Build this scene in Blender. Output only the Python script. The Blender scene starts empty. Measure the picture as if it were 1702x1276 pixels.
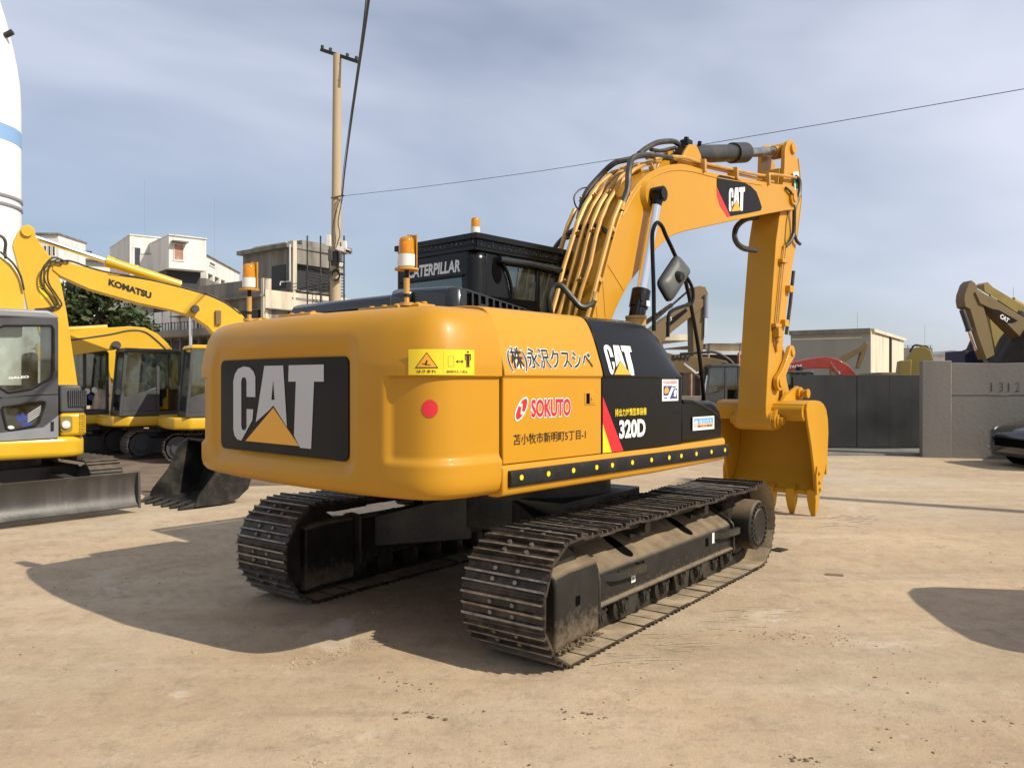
import bpy, bmesh, math, random
from math import radians as rad, sin, cos, pi, sqrt, atan2
from mathutils import Vector, Matrix, noise
import numpy as np

random.seed(7)
scene = bpy.context.scene
COL = scene.collection

# ------------------------------------------------------------------ camera
F_PX, IMG_W, IMG_H, EYE, HORIZON = 1330.0, 1702, 1276, 1.76, 634.0
PITCH = math.atan((HORIZON - IMG_H / 2) / F_PX)
cam_d = bpy.data.cameras.new('camera')
cam_d.sensor_width = 36.0
cam_d.lens = 36.0 * F_PX / IMG_W
cam_d.clip_start, cam_d.clip_end = 0.1, 3000
camera = bpy.data.objects.new('camera', cam_d)
COL.objects.link(camera)
camera.location = (0, 0, EYE)
camera.rotation_euler = (pi / 2 + PITCH, 0, 0)
scene.camera = camera

# ------------------------------------------------------------------ sky and sun
SUN = Vector((2.30, -1.34, 2.20)).normalized()          # towards the sun
world = bpy.data.worlds.new('World'); scene.world = world
world.use_nodes = True
wn, wl = world.node_tree.nodes, world.node_tree.links
wn.clear()
w_out = wn.new('ShaderNodeOutputWorld'); w_bg = wn.new('ShaderNodeBackground')
sky = wn.new('ShaderNodeTexSky'); sky.sky_type = 'NISHITA'; sky.sun_disc = False
sky.sun_elevation = math.asin(SUN.z)
sky.sun_rotation = atan2(SUN.x, SUN.y)
sky.altitude = 0; sky.air_density = 1.0; sky.dust_density = 0.8; sky.ozone_density = 1.5
w_tc = wn.new('ShaderNodeTexCoord')
w_map = wn.new('ShaderNodeMapping'); w_map.inputs['Scale'].default_value = (1.0, 1.0, 3.2); w_map.inputs['Location'].default_value = (3.3, 7.1, 2.8); w_map.inputs['Rotation'].default_value = (0.12, 0.18, 0.5)
w_noise = wn.new('ShaderNodeTexNoise'); w_noise.inputs['Scale'].default_value = 0.8; w_noise.inputs['Detail'].default_value = 5; w_noise.inputs['Roughness'].default_value = 0.52; w_noise.inputs['Distortion'].default_value = 0.4
w_ramp = wn.new('ShaderNodeValToRGB')
w_ramp.color_ramp.elements[0].position = 0.34; w_ramp.color_ramp.elements[0].color = (0.26, 0.26, 0.26, 1)
w_ramp.color_ramp.elements[1].position = 0.64; w_ramp.color_ramp.elements[1].color = (0.95, 0.95, 0.95, 1)
w_hsv = wn.new('ShaderNodeHueSaturation'); w_hsv.inputs['Saturation'].default_value = 1.12
w_mix = wn.new('ShaderNodeMix'); w_mix.data_type = 'RGBA'
w_mix.inputs[7].default_value = (8.8, 9.3, 10.9, 1)      # thin high cloud and haze
wl.new(w_tc.outputs['Generated'], w_map.inputs['Vector']); wl.new(w_map.outputs['Vector'], w_noise.inputs['Vector'])
wl.new(w_noise.outputs['Fac'], w_ramp.inputs['Fac']); wl.new(w_ramp.outputs['Color'], w_mix.inputs[0])
wl.new(sky.outputs['Color'], w_hsv.inputs['Color']); wl.new(w_hsv.outputs['Color'], w_mix.inputs[6])
wl.new(w_mix.outputs[2], w_bg.inputs['Color'])
w_bg.inputs['Strength'].default_value = 0.088
wl.new(w_bg.outputs['Background'], w_out.inputs['Surface'])

sun_d = bpy.data.lights.new('sun', 'SUN'); sun_d.energy = 5.0; sun_d.angle = rad(0.53); sun_d.color = (1.0, 0.91, 0.77)
sun = bpy.data.objects.new('sun', sun_d); COL.objects.link(sun)
sun.rotation_euler = (-SUN).to_track_quat('-Z', 'Y').to_euler()
sun.location = (20, -12, 20)

scene.view_settings.view_transform = 'Standard'
scene.view_settings.look = 'None'
scene.view_settings.exposure = 0.0
scene.view_settings.gamma = 1.0
scene.view_settings.use_curve_mapping = False
scene.cycles.max_bounces = 8
scene.cycles.diffuse_bounces = 2
scene.cycles.transparent_max_bounces = 12

# ------------------------------------------------------------------ image helpers
def ray(px, py):
    x = (px - IMG_W / 2) / F_PX; y = -(py - IMG_H / 2) / F_PX
    cp, sp = cos(PITCH), sin(PITCH)
    return Vector((x, cp - y * sp, sp + y * cp))
def at(px, py, depth):
    d = ray(px, py)
    return Vector((0, 0, EYE)) + d * (depth / d.y)
class Frame:
    """A machine's own axes: X forward, Y left, Z up, origin on the ground."""
    def __init__(s, x, y, heading, z=0.0):          # heading: world angle of +X, degrees
        s.o = Vector((x, y, z)); s.a = rad(heading)
        s.R = Matrix.Rotation(s.a, 3, 'Z')
    def hit(s, px, py, Y):
        o = s.R.transposed() @ (Vector((0, 0, EYE)) - s.o); d = s.R.transposed() @ ray(px, py)
        t = (Y - o.y) / d.y
        return o + d * t
    def hitX(s, px, py, X):
        o = s.R.transposed() @ (Vector((0, 0, EYE)) - s.o); d = s.R.transposed() @ ray(px, py)
        return o + d * ((X - o.x) / d.x)
    def xz(s, pts, Y):
        out = []
        for p in pts:
            h = s.hit(p[0], p[1], Y); out.append((h.x, h.z))
        return out

# ------------------------------------------------------------------ materials
MATS = {}
def new_mat(name):
    m = bpy.data.materials.new(name); m.use_nodes = True
    MATS[name] = m
    return m, m.node_tree.nodes, m.node_tree.links, m.node_tree.nodes['Principled BSDF']
def paint(name, col, rough=0.4, metal=0.0, coat=0.0, var=0.08, vscale=3.0, dirt=0.0, dirt_col=(0.25, 0.19, 0.12), dscale=2.0, bump=0.0, bscale=60, spec=0.5, streak=False, rvar=0.1, top=0.0, top_col=(0.24, 0.185, 0.12), splash=None):
    """base colour with gentle variation, wear-shaped dirt and fine relief"""
    m, n, l, b = new_mat(name)
    tc = n.new('ShaderNodeTexCoord')
    gp = n.new('ShaderNodeNewGeometry'); POS = gp.outputs['Position']     # place in the yard: copies never repeat their wear
    mp = n.new('ShaderNodeMapping'); l.new(POS, mp.inputs['Vector'])
    if streak: mp.inputs['Scale'].default_value = (1, 1, 0.12)
    nz = n.new('ShaderNodeTexNoise'); nz.inputs['Scale'].default_value = vscale; nz.inputs['Detail'].default_value = 6
    l.new(mp.outputs['Vector'], nz.inputs['Vector'])
    mr = n.new('ShaderNodeMapRange'); mr.inputs[1].default_value = 0.3; mr.inputs[2].default_value = 0.7
    mr.inputs[3].default_value = 1 - var; mr.inputs[4].default_value = 1 + var
    l.new(nz.outputs['Fac'], mr.inputs[0])
    mu = n.new('ShaderNodeVectorMath'); mu.operation = 'SCALE'; mu.inputs[0].default_value = col[:3]
    l.new(mr.outputs[0], mu.inputs['Scale'])
    last = mu.outputs[0]
    if dirt > 0:
        d1 = n.new('ShaderNodeTexNoise'); d1.inputs['Scale'].default_value = dscale; d1.inputs['Detail'].default_value = 9; d1.inputs['Roughness'].default_value = 0.62
        l.new(mp.outputs['Vector'], d1.inputs['Vector'])
        dr = n.new('ShaderNodeMapRange'); dr.inputs[1].default_value = 0.62 - 0.3 * dirt; dr.inputs[2].default_value = 0.80; dr.inputs[4].default_value = min(1, dirt * 1.3)
        l.new(d1.outputs['Fac'], dr.inputs[0])
        mx = n.new('ShaderNodeMix'); mx.data_type = 'RGBA'; mx.inputs[7].default_value = (*dirt_col, 1)
        l.new(dr.outputs[0], mx.inputs[0]); l.new(last, mx.inputs[6]); last = mx.outputs[2]
    if top > 0:          # dust that has settled on what faces upwards
        ge = n.new('ShaderNodeNewGeometry'); sx = n.new('ShaderNodeSeparateXYZ'); l.new(ge.outputs['Normal'], sx.inputs[0])
        t1 = n.new('ShaderNodeMapRange'); t1.inputs[1].default_value = 0.30; t1.inputs[2].default_value = 0.85; l.new(sx.outputs[2], t1.inputs[0])
        t2 = n.new('ShaderNodeTexNoise'); t2.inputs['Scale'].default_value = 7; t2.inputs['Detail'].default_value = 8; l.new(POS, t2.inputs['Vector'])
        t3 = n.new('ShaderNodeMapRange'); t3.inputs[1].default_value = 0.30; t3.inputs[2].default_value = 0.65; t3.inputs[3].default_value = 0.55 * top; t3.inputs[4].default_value = top; l.new(t2.outputs['Fac'], t3.inputs[0])
        t4 = n.new('ShaderNodeMath'); t4.operation = 'MULTIPLY'; l.new(t1.outputs[0], t4.inputs[0]); l.new(t3.outputs[0], t4.inputs[1])
        mt = n.new('ShaderNodeMix'); mt.data_type = 'RGBA'; mt.inputs[7].default_value = (*top_col, 1)
        l.new(t4.outputs[0], mt.inputs[0]); l.new(last, mt.inputs[6]); last = mt.outputs[2]
    if splash:           # mud thrown up from the ground, ragged upper edge
        z0, z1, scol = splash
        sp = n.new('ShaderNodeSeparateXYZ'); l.new(POS, sp.inputs[0])
        s1 = n.new('ShaderNodeTexNoise'); s1.inputs['Scale'].default_value = 22; s1.inputs['Detail'].default_value = 9; s1.inputs['Roughness'].default_value = 0.7; l.new(POS, s1.inputs['Vector'])
        s2 = n.new('ShaderNodeMapRange'); s2.inputs[1].default_value = z0; s2.inputs[2].default_value = z1; s2.inputs[3].default_value = 0.28; s2.inputs[4].default_value = -0.25; l.new(sp.outputs[2], s2.inputs[0])
        s3 = n.new('ShaderNodeMath'); l.new(s1.outputs['Fac'], s3.inputs[0]); l.new(s2.outputs[0], s3.inputs[1])
        s4 = n.new('ShaderNodeMapRange'); s4.inputs[1].default_value = 0.40; s4.inputs[2].default_value = 0.74; s4.inputs[4].default_value = 0.8; l.new(s3.outputs[0], s4.inputs[0])
        ms = n.new('ShaderNodeMix'); ms.data_type = 'RGBA'; ms.inputs[7].default_value = (*scol, 1)
        l.new(s4.outputs[0], ms.inputs[0]); l.new(last, ms.inputs[6]); last = ms.outputs[2]
    l.new(last, b.inputs['Base Color'])
    r2 = n.new('ShaderNodeMapRange'); r2.inputs[1].default_value = 0.3; r2.inputs[2].default_value = 0.7
    r2.inputs[3].default_value = max(0.03, rough - rvar); r2.inputs[4].default_value = min(1, rough + rvar)
    l.new(nz.outputs['Fac'], r2.inputs[0]); l.new(r2.outputs[0], b.inputs['Roughness'])
    b.inputs['Metallic'].default_value = metal; b.inputs['Specular IOR Level'].default_value = spec
    if coat: b.inputs['Coat Weight'].default_value = coat; b.inputs['Coat Roughness'].default_value = 0.08
    if bump > 0:
        bn = n.new('ShaderNodeTexNoise'); bn.inputs['Scale'].default_value = bscale; bn.inputs['Detail'].default_value = 5
        l.new(POS, bn.inputs['Vector'])
        bp = n.new('ShaderNodeBump'); bp.inputs['Strength'].default_value = bump; bp.inputs['Distance'].default_value = 0.02
        l.new(bn.outputs['Fac'], bp.inputs['Height']); l.new(bp.outputs['Normal'], b.inputs['Normal'])
    return m
def flat(name, col, rough=0.5, metal=0.0, coat=0.0):
    m, n, l, b = new_mat(name)
    b.inputs['Base Color'].default_value = (*col, 1); b.inputs['Roughness'].default_value = rough; b.inputs['Metallic'].default_value = metal
    if coat: b.inputs['Coat Weight'].default_value = coat
    return m
def glass(name, tint, alpha=0.55, rough=0.04):
    """dusty tinted glazing: see-through plus mirror-like reflection"""
    m, n, l, b = new_mat(name)
    out = n['Material Output']; n.remove(b)
    tr = n.new('ShaderNodeBsdfTransparent'); tr.inputs['Color'].default_value = (*tint, 1)
    gl = n.new('ShaderNodeBsdfGlossy'); gl.inputs['Roughness'].default_value = rough; gl.inputs['Color'].default_value = (0.9, 0.95, 0.95, 1)
    df = n.new('ShaderNodeBsdfDiffuse'); df.inputs['Color'].default_value = (0.16, 0.17, 0.15, 1)
    fr = n.new('ShaderNodeFresnel'); fr.inputs['IOR'].default_value = 1.5
    mp = n.new('ShaderNodeMapRange'); mp.inputs[3].default_value = 0.06; mp.inputs[4].default_value = 0.9; l.new(fr.outputs[0], mp.inputs[0])
    nz = n.new('ShaderNodeTexNoise'); nz.inputs['Scale'].default_value = 5; nz.inputs['Detail'].default_value = 8
    dm = n.new('ShaderNodeMapRange'); dm.inputs[1].default_value = 0.35; dm.inputs[2].default_value = 0.8; dm.inputs[3].default_value = 0.04; dm.inputs[4].default_value = 0.35; l.new(nz.outputs['Fac'], dm.inputs[0])
    m1 = n.new('ShaderNodeMixShader'); m2 = n.new('ShaderNodeMixShader')
    l.new(dm.outputs[0], m1.inputs[0]); l.new(tr.outputs[0], m1.inputs[1]); l.new(df.outputs[0], m1.inputs[2])
    l.new(mp.outputs[0], m2.inputs[0]); l.new(m1.outputs[0], m2.inputs[1]); l.new(gl.outputs[0], m2.inputs[2])
    l.new(m2.outputs[0], out.inputs['Surface'])
    return m

paint('cat_yellow', (0.54, 0.265, 0.017), 0.36, coat=0.08, spec=0.32, var=0.035, vscale=1.2, bump=0.012, bscale=9, rvar=0.06)
paint('cat_yellow_cw', (0.50, 0.243, 0.014), 0.42, coat=0.05, spec=0.30, var=0.05, vscale=1.5, dirt=0.22, dirt_col=(0.34, 0.185, 0.04), dscale=1.8, bump=0.03, bscale=5, rvar=0.08)
paint('cat_yellow_arm', (0.545, 0.274, 0.023), 0.42, coat=0.05, spec=0.3, var=0.06, vscale=2.0, dirt=0.22, dirt_col=(0.40, 0.24, 0.09), dscale=2.5, bump=0.03, bscale=14)
paint('pipe_yellow', (0.54, 0.30, 0.07), 0.35, metal=0.15, var=0.1, vscale=6, dirt=0.3, dirt_col=(0.33, 0.19, 0.06), dscale=5)
paint('bucket_yellow', (0.52, 0.260, 0.015), 0.48, spec=0.25, var=0.06, vscale=2, dirt=0.2, dirt_col=(0.36, 0.20, 0.06), dscale=2.2, bump=0.04, bscale=20)
paint('black_paint', (0.0045, 0.0045, 0.004), 0.22, coat=0.0, spec=0.30, var=0.2, vscale=2, dirt=0.08, dirt_col=(0.016, 0.014, 0.010), dscale=2.5, bump=0.01, bscale=12)
paint('hood_black', (0.017, 0.020, 0.022), 0.27, coat=0.2, var=0.15, vscale=2, bump=0.02, bscale=10)
paint('dark_frame', (0.020, 0.020, 0.017), 0.42, var=0.3, vscale=4, dirt=0.45, dirt_col=(0.125, 0.095, 0.060), dscale=3.0, bump=0.10, bscale=30)
paint('dusty_frame', (0.018, 0.016, 0.013), 0.6, spec=0.25, var=0.3, vscale=4, dirt=0.30, dirt_col=(0.075, 0.058, 0.040), dscale=3.5, bump=0.12, bscale=35, top=0.95, top_col=(0.27, 0.205, 0.132), splash=(0.08, 0.36, (0.17, 0.128, 0.085)))
paint('shoe_inside', (0.34, 0.26, 0.165), 0.85, var=0.3, vscale=5, dirt=0.45, dirt_col=(0.14, 0.105, 0.068), dscale=6, bump=0.2, bscale=40)
paint('shoe_steel', (0.038, 0.030, 0.024), 0.50, metal=0.25, var=0.4, vscale=9, dirt=0.55, dirt_col=(0.15, 0.112, 0.072), dscale=9, bump=0.35, bscale=45)
paint('shoe_edge', (0.30, 0.26, 0.21), 0.42, metal=0.55, var=0.45, vscale=14, dirt=0.45, dirt_col=(0.08, 0.06, 0.04), dscale=16, bump=0.2, bscale=70)
paint('bolt_steel', (0.22, 0.20, 0.17), 0.5, metal=0.5, var=0.3, vscale=20)
paint('chain_dark', (0.025, 0.022, 0.018), 0.6, metal=0.3, var=0.4, vscale=8, dirt=0.4, dirt_col=(0.09, 0.07, 0.045))
paint('rubber', (0.014, 0.0135, 0.013), 0.6, spec=0.25, var=0.25, vscale=8, dirt=0.25, dirt_col=(0.09, 0.075, 0.055), dscale=6)
paint('hose', (0.030, 0.027, 0.022), 0.50, var=0.3, vscale=12, dirt=0.5, dirt_col=(0.11, 0.085, 0.05), dscale=10)
paint('plastic_grey', (0.060, 0.064, 0.058), 0.45, var=0.1, dirt=0.2, dirt_col=(0.22, 0.19, 0.14))
flat('chrome', (0.85, 0.85, 0.85), 0.12, 1.0)
paint('rod_steel', (0.30, 0.29, 0.27), 0.25, metal=0.9, var=0.3, vscale=10)
flat('amber', (0.95, 0.40, 0.015), 0.15)
MATS['amber'].node_tree.nodes['Principled BSDF'].inputs['Transmission Weight'].default_value = 0.55
flat('amber_core', (0.9, 0.55, 0.25), 0.4)
flat('white_plastic', (0.72, 0.70, 0.64), 0.4)
flat('decal_white', (0.80, 0.80, 0.78), 0.4)
paint('decal_grey', (0.50, 0.50, 0.50), 0.4, var=0.03)
flat('decal_black', (0.012, 0.011, 0.011), 0.4)
paint('panel_black', (0.007, 0.005, 0.005), 0.45, var=0.2, vscale=2, spec=0.2)
flat('decal_dark', (0.025, 0.016, 0.014), 0.45)
flat('decal_red', (0.72, 0.020, 0.028), 0.4)
flat('decal_crimson', (0.62, 0.022, 0.035), 0.4)
flat('decal_yellow', (0.85, 0.62, 0.020), 0.4)
flat('decal_cat_yellow', (0.80, 0.38, 0.025), 0.4)
flat('decal_blue', (0.04, 0.06, 0.25), 0.4)
flat('decal_sky', (0.12, 0.38, 0.75), 0.4)
flat('decal_green', (0.01, 0.25, 0.06), 0.4)
flat('decal_pink', (0.75, 0.22, 0.20), 0.4)
flat('interior_dark', (0.012, 0.012, 0.012), 0.8)
flat('void_black', (0.005, 0.005, 0.005), 0.9); MATS['void_black'].node_tree.nodes['Principled BSDF'].inputs['Specular IOR Level'].default_value = 0.0
glass('cab_glass', (0.42, 0.58, 0.56))
glass('clear_glass', (0.72, 0.78, 0.74))

# ------------------------------------------------------------------ mesh builder
class MB:
    def __init__(s): s.v = []; s.f = []; s.m = []
    def add(s, vs, fs, mi=0):
        o = len(s.v); s.v += [tuple(p) for p in vs]
        for f in fs: s.f.append([i + o for i in f]); s.m.append(mi)
        return s
    def box(s, x0, x1, y0, y1, z0, z1, mi=0):
        vs = [(x0, y0, z0), (x1, y0, z0), (x1, y1, z0), (x0, y1, z0), (x0, y0, z1), (x1, y0, z1), (x1, y1, z1), (x0, y1, z1)]
        return s.add(vs, [(0, 3, 2, 1), (4, 5, 6, 7), (0, 1, 5, 4), (1, 2, 6, 5), (2, 3, 7, 6), (3, 0, 4, 7)], mi)
    def obox(s, c, size, R=None, mi=0):
        hx, hy, hz = [a / 2 for a in size]
        R = R or Matrix.Identity(3); c = Vector(c)
        vs = [c + R @ Vector((sx * hx, sy * hy, sz * hz)) for sz in (-1, 1) for sx, sy in ((-1, -1), (1, -1), (1, 1), (-1, 1))]
        return s.add(vs, [(0, 3, 2, 1), (4, 5, 6, 7), (0, 1, 5, 4), (1, 2, 6, 5), (2, 3, 7, 6), (3, 0, 4, 7)], mi)
    def bar(s, p0, p1, w, h, mi=0, up=(0, 0, 1)):
        p0, p1 = Vector(p0), Vector(p1); d = p1 - p0; L = d.length; d.normalize()
        u = Vector(up)
        if abs(d.dot(u)) > 0.98: u = Vector((1, 0, 0))
        y = u.cross(d).normalized(); z = d.cross(y)
        R = Matrix((d, y, z)).transposed()
        return s.obox((p0 + p1) / 2, (L, w, h), R, mi)
    def prism(s, poly, a0, a1, axis='y', mi=0):
        """closed polygon in the plane across the axis; y: (x,z)  x: (y,z)  z: (x,y)"""
        n = len(poly)
        def P(p, a): return {'y': (p[0], a, p[1]), 'x': (a, p[0], p[1]), 'z': (p[0], p[1], a)}[axis]
        vs = [P(p, a0) for p in poly] + [P(p, a1) for p in poly]
        fs = [list(range(n)), list(range(2 * n - 1, n - 1, -1))] + [(i, n + i, n + (i + 1) % n, (i + 1) % n) for i in range(n)]
        return s.add(vs, fs, mi)
    def cyl(s, p0, p1, r0, r1=None, n=16, caps=True, mi=0):
        r1 = r0 if r1 is None else r1
        return s.rings([(p0, r0), (p1, r1)], n, caps, mi)
    def rings(s, pr, n=16, caps=True, mi=0):
        """circular sections (centre, radius) skinned along a path"""
        pts = [Vector(p) for p, r in pr]; N = len(pts)
        o = len(s.v)
        prev = None
        for k in range(N):
            d = (pts[min(k + 1, N - 1)] - pts[max(k - 1, 0)])
            if d.length < 1e-9: d = Vector((0, 0, 1))
            d.normalize()
            if prev is None:
                u = Vector((0, 0, 1)) if abs(d.z) < 0.9 else Vector((1, 0, 0))
                a = d.cross(u).normalized()
            else:
                a = (prev - d * prev.dot(d))
                a = a.normalized() if a.length > 1e-6 else d.orthogonal().normalized()
            prev = a; b = d.cross(a)
            r = pr[k][1]
            for i in range(n):
                t = 2 * pi * i / n
                s.v.append(tuple(pts[k] + a * (r * cos(t)) + b * (r * sin(t))))
        for k in range(N - 1):
            for i in range(n):
                j = (i + 1) % n
                s.f.append([o + k * n + i, o + k * n + j, o + (k + 1) * n + j, o + (k + 1) * n + i]); s.m.append(mi)
        if caps:
            s.f.append([o + i for i in range(n)][::-1]); s.m.append(mi)
            s.f.append([o + (N - 1) * n + i for i in range(n)]); s.m.append(mi)
        return s
    def tube(s, pts, r, n=8, mi=0, smooth=0):
        pts = [Vector(p) for p in pts]
        if smooth: pts = catmull(pts, smooth)
        return s.rings([(p, r) for p in pts], n, True, mi)
    def loft(s, rings, closed=True, caps=True, mi=0):
        n = len(rings[0]); o = len(s.v)
        for r in rings: s.v += [tuple(p) for p in r]
        for k in range(len(rings) - 1):
            for i in range(n if closed else n - 1):
                j = (i + 1) % n
                s.f.append([o + k * n + i, o + k * n + j, o + (k + 1) * n + j, o + (k + 1) * n + i]); s.m.append(mi)
        if caps and closed:
            s.f.append([o + i for i in range(n)][::-1]); s.m.append(mi)
            s.f.append([o + (len(rings) - 1) * n + i for i in range(n)]); s.m.append(mi)
        return s
    def xf(s, M):
        s.v = [tuple(M @ Vector(p)) for p in s.v]; return s
    def build(s, name, mat, parent=None, bevel=0, seg=2, smooth=35, M=None, flip=False):
        if M is not None: s.xf(M)
        me = bpy.data.meshes.new(name)
        me.from_pydata(s.v, [], s.f)
        for mm in (mat if isinstance(mat, (list, tuple)) else [mat]): me.materials.append(MATS[mm])
        me.polygons.foreach_set('material_index', s.m)
        bm = bmesh.new(); bm.from_mesh(me)
        bmesh.ops.recalc_face_normals(bm, faces=bm.faces)
        bm.to_mesh(me); bm.free()
        if smooth:
            me.polygons.foreach_set('use_smooth', [True] * len(me.polygons))
            me.set_sharp_from_angle(angle=rad(smooth))
        me.update()
        o = bpy.data.objects.new(name, me); COL.objects.link(o)
        if parent is not None: o.parent = parent
        if bevel:
            b = o.modifiers.new('edge', 'BEVEL'); b.width = bevel; b.segments = seg; b.limit_method = 'ANGLE'; b.angle_limit = rad(35)
            b.harden_normals = False
        return o
def catmull(pts, k=6):
    out = []
    P = [pts[0] * 2 - pts[1]] + pts + [pts[-1] * 2 - pts[-2]]
    for i in range(1, len(P) - 2):
        for j in range(k):
            t = j / k
            out.append(0.5 * ((2 * P[i]) + (P[i + 1] - P[i - 1]) * t + (2 * P[i - 1] - 5 * P[i] + 4 * P[i + 1] - P[i + 2]) * t * t + (3 * P[i] - P[i - 1] - 3 * P[i + 1] + P[i + 2]) * t ** 3))
    out.append(P[-2])
    return out
def empty(name, loc=(0, 0, 0), rz=0.0, parent=None):
    o = bpy.data.objects.new(name, None); COL.objects.link(o)
    o.location = loc; o.rotation_euler = (0, 0, rz); o.empty_display_size = 0.2
    if parent is not None: o.parent = parent
    return o
def tag(o, label=None, cat=None, group=None, kind=None):
    if label: o['label'] = label
    if cat: o['category'] = cat
    if group: o['group'] = group
    if kind: o['kind'] = kind
    return o
def lerp(a, b, t): return a + (b - a) * t
def smoothstep(a, b, x):
    t = max(0, min(1, (x - a) / (b - a))); return t * t * (3 - 2 * t)
def rounded(x0, x1, y0, y1, r, n=5):
    out = []
    for cx, cy, a in ((x1 - r, y1 - r, 0), (x0 + r, y1 - r, 90), (x0 + r, y0 + r, 180), (x1 - r, y0 + r, 270)):
        for k in range(n + 1):
            t = rad(a + 90 * k / n); out.append((cx + r * cos(t), cy + r * sin(t)))
    return out

# ------------------------------------------------------------------ lettering
def text_geo(body, bold=0.0, res=3, shear=0.0):
    """outline text -> 2-D verts normalised to a unit box, faces, aspect"""
    cu = bpy.data.curves.new('lettering', 'FONT'); cu.body = body; cu.size = 1; cu.offset = bold; cu.resolution_u = res; cu.fill_mode = 'FRONT'; cu.shear = shear
    ob = bpy.data.objects.new('lettering', cu); COL.objects.link(ob)
    bpy.context.view_layer.update()
    dg = bpy.context.evaluated_depsgraph_get()
    me = bpy.data.meshes.new_from_object(ob.evaluated_get(dg))
    vs = [(v.co.x, v.co.y) for v in me.vertices]; fs = [list(p.vertices) for p in me.polygons]
    bpy.data.objects.remove(ob); bpy.data.curves.remove(cu); bpy.data.meshes.remove(me)
    return vs, fs
def slice_map(vs, fs, mapf, levels, ulevels=()):
    """cut a flat outline (u, v) at the given v levels, then bend it onto its surface"""
    bm = bmesh.new(); bv = [bm.verts.new((u, v, 0)) for u, v in vs]
    for f in fs:
        try: bm.faces.new([bv[i] for i in f])
        except ValueError: pass
    for z in levels:
        bmesh.ops.bisect_plane(bm, geom=bm.verts[:] + bm.edges[:] + bm.faces[:], plane_co=(0, z, 0), plane_no=(0, 1, 0), dist=1e-6)
    for u in ulevels:
        bmesh.ops.bisect_plane(bm, geom=bm.verts[:] + bm.edges[:] + bm.faces[:], plane_co=(u, 0, 0), plane_no=(1, 0, 0), dist=1e-6)
    bm.verts.index_update(); out = [mapf(v.co.x, v.co.y) for v in bm.verts]; F = [[v.index for v in f.verts] for f in bm.faces]; bm.free()
    return out, F
def lettering(name, body, mat, parent, mapf, box, bold=0.0, shear=0.0, label=None, ref=None, levels=None):
    """box = (u0,u1,v0,v1) in the surface's own coordinates; mapf(u,v) -> 3-D point. ref: geometry whose bounds set the fit."""
    vs, fs = text_geo(body, bold, shear=shear)
    if not vs: return None
    bx = ref or vs
    u0, u1 = min(p[0] for p in bx), max(p[0] for p in bx); v0, v1 = min(p[1] for p in bx), max(p[1] for p in bx)
    mb = MB()
    flat_ = [(lerp(box[0], box[1], (p[0] - u0) / (u1 - u0)), lerp(box[2], box[3], (p[1] - v0) / (v1 - v0))) for p in vs]
    mb.add(*(slice_map(flat_, fs, mapf, levels) if levels else ([mapf(*q) for q in flat_], fs)))
    o = mb.build(name, mat, parent, smooth=0)
    return o
def shape(name, poly, mat, parent, mapf, levels=None, ulevels=()):
    mb = MB(); mb.add(*(slice_map(poly, [list(range(len(poly)))], mapf, levels or (), ulevels) if levels or ulevels else ([mapf(*p) for p in poly], [list(range(len(poly)))])))
    return mb.build(name, mat, parent, smooth=0)
def cat_logo(parent, mapf, box, white='decal_white', tri='decal_cat_yellow', levels=None):
    """the three letters and the triangle, drawn in a unit box"""
    u0, u1, v0, v1 = box
    f = lambda p: (lerp(u0, u1, p[0]), lerp(v0, v1, p[1]))
    # C : outer/inner strip outline, foot cut by the triangle
    C = [(0.27, 0.60), (0.27, 0.86), (0.25, 0.93), (0.20, 0.985), (0.13, 1.0), (0.06, 0.97), (0.02, 0.90), (0.0, 0.80), (0.0, 0.16), (0.015, 0.08), (0.05, 0.03), (0.10, 0.02),
         (0.235, 0.30), (0.245, 0.44), (0.165, 0.44), (0.165, 0.20), (0.150, 0.165), (0.125, 0.16), (0.105, 0.18), (0.10, 0.22), (0.10, 0.80), (0.11, 0.845), (0.135, 0.86), (0.155, 0.845), (0.165, 0.80), (0.165, 0.60)]
    A1 = [(0.275, 0.275), (0.375, 1.0), (0.475, 1.0), (0.475, 0.82), (0.455, 0.57), (0.475, 0.57), (0.475, 0.5), (0.432, 0.44)]
    A2 = [(0.475, 1.0), (0.585, 1.0), (0.625, 0.24), (0.475, 0.5), (0.475, 0.57), (0.492, 0.57), (0.475, 0.82)]
    T = [(0.645, 1.0), (1.0, 1.0), (1.0, 0.80), (0.905, 0.80), (0.875, 0.0), (0.765, 0.0), (0.700, 0.14), (0.72, 0.80), (0.64, 0.80)]
    mb = MB()
    for P in (C, A1, A2, T): mb.add(*slice_map([f(p) for p in P], [list(range(len(P)))], mapf, levels or ()))
    a = mb.build('logo_letters', white, parent, smooth=0)
    b = shape('logo_triangle', [f(q) for q in ((0.475, 0.47), (0.755, 0.02), (0.15, 0.02))], tri, parent, mapf, levels)
    return a, b
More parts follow.
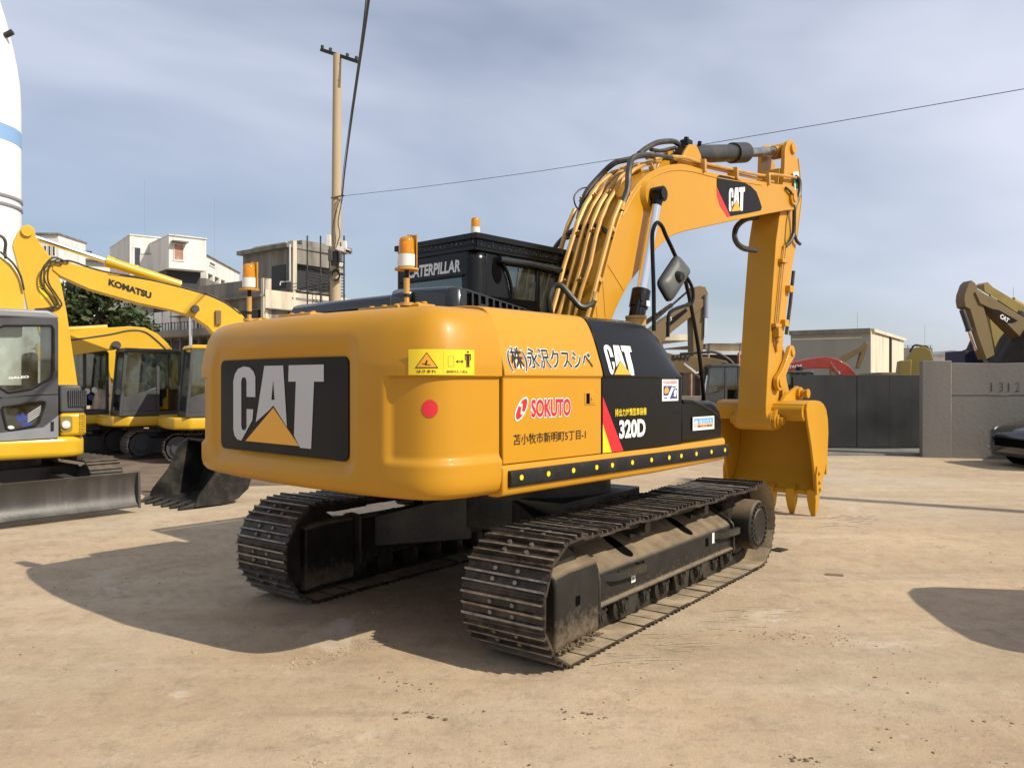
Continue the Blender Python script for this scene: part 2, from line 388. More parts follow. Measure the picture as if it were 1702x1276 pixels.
# ================================================================== GROUND
def ground_material():
    m, n, l, b = new_mat('yard_dirt')
    tc = n.new('ShaderNodeTexCoord')
    def noise_(scale, detail=6, rough=0.55, vec=None, dist=0.0):
        z = n.new('ShaderNodeTexNoise'); z.inputs['Scale'].default_value = scale; z.inputs['Detail'].default_value = detail; z.inputs['Roughness'].default_value = rough; z.inputs['Distortion'].default_value = dist
        l.new(vec or tc.outputs['Object'], z.inputs['Vector']); return z.outputs['Fac']
    def ramp(src, a, b_, lo=0.0, hi=1.0):
        r = n.new('ShaderNodeMapRange'); r.inputs[1].default_value = a; r.inputs[2].default_value = b_; r.inputs[3].default_value = lo; r.inputs[4].default_value = hi; l.new(src, r.inputs[0]); return r.outputs[0]
    def mix(f, c0, c1):
        x = n.new('ShaderNodeMix'); x.data_type = 'RGBA'
        l.new(f, x.inputs[0])
        if isinstance(c0, tuple): x.inputs[6].default_value = (*c0, 1)
        else: l.new(c0, x.inputs[6])
        if isinstance(c1, tuple): x.inputs[7].default_value = (*c1, 1)
        else: l.new(c1, x.inputs[7])
        return x.outputs[2]
    # streaks left by vehicles run mostly along one direction
    mp = n.new('ShaderNodeMapping'); mp.inputs['Rotation'].default_value = (0, 0, rad(-25)); mp.inputs['Scale'].default_value = (0.16, 1.2, 1); l.new(tc.outputs['Object'], mp.inputs['Vector'])
    mp2 = n.new('ShaderNodeMapping'); mp2.inputs['Rotation'].default_value = (0, 0, rad(18)); mp2.inputs['Scale'].default_value = (0.22, 2.4, 1); l.new(tc.outputs['Object'], mp2.inputs['Vector'])
    c = mix(ramp(noise_(0.35, 8, 0.6), 0.33, 0.67), (0.389, 0.287, 0.181), (0.545, 0.420, 0.273))
    c = mix(ramp(noise_(1.7, 9, 0.62, dist=0.6), 0.45, 0.75, 0, 0.55), c, (0.335, 0.243, 0.162))
    c = mix(ramp(noise_(1.0, 8, 0.6, mp.outputs['Vector']), 0.50, 0.72, 0, 0.6), c, (0.583, 0.478, 0.339))
    c = mix(ramp(noise_(1.6, 8, 0.65, mp2.outputs['Vector']), 0.56, 0.74, 0, 0.5), c, (0.292, 0.220, 0.148))
    c = mix(ramp(noise_(4.5, 10, 0.78), 0.49, 0.66, 0, 0.60), c, (0.270, 0.205, 0.140))
    c = mix(ramp(noise_(5.5, 10, 0.80, dist=0.4), 0.55, 0.66, 0, 0.55), c, (0.560, 0.475, 0.350))
    c = mix(ramp(noise_(17.0, 8, 0.80), 0.55, 0.66, 0, 0.60), c, (0.225, 0.170, 0.115))
    c = mix(ramp(noise_(38.0, 6, 0.80), 0.57, 0.66, 0, 0.65), c, (0.580, 0.500, 0.380))
    c = mix(ramp(noise_(75.0, 5, 0.80), 0.58, 0.66, 0, 0.70), c, (0.160, 0.118, 0.080))
    # white cement scuffs
    c = mix(ramp(noise_(0.55, 10, 0.72, dist=1.2), 0.60, 0.70, 0, 0.75), c, (0.602, 0.544, 0.449))
    mp3 = n.new('ShaderNodeMapping'); mp3.inputs['Rotation'].default_value = (0, 0, rad(-33)); mp3.inputs['Scale'].default_value = (0.05, 1.6, 1); l.new(tc.outputs['Object'], mp3.inputs['Vector'])
    lanes = ramp(noise_(1.4, 6, 0.6, mp3.outputs['Vector'], 0.3), 0.56, 0.66, 0, 1)
    lug = n.new('ShaderNodeTexWave'); lug.inputs['Scale'].default_value = 2.6; lug.inputs['Distortion'].default_value = 3.0; lug.inputs['Detail'].default_value = 4
    mp4 = n.new('ShaderNodeMapping'); mp4.inputs['Rotation'].default_value = (0, 0, rad(-33)); l.new(tc.outputs['Object'], mp4.inputs['Vector']); l.new(mp4.outputs['Vector'], lug.inputs['Vector'])
    lm = n.new('ShaderNodeMath'); lm.operation = 'MULTIPLY'; l.new(lanes, lm.inputs[0]); l.new(ramp(lug.outputs['Fac'], 0.4, 0.9, 0.1, 0.45), lm.inputs[1])
    c = mix(lm.outputs[0], c, (0.300, 0.235, 0.165))
    c = mix(ramp(noise_(0.9, 7, 0.6, dist=0.8), 0.64, 0.74, 0, 0.45), c, (0.230, 0.180, 0.130))
    c = mix(ramp(noise_(0.22, 6, 0.55), 0.5, 0.68, 0, 0.5), c, (0.455, 0.405, 0.320))
    l.new(c, b.inputs['Base Color'])
    b.inputs['Roughness'].default_value = 0.92; b.inputs['Specular IOR Level'].default_value = 0.2
    h1 = noise_(14.0, 10, 0.75); h2 = noise_(45, 6, 0.7)
    ad = n.new('ShaderNodeMath'); ad.operation = 'MULTIPLY_ADD'; ad.inputs[1].default_value = 0.35; l.new(h2, ad.inputs[0]); l.new(h1, ad.inputs[2])
    bp = n.new('ShaderNodeBump'); bp.inputs['Strength'].default_value = 0.55; bp.inputs['Distance'].default_value = 0.016; l.new(ad.outputs[0], bp.inputs['Height']); l.new(bp.outputs['Normal'], b.inputs['Normal'])
    return m
ground_material()
mb = MB(); S = 900
mb.add([(-S, -S, 0), (S, -S, 0), (S, S, 0), (-S, S, 0)], [(0, 1, 2, 3)])
g = mb.build('ground', 'yard_dirt', None, smooth=0); g['kind'] = 'structure'
# ================================================================== THE EXCAVATOR
UX, UY, UYAW = 0.178, 7.15, 42.0                       # swing centre, upper structure heading (from +Y towards +X)
TYAW = 36.9                                            # the tracks point a little further left
FU = Frame(UX, UY, 90 - UYAW)
exc = empty('excavator', (UX, UY, 0), rad(90 - UYAW))
tag(exc, 'large yellow and black tracked excavator with white lettering on its counterweight, filling the yard', 'excavator')
MT = Matrix.Rotation(rad(UYAW - TYAW), 4, 'Z')         # track axes -> upper axes

# ---- right-hand body section: Y as a function of height
side_pts = [(-1.405, 1.262), (-1.405, 1.50), (-1.405, 1.782), (-1.421, 1.797), (-1.416, 1.83), (-1.402, 1.88), (-1.388, 1.92), (-1.375, 1.96), (-1.361, 2.0), (-1.343, 2.05), (-1.322, 2.10), (-1.302, 2.14), (-1.284, 2.17), (-1.262, 2.195), (-1.238, 2.212), (-1.19, 2.226), (-1.10, 2.234), (-0.85, 2.238), (-0.55, 2.238)]
def sideY(z):
    for (y0, z0), (y1, z1) in zip(side_pts, side_pts[1:]):
        if z <= z1: return lerp(y0, y1, max(0, (z - z0) / max(1e-6, z1 - z0)))
    return side_pts[-1][0]

# ---- counterweight: a fine grid so that the cast recesses are real relief
plan_ctrl = [Vector(p) for p in [(-1.925, -1.415, 0), (-2.05, -1.412, 0), (-2.20, -1.402, 0), (-2.335, -1.365, 0), (-2.435, -1.28, 0), (-2.495, -1.13, 0), (-2.542, -0.90, 0), (-2.575, -0.55, 0), (-2.595, -0.2, 0)]]
plan = catmull(plan_ctrl + [Vector((p.x, -p.y, 0)) for p in reversed(plan_ctrl)], 14)
L = [0.0]
for a, b in zip(plan, plan[1:]): L.append(L[-1] + (b - a).length)
NU = 190
def plan_at(d):
    import bisect
    i = min(max(bisect.bisect_left(L, d), 1), len(L) - 1)
    t = (d - L[i - 1]) / max(1e-9, L[i] - L[i - 1])
    p = plan[i - 1].lerp(plan[i], t); tn = (plan[min(i + 1, len(plan) - 1)] - plan[max(i - 2, 0)]).normalized()
    return p, Vector((-tn.y, tn.x, 0)) * -1, tn
vprof = [(1.080, 0.26), (1.078, 0.13), (1.083, 0.075), (1.097, 0.038), (1.125, 0.013), (1.165, 0.002)] + sorted([(1.20 + 0.0145 * k, 0.0) for k in range(46) if not 1.772 < 1.20 + 0.0145 * k < 1.80] + [(1.774, 0.0), (1.780, 0.0), (1.7815, 0.0), (1.7925, 0.0), (1.794, 0.0), (1.801, 0.0)]) + \
        [(1.88, 0.004), (1.92, 0.010), (1.96, 0.018), (2.0, 0.027), (2.04, 0.038), (2.08, 0.052), (2.115, 0.070), (2.145, 0.092), (2.170, 0.120), (2.190, 0.158), (2.203, 0.205), (2.210, 0.27), (2.213, 0.36)]
def rrect_sd(x, y, cx, cy, hx, hy, r):
    qx, qy = abs(x - cx) - hx + r, abs(y - cy) - hy + r
    return sqrt(max(qx, 0) ** 2 + max(qy, 0) ** 2) + min(max(qx, qy), 0) - r
PANEL_X = -2.512
mb = MB()
grid = []
for iu in range(NU + 1):
    p, nrm, tn = plan_at(L[-1] * iu / NU)
    if nrm.x * 0 + nrm.dot(Vector((p.x + 1.4, p.y, 0))) < 0: nrm = -nrm
    col = []
    for z, ins in vprof:
        q = p - nrm * ins; q.z = z
        rear = 1.0 if p.x < -2.46 else 0.0
        # shallow cast recess round each rear corner below the belt line
        if abs(p.y) > 0.98:
            edge = smoothstep(1.035, 1.085, abs(p.y)) if p.x < -2.3 else 1.0
            low = smoothstep(1.285, 1.325, z) * (1 - smoothstep(1.781, 1.793, z))
            q -= nrm * (0.026 * edge * low)
        else:
            sd = rrect_sd(p.y, z, 0.06, 1.60, 0.89, 0.435, 0.14)       # broad sunken surround of the name panel
            k = 1 - smoothstep(-0.09, 0.0, sd)
            sd2 = rrect_sd(p.y, z, 0.055, 1.595, 0.79, 0.340, 0.05)
            k2 = 1 - smoothstep(-0.015, 0.008, sd2)
            q -= nrm * (0.030 * k)
            if k2 > 0: q.x = lerp(q.x, PANEL_X, k2)
        col.append(q)
    grid.append(col)
NV = len(vprof)
for col in grid: mb.v += [tuple(q) for q in col]
for i in range(NU):
    for j in range(NV - 1):
        a = i * NV + j; mb.f.append([a, a + NV, a + NV + 1, a + 1]); mb.m.append(0)
top = [i * NV + NV - 1 for i in range(NU + 1)]; bot = [i * NV for i in range(NU + 1)]
mb.f.append(top); mb.f.append(bot[::-1]); mb.m += [0, 0]
first = list(range(NV)); last = [NU * NV + j for j in range(NV)]
mb.f.append([0] + [j for j in range(1, NV)] + [NU * NV + j for j in range(NV - 1, -1, -1)]); mb.m.append(0)
cw = mb.build('counterweight', 'cat_yellow_cw', exc, smooth=50)

# name panel with the raised letters
pm = lambda off: (lambda u, z: (PANEL_X - off, u, z))          # u = Y on the rear face (Y left is +): mirrored for the reader below
mb = MB(); mb.prism([(-y, z) for y, z in rounded(-0.82, 0.71, 1.278, 1.912, 0.05)], PANEL_X - 0.010, PANEL_X + 0.004, 'x')
panel = mb.build('name_panel', 'panel_black', exc, bevel=0.002, smooth=0)
rear_map = lambda off: (lambda u, z: (PANEL_X - off, -u, z))    # u to the reader's right
cat_logo(panel, rear_map(0.0125), (-0.639, 0.462, 1.335, 1.866), white='decal_grey')
# cast lugs on the counterweight's top edge
for (y0, y1, x0) in ((0.05, 0.45, -2.28), (-0.78, -0.40, -2.22), (-0.98, -0.80, -2.2), (0.85, 1.05, -2.2)):
    mb = MB(); mb.box(x0, x0 + 0.14, y0, y1, 2.2, 2.237)
    for k in range(3):
        yy = lerp(y0, y1, (k + 0.5) / 3); mb.cyl((x0 + 0.07, yy, 2.235), (x0 + 0.07, yy, 2.252), 0.022, n=8)
    mb.build('lifting_lug', 'cat_yellow_arm', cw, bevel=0.008)

def cw_x(y, z, off=0.0):
    """outer face of the counterweight at (y, z)"""
    best = None
    for i in range(NU):
        a, b = grid[i], grid[i + 1]
        j = min(range(NV), key=lambda q: abs(vprof[q][0] - z))
        if (a[j].y - y) * (b[j].y - y) <= 0 and a[j].x < -1.9:
            t = (y - a[j].y) / (b[j].y - a[j].y) if abs(b[j].y - a[j].y) > 1e-9 else 0
            best = lerp(a[j].x, b[j].x, t); break
    return (best if best is not None else -2.2) - off
# warning sticker and red disc on the right rear corner: placed along the surface length
def cw_len(px, py):
    """surface length and height where a sight line meets the counterweight"""
    best = (1e9, 0, 0)
    o = FU.R.transposed() @ (Vector((0, 0, EYE)) - FU.o); d = FU.R.transposed() @ ray(px, py)
    for i in range(0, NU // 2):
        a, b = grid[i][25], grid[i + 1][25]
        den = d.x * (b.y - a.y) - d.y * (b.x - a.x)
        if abs(den) < 1e-9: continue
        t = ((a.x - o.x) * (b.y - a.y) - (a.y - o.y) * (b.x - a.x)) / den
        h = o + d * t
        w = ((h.x - a.x) * (b.x - a.x) + (h.y - a.y) * (b.y - a.y)) / ((b.x - a.x) ** 2 + (b.y - a.y) ** 2)
        if 0 <= w <= 1: return L[-1] * (i + w) / NU, h.z
    return 1.0, 1.6
def cw_map(off):
    def f(u, z):
        d = -u
        p, nrm, tn = plan_at(d)
        if nrm.dot(Vector((p.x + 1.4, p.y, 0))) < 0: nrm = -nrm
        rec = 0.026 * smoothstep(1.285, 1.325, z) * (1 - smoothstep(1.781, 1.793, z))
        q = p + nrm * (off - rec); return (q.x, q.y, z)
    return f
def gridshape(name, u0, u1, v0, v1, mat, parent, mapf, n=8):
    mb = MB(); vs = []
    for i in range(n + 1):
        for v in (v0, v1): vs.append(mapf(lerp(u0, u1, i / n), v))
    mb.add(vs, [(2 * i, 2 * i + 2, 2 * i + 3, 2 * i + 1) for i in range(n)])
    return mb.build(name, mat, parent, smooth=60)
d0, za = cw_len(683, 595); d1, zb = cw_len(783, 597)
su0, su1, sz0, sz1 = -d0, -d1, 1.797, 1.942
plate = gridshape('warning_sticker', su0, su1, sz0, sz1, 'decal_yellow', exc, cw_map(0.003), 32)
UL = [k / 32 for k in range(1, 32)]
sw, sh = su1 - su0, sz1 - sz0
SM = lambda off: (lambda a, b: cw_map(off)(su0 + a * sw, sz0 + b * sh))
for (P, m, off) in (([(0.10, 0.26), (0.27, 0.88), (0.43, 0.26)], 'decal_dark', 0.0045), ([(0.125, 0.30), (0.27, 0.83), (0.405, 0.30)], 'decal_cat_yellow', 0.0058),
                    ([(0.24, 0.40), (0.27, 0.58), (0.285, 0.56), (0.265, 0.36)], 'decal_dark', 0.007), ([(0.20, 0.43), (0.21, 0.45), (0.33, 0.38), (0.32, 0.36)], 'decal_dark', 0.007)):
    shape('pictogram', P, m, plate, SM(off), None, UL)
# boxed machine outline, double arrow and standing figure
for P in ([(0.565, 0.32), (0.655, 0.32), (0.655, 0.335), (0.565, 0.335)], [(0.565, 0.72), (0.655, 0.72), (0.655, 0.735), (0.565, 0.735)], [(0.565, 0.32), (0.572, 0.32), (0.572, 0.735), (0.565, 0.735)], [(0.648, 0.32), (0.655, 0.32), (0.655, 0.735), (0.648, 0.735)]):
    shape('pictogram', P, 'decal_cat_yellow', plate, SM(0.0045), None, UL)
shape('pictogram', [(0.68, 0.53), (0.715, 0.60), (0.715, 0.55), (0.775, 0.55), (0.775, 0.60), (0.81, 0.53), (0.775, 0.46), (0.775, 0.51), (0.715, 0.51), (0.715, 0.46)], 'decal_dark', plate, SM(0.0045), None, UL)
shape('pictogram', [(0.83, 0.83), (0.83, 0.58), (0.845, 0.58), (0.845, 0.77), (0.855, 0.77), (0.855, 0.30), (0.877, 0.30), (0.882, 0.55), (0.887, 0.30), (0.91, 0.30), (0.91, 0.77), (0.92, 0.77), (0.92, 0.58), (0.935, 0.58), (0.935, 0.83)], 'decal_dark', plate, SM(0.0045), None, UL)
shape('pictogram', [(0.882 + 0.02 * cos(t), 0.905 + 0.035 * sin(t)) for t in [2 * pi * k / 14 for k in range(14)]], 'decal_dark', plate, SM(0.0045), None, UL)
for P in ([(0.497, 0.06), (0.500, 0.06), (0.500, 0.94), (0.497, 0.94)],): shape('pictogram', P, 'decal_cat_yellow', plate, SM(0.0045), None, UL)
lettering('warning_text', 'はさまれ', 'decal_dark', plate, SM(0.005), (0.13, 0.40, 0.08, 0.20), bold=0.02)
lettering('warning_text', '旋回内立入禁止', 'decal_dark', plate, SM(0.005), (0.54, 0.88, 0.08, 0.18), bold=0.01)
dc, zc = cw_len(714.5, 678)
shape('red_disc', [(-dc + 0.051 * cos(t), 1.607 + 0.051 * sin(t)) for t in [2 * pi * k / 40 for k in range(40)]], 'decal_crimson', exc, cw_map(0.003), None, [-dc + 0.01 * k for k in range(-5, 6)])

# ---- right-hand panels
XS, XD, XF = -1.907, -0.897, 0.18
mb = MB()
def panel_rings(xs):
    out = []
    for x in xs:
        zt = 2.238
        if x > -0.26:
            zt = np.interp(x, [-0.26, -0.12, 0.0, 0.08, 0.13, 0.165, 0.18], [2.238, 2.225, 2.172, 2.095, 2.015, 1.915, 1.82])
        r = []
        for y, z in side_pts + [(-0.55, 1.262)]:
            k = max(0, (z - 1.797) / (2.238 - 1.797))
            r.append((x, y, z if k <= 0 else 1.797 + k * (zt - 1.797)))
        out.append(r)
    return out
mb.loft(panel_rings([XS, XD - 0.006]))
door = mb.build('side_door', 'cat_yellow', exc, bevel=0.006, smooth=30)
mb = MB(); mb.loft(panel_rings([XD + 0.006, -0.6, -0.4, -0.26, -0.19, -0.12, -0.06, 0.0, 0.04, 0.08, 0.105, 0.13, 0.15, 0.165, 0.175, 0.18]))
cover = mb.build('side_cover', 'black_paint', exc, bevel=0.005, smooth=40)
mb = MB(); mb.loft([[(x, y + 0.045, z - 0.04) for x, y, z in r] for r in panel_rings([XS - 0.02, -0.3])]); 
mb.build('seam_liner', 'void_black', exc, smooth=30)
# front trim strip of the cover and the tool box ahead of it
mb = MB(); mb.prism([(0.185, 1.262), (0.185, 1.60), (0.70, 1.60), (0.78, 1.575), (0.845, 1.52), (0.885, 1.44), (0.90, 1.262)], -1.395, -0.62, 'y')
tb = mb.build('tool_box', 'black_paint', exc, bevel=0.03, seg=4)
mb = MB(); mb.prism([(0.22, 1.585), (0.36, 1.585), (0.52, 1.55), (0.66, 1.505), (0.76, 1.47), (0.80, 1.45), (0.86, 1.40), (0.86, 1.43), (0.78, 1.49), (0.66, 1.532), (0.52, 1.575), (0.37, 1.612), (0.22, 1.616)], -1.402, -0.66, 'y')
mb.build('tool_box_lid', 'black_paint', tb, bevel=0.006)
mb = MB(); mb.loft([[(x + 0.045, y + 0.02, z - 0.004) for x, y, z in r] for r in panel_rings([-0.2, -0.12, -0.06, 0.0, 0.04, 0.08, 0.105, 0.13, 0.15, 0.165, 0.175, 0.18])]); mb.build('cover_front', 'dark_frame', exc, bevel=0.004, smooth=40)
# deck edge: yellow frame rail with the black rubber strip and its yellow dots
mb = MB(); prof = [(-1.37, 1.065), (-1.41, 1.075), (-1.425, 1.10), (-1.425, 1.235), (-1.415, 1.258), (-1.30, 1.258), (-1.30, 1.065)]
mb.loft([[(x, y, z + (0.02 if x > 0.5 else 0)) for y, z in prof] for x in (-1.93, -0.2, 0.88)])
rail = mb.build('deck_frame', 'cat_yellow', exc, bevel=0.008)
mb = MB(); mb.prism([(-1.424, 1.122), (-1.446, 1.128), (-1.452, 1.15), (-1.452, 1.20), (-1.446, 1.222), (-1.424, 1.226)], -1.885, 0.90, 'x')
strip = mb.build('rubber_strip', 'rubber', exc, bevel=0.004)
for k, x in enumerate([-1.793, -1.536, -1.279, -1.022, -0.838, -0.588, -0.334, -0.083, 0.097, 0.334, 0.584, 0.821]):
    mb = MB(); mb.cyl((x, -1.451, 1.180), (x, -1.4545, 1.180), 0.017, n=16); mb.build('reflector_dot', 'decal_yellow', strip)
# lower frame, slew ring and body behind the panels
mb = MB(); mb.box(-1.95, 0.95, -1.30, 1.30, 1.07, 1.24); mb.box(-1.94, -0.45, -0.6, 1.30, 1.24, 2.19); mb.box(-0.5, 0.45, -0.62, -0.30, 1.24, 2.0)
mb.box(0.1, 1.2, -0.45, 0.25, 1.04, 1.22)
mb.build('upper_frame', 'dark_frame', exc, bevel=0.01)
mb = MB(); mb.cyl((0, 0, 0.84), (0, 0, 1.09), 0.62, n=40); mb.cyl((0, 0, 0.80), (0, 0, 0.93), 0.70, n=40); mb.build('slew_ring', 'dark_frame', exc)
mb = MB(); mb.loft([[(x, -y, z) for x, y, z in r] for r in panel_rings([XS, -0.60])]); mb.build('side_door', 'cat_yellow', exc, bevel=0.006, smooth=30)
mb = MB(); mb.loft([[(x, -y, z) for y, z in prof] for x in (-1.93, 1.2)]); mb.build('deck_frame', 'cat_yellow', exc, bevel=0.008)

# ---- engine hood (black, on top)
def hood_side(name, x0, x1, z0a, zt0, zt1, y_out, y_in):
    pass
mb = MB()
HX0, HX1, HY = -1.73, -0.72, -0.80
def hood_z(x): return np.interp(x, [HX0, -1.62, -1.45, HX1], [2.385, 2.395, 2.372, 2.255])
# shell: rear wall, top, inner wall; the right wall is built of ribs between real slots
prof_r = []
for x in (HX0, -1.66, -1.62, -1.45, -1.2, -0.95, HX1):
    zt = hood_z(x)
    prof_r.append([(x, HY + 0.03, zt - 0.006), (x, HY + 0.10, zt + 0.018), (x, -0.1, zt + 0.04), (x, -0.1, 2.20), (x, HY + 0.03, 2.20)])
prof_r[0] = [(x + 0.03, y, z - 0.01) for x, y, z in prof_r[0]]
mb.loft(prof_r)
hood = mb.build('engine_hood', 'hood_black', exc, bevel=0.03, seg=3, smooth=40)
slots = []
xs = [-1.585, -1.52, -1.45, -1.375, -1.31, -1.24, -1.175, -1.11, -1.04, -0.985, -0.93, -0.875]
mb = MB()
# solid ends and top/bottom strips of the vented wall
def wall_piece(mb, x0, x1, a, b, y=HY):
    """strip between fractions a..b of the wall height"""
    vs = []
    for yy in (y, y + 0.022):
        for x in (x0, x1):
            zt = hood_z(x) - 0.006
            vs += [(x, yy, lerp(2.225, zt, a)), (x, yy, lerp(2.225, zt, b))]
    mb.add(vs, [(0, 2, 3, 1), (4, 5, 7, 6), (0, 4, 6, 2), (1, 3, 7, 5), (0, 1, 5, 4), (2, 6, 7, 3)])
wall_piece(mb, HX0 + 0.06, xs[0] - 0.026, 0, 1); wall_piece(mb, xs[-1] + 0.026, HX1, 0, 1)
wall_piece(mb, xs[0] - 0.026, xs[-1] + 0.026, 0, 0.22); wall_piece(mb, xs[0] - 0.026, xs[-1] + 0.026, 0.9, 1)
for a, b in zip(xs, xs[1:]): wall_piece(mb, a + 0.0235, b - 0.0235, 0.22, 0.9)
for k in (2, 8): wall_piece(mb, xs[k] - 0.0235, xs[k] + 0.0235, 0.22, 0.5)
mb.build('vent_wall', 'hood_black', hood, bevel=0.004)
mb = MB(); mb.box(xs[0] - 0.03, xs[-1] + 0.03, HY + 0.024, HY + 0.028, 2.24, 2.36)
mb.build('vent_screen', 'void_black', hood)
mb = MB()   # rounded rear right corner of the hood
ring = []
for k in range(9):
    t = pi + (pi / 2) * k / 8
    ring.append((HX0 + 0.09 + 0.09 * cos(t) , HY + 0.09 + 0.09 * sin(t)))
mb.loft([[(x, y, 2.20) for x, y in ring] + [(HX0 + 0.12, HY + 0.12, 2.20)], [(x, y, 2.378) for x, y in ring] + [(HX0 + 0.12, HY + 0.12, 2.378)], [(lerp(x, HX0 + 0.09, 0.25), lerp(y, HY + 0.09, 0.25), 2.398) for x, y in ring] + [(HX0 + 0.12, HY + 0.12, 2.40)]])
mb.build('hood_corner', 'hood_black', hood, smooth=50)
mb = MB(); prof2 = [(-1.70, 2.20), (-1.70, 2.352), (-1.68, 2.388), (-1.62, 2.405), (-0.75, 2.405), (-0.75, 2.20)]
mb.prism(prof2, -0.16, 1.20, 'y')
mb.build('rear_hood', 'hood_black', exc, bevel=0.02, seg=3)
mb = MB(); mb.prism([(-1.745, 2.20), (-1.745, 2.37), (-1.72, 2.405), (-1.66, 2.42), (-0.9, 2.42), (-0.9, 2.20)], -0.34, -0.14, 'y'); mb.build('hood_collar', 'hood_black', exc, bevel=0.025, seg=3)
mb = MB(); mb.prism([(-1.72, 2.31), (-1.708, 2.33), (-1.708, 2.30)], -0.14, 1.0, 'y'); mb.build('hood_crease', 'hood_black', exc)

# ---- decals of the right side
side_map = lambda off: (lambda u, z: (u, sideY(z) - off, z))
LV = [z for y, z in side_pts if 1.79 < z < 2.2] + [1.855, 1.90, 1.94, 1.98, 2.025]
kb = text_geo('(株)永沢クスシベ', 0.015)[0]
lettering('company_name_outline', '(株)永沢クスシベ', 'decal_white', door, side_map(0.003), (-1.862, -1.005, 1.822, 1.972), bold=0.050, ref=kb, levels=LV)
lettering('company_name', '(株)永沢クスシベ', 'decal_black', door, side_map(0.0045), (-1.862, -1.005, 1.822, 1.972), bold=0.015, ref=kb, levels=LV)
sk = text_geo('SOKUTO', 0.038)[0]
lettering('brand_outline', 'SOKUTO', 'decal_white', door, side_map(0.003), (-1.652, -1.252, 1.535, 1.650), bold=0.085, ref=sk)
lettering('brand_letters', 'SOKUTO', 'decal_red', door, side_map(0.0045), (-1.652, -1.252, 1.535, 1.650), bold=0.038, ref=sk)
def ell(cx, cz, a, b, ang, n=32):
    return [(cx + a * cos(t) * cos(ang) - b * sin(t) * sin(ang), cz + a * cos(t) * sin(ang) + b * sin(t) * cos(ang)) for t in [2 * pi * k / n for k in range(n)]]
shape('brand_emblem', ell(-1.742, 1.592, 0.088, 0.042, rad(52)), 'decal_white', door, side_map(0.003))
e = ell(-1.742, 1.592, 0.076, 0.032, rad(52), 48)
ang = rad(52)
def em_part(sign):
    out = []
    for k in range(13):
        t = pi * k / 12 - pi / 2 + (0 if sign > 0 else pi)
        out.append((0.076 * cos(t) , 0.032 * sin(t)))
    a, b = out[-1], out[0]
    for k in range(1, 8):
        s = k / 8; y = lerp(a[1], b[1], s); out.append((0.012 * sign + 0.020 * sin(s * 2 * pi) * (1 if sign > 0 else -1), y))
    return [(-1.742 + x * cos(ang) - y * sin(ang), 1.592 + x * sin(ang) + y * cos(ang)) for x, y in out]
for sgn in (1, -1): shape('brand_emblem', em_part(sgn), 'decal_red', door, side_map(0.0045))
lettering('address_line', '苫小牧市新明町5丁目-1', 'decal_dark', door, side_map(0.003), (-1.815, -1.085, 1.373, 1.440), bold=0.006)
# latch
mb = MB(); mb.prism(rounded(-1.095, -0.965, 1.60, 1.69, 0.008, 2), -1.409, -1.404, 'y'); lt = mb.build('door_latch', 'cat_yellow', door, bevel=0.002)
mb = MB(); mb.box(-1.08, -1.046, -1.4115, -1.4085, 1.61, 1.68); mb.build('latch_recess', 'void_black', lt)
mb = MB(); mb.box(-1.044, -0.982, -1.4125, -1.4085, 1.612, 1.678); mb.cyl((-1.022, -1.412, 1.645), (-1.022, -1.418, 1.645), 0.012, n=12); mb.build('latch_paddle', 'cat_yellow', lt, bevel=0.002)
# black cover: logo, model number, stripes, stickers
cm = lambda off: (lambda u, z: (u, sideY(z) - off, z))
cat_logo(cover, cm(0.004), (-0.825, -0.476, 1.805, 2.020), levels=LV)
d3 = text_geo('320D', 0.04)[0]
lettering('model_number', '320D', 'decal_white', cover, cm(0.004), (-0.690, -0.347, 1.352, 1.486), bold=0.04)
lettering('emission_note', '排出力対策型車装備', 'decal_yellow', cover, cm(0.004), (-0.742, -0.335, 1.512, 1.568), bold=0.012)
shape('red_stripe', [(-0.889, 1.655), (-0.636, 1.2645), (-0.778, 1.2645), (-0.889, 1.47)], 'decal_red', cover, cm(0.003))
shape('yellow_stripe', [(-0.889, 1.468), (-0.781, 1.2645), (-0.889, 1.2645)], 'decal_yellow', cover, cm(0.003))
def sticker(name, parent, u0, u1, z0, z1, bits, mp):
    o = shape(name, [(u0, z0), (u1, z0), (u1, z1), (u0, z1)], 'decal_white', parent, mp(0.003))
    for P, m in bits: shape('sticker_print', [(lerp(u0, u1, a), lerp(z0, z1, b)) for a, b in P], m, o, mp(0.0045))
    return o
R4 = lambda a, b, c, d: [(a, c), (b, c), (b, d), (a, d)]
st = sticker('notice_sticker', cover, -0.113, 0.128, 1.610, 1.777, [(R4(.08, .92, .80, .94), 'decal_pink'), ([(.08, .25), (.35, .25), (.62, .70), (.08, .70)], 'decal_blue'), ([(.45, .10), (.92, .10), (.92, .58), (.72, .58)], 'decal_blue')], cm)
for P, m in (([(0.14, .34), (.34, .36), (.40, .52), (.30, .66), (.20, .62), (.12, .5)], 'decal_cat_yellow'), ([(.70, .2), (.84, .2), (.88, .45), (.80, .55), (.72, .46)], 'decal_white'), (R4(.12, .3, .12, .17), 'decal_blue'), (R4(.62, .85, .63, .68), 'decal_blue')):
    shape('sticker_print', [(lerp(-0.113, 0.128, a), lerp(1.610, 1.777, b)) for a, b in P], m, st, cm(0.0058))
lettering('sticker_print', '低騒音ラベル', 'decal_white', st, cm(0.0062), (-0.09, 0.10, 1.748, 1.764), bold=0.02)
tm = lambda off: (lambda u, z: (u, -1.3955 - off - 0.0, z))
st = sticker('blue_sticker', tb, 0.36, 0.72, 1.362, 1.472, [(R4(.06, .94, .45, .88), 'decal_sky'), (R4(.06, .94, .22, .45), 'decal_cat_yellow'), ([(.07, .25), (.2, .25), (.22, .7), (.12, .82), (.07, .6)], 'decal_white')], lambda off: (lambda u, z: (u, -1.403 - off, z)))
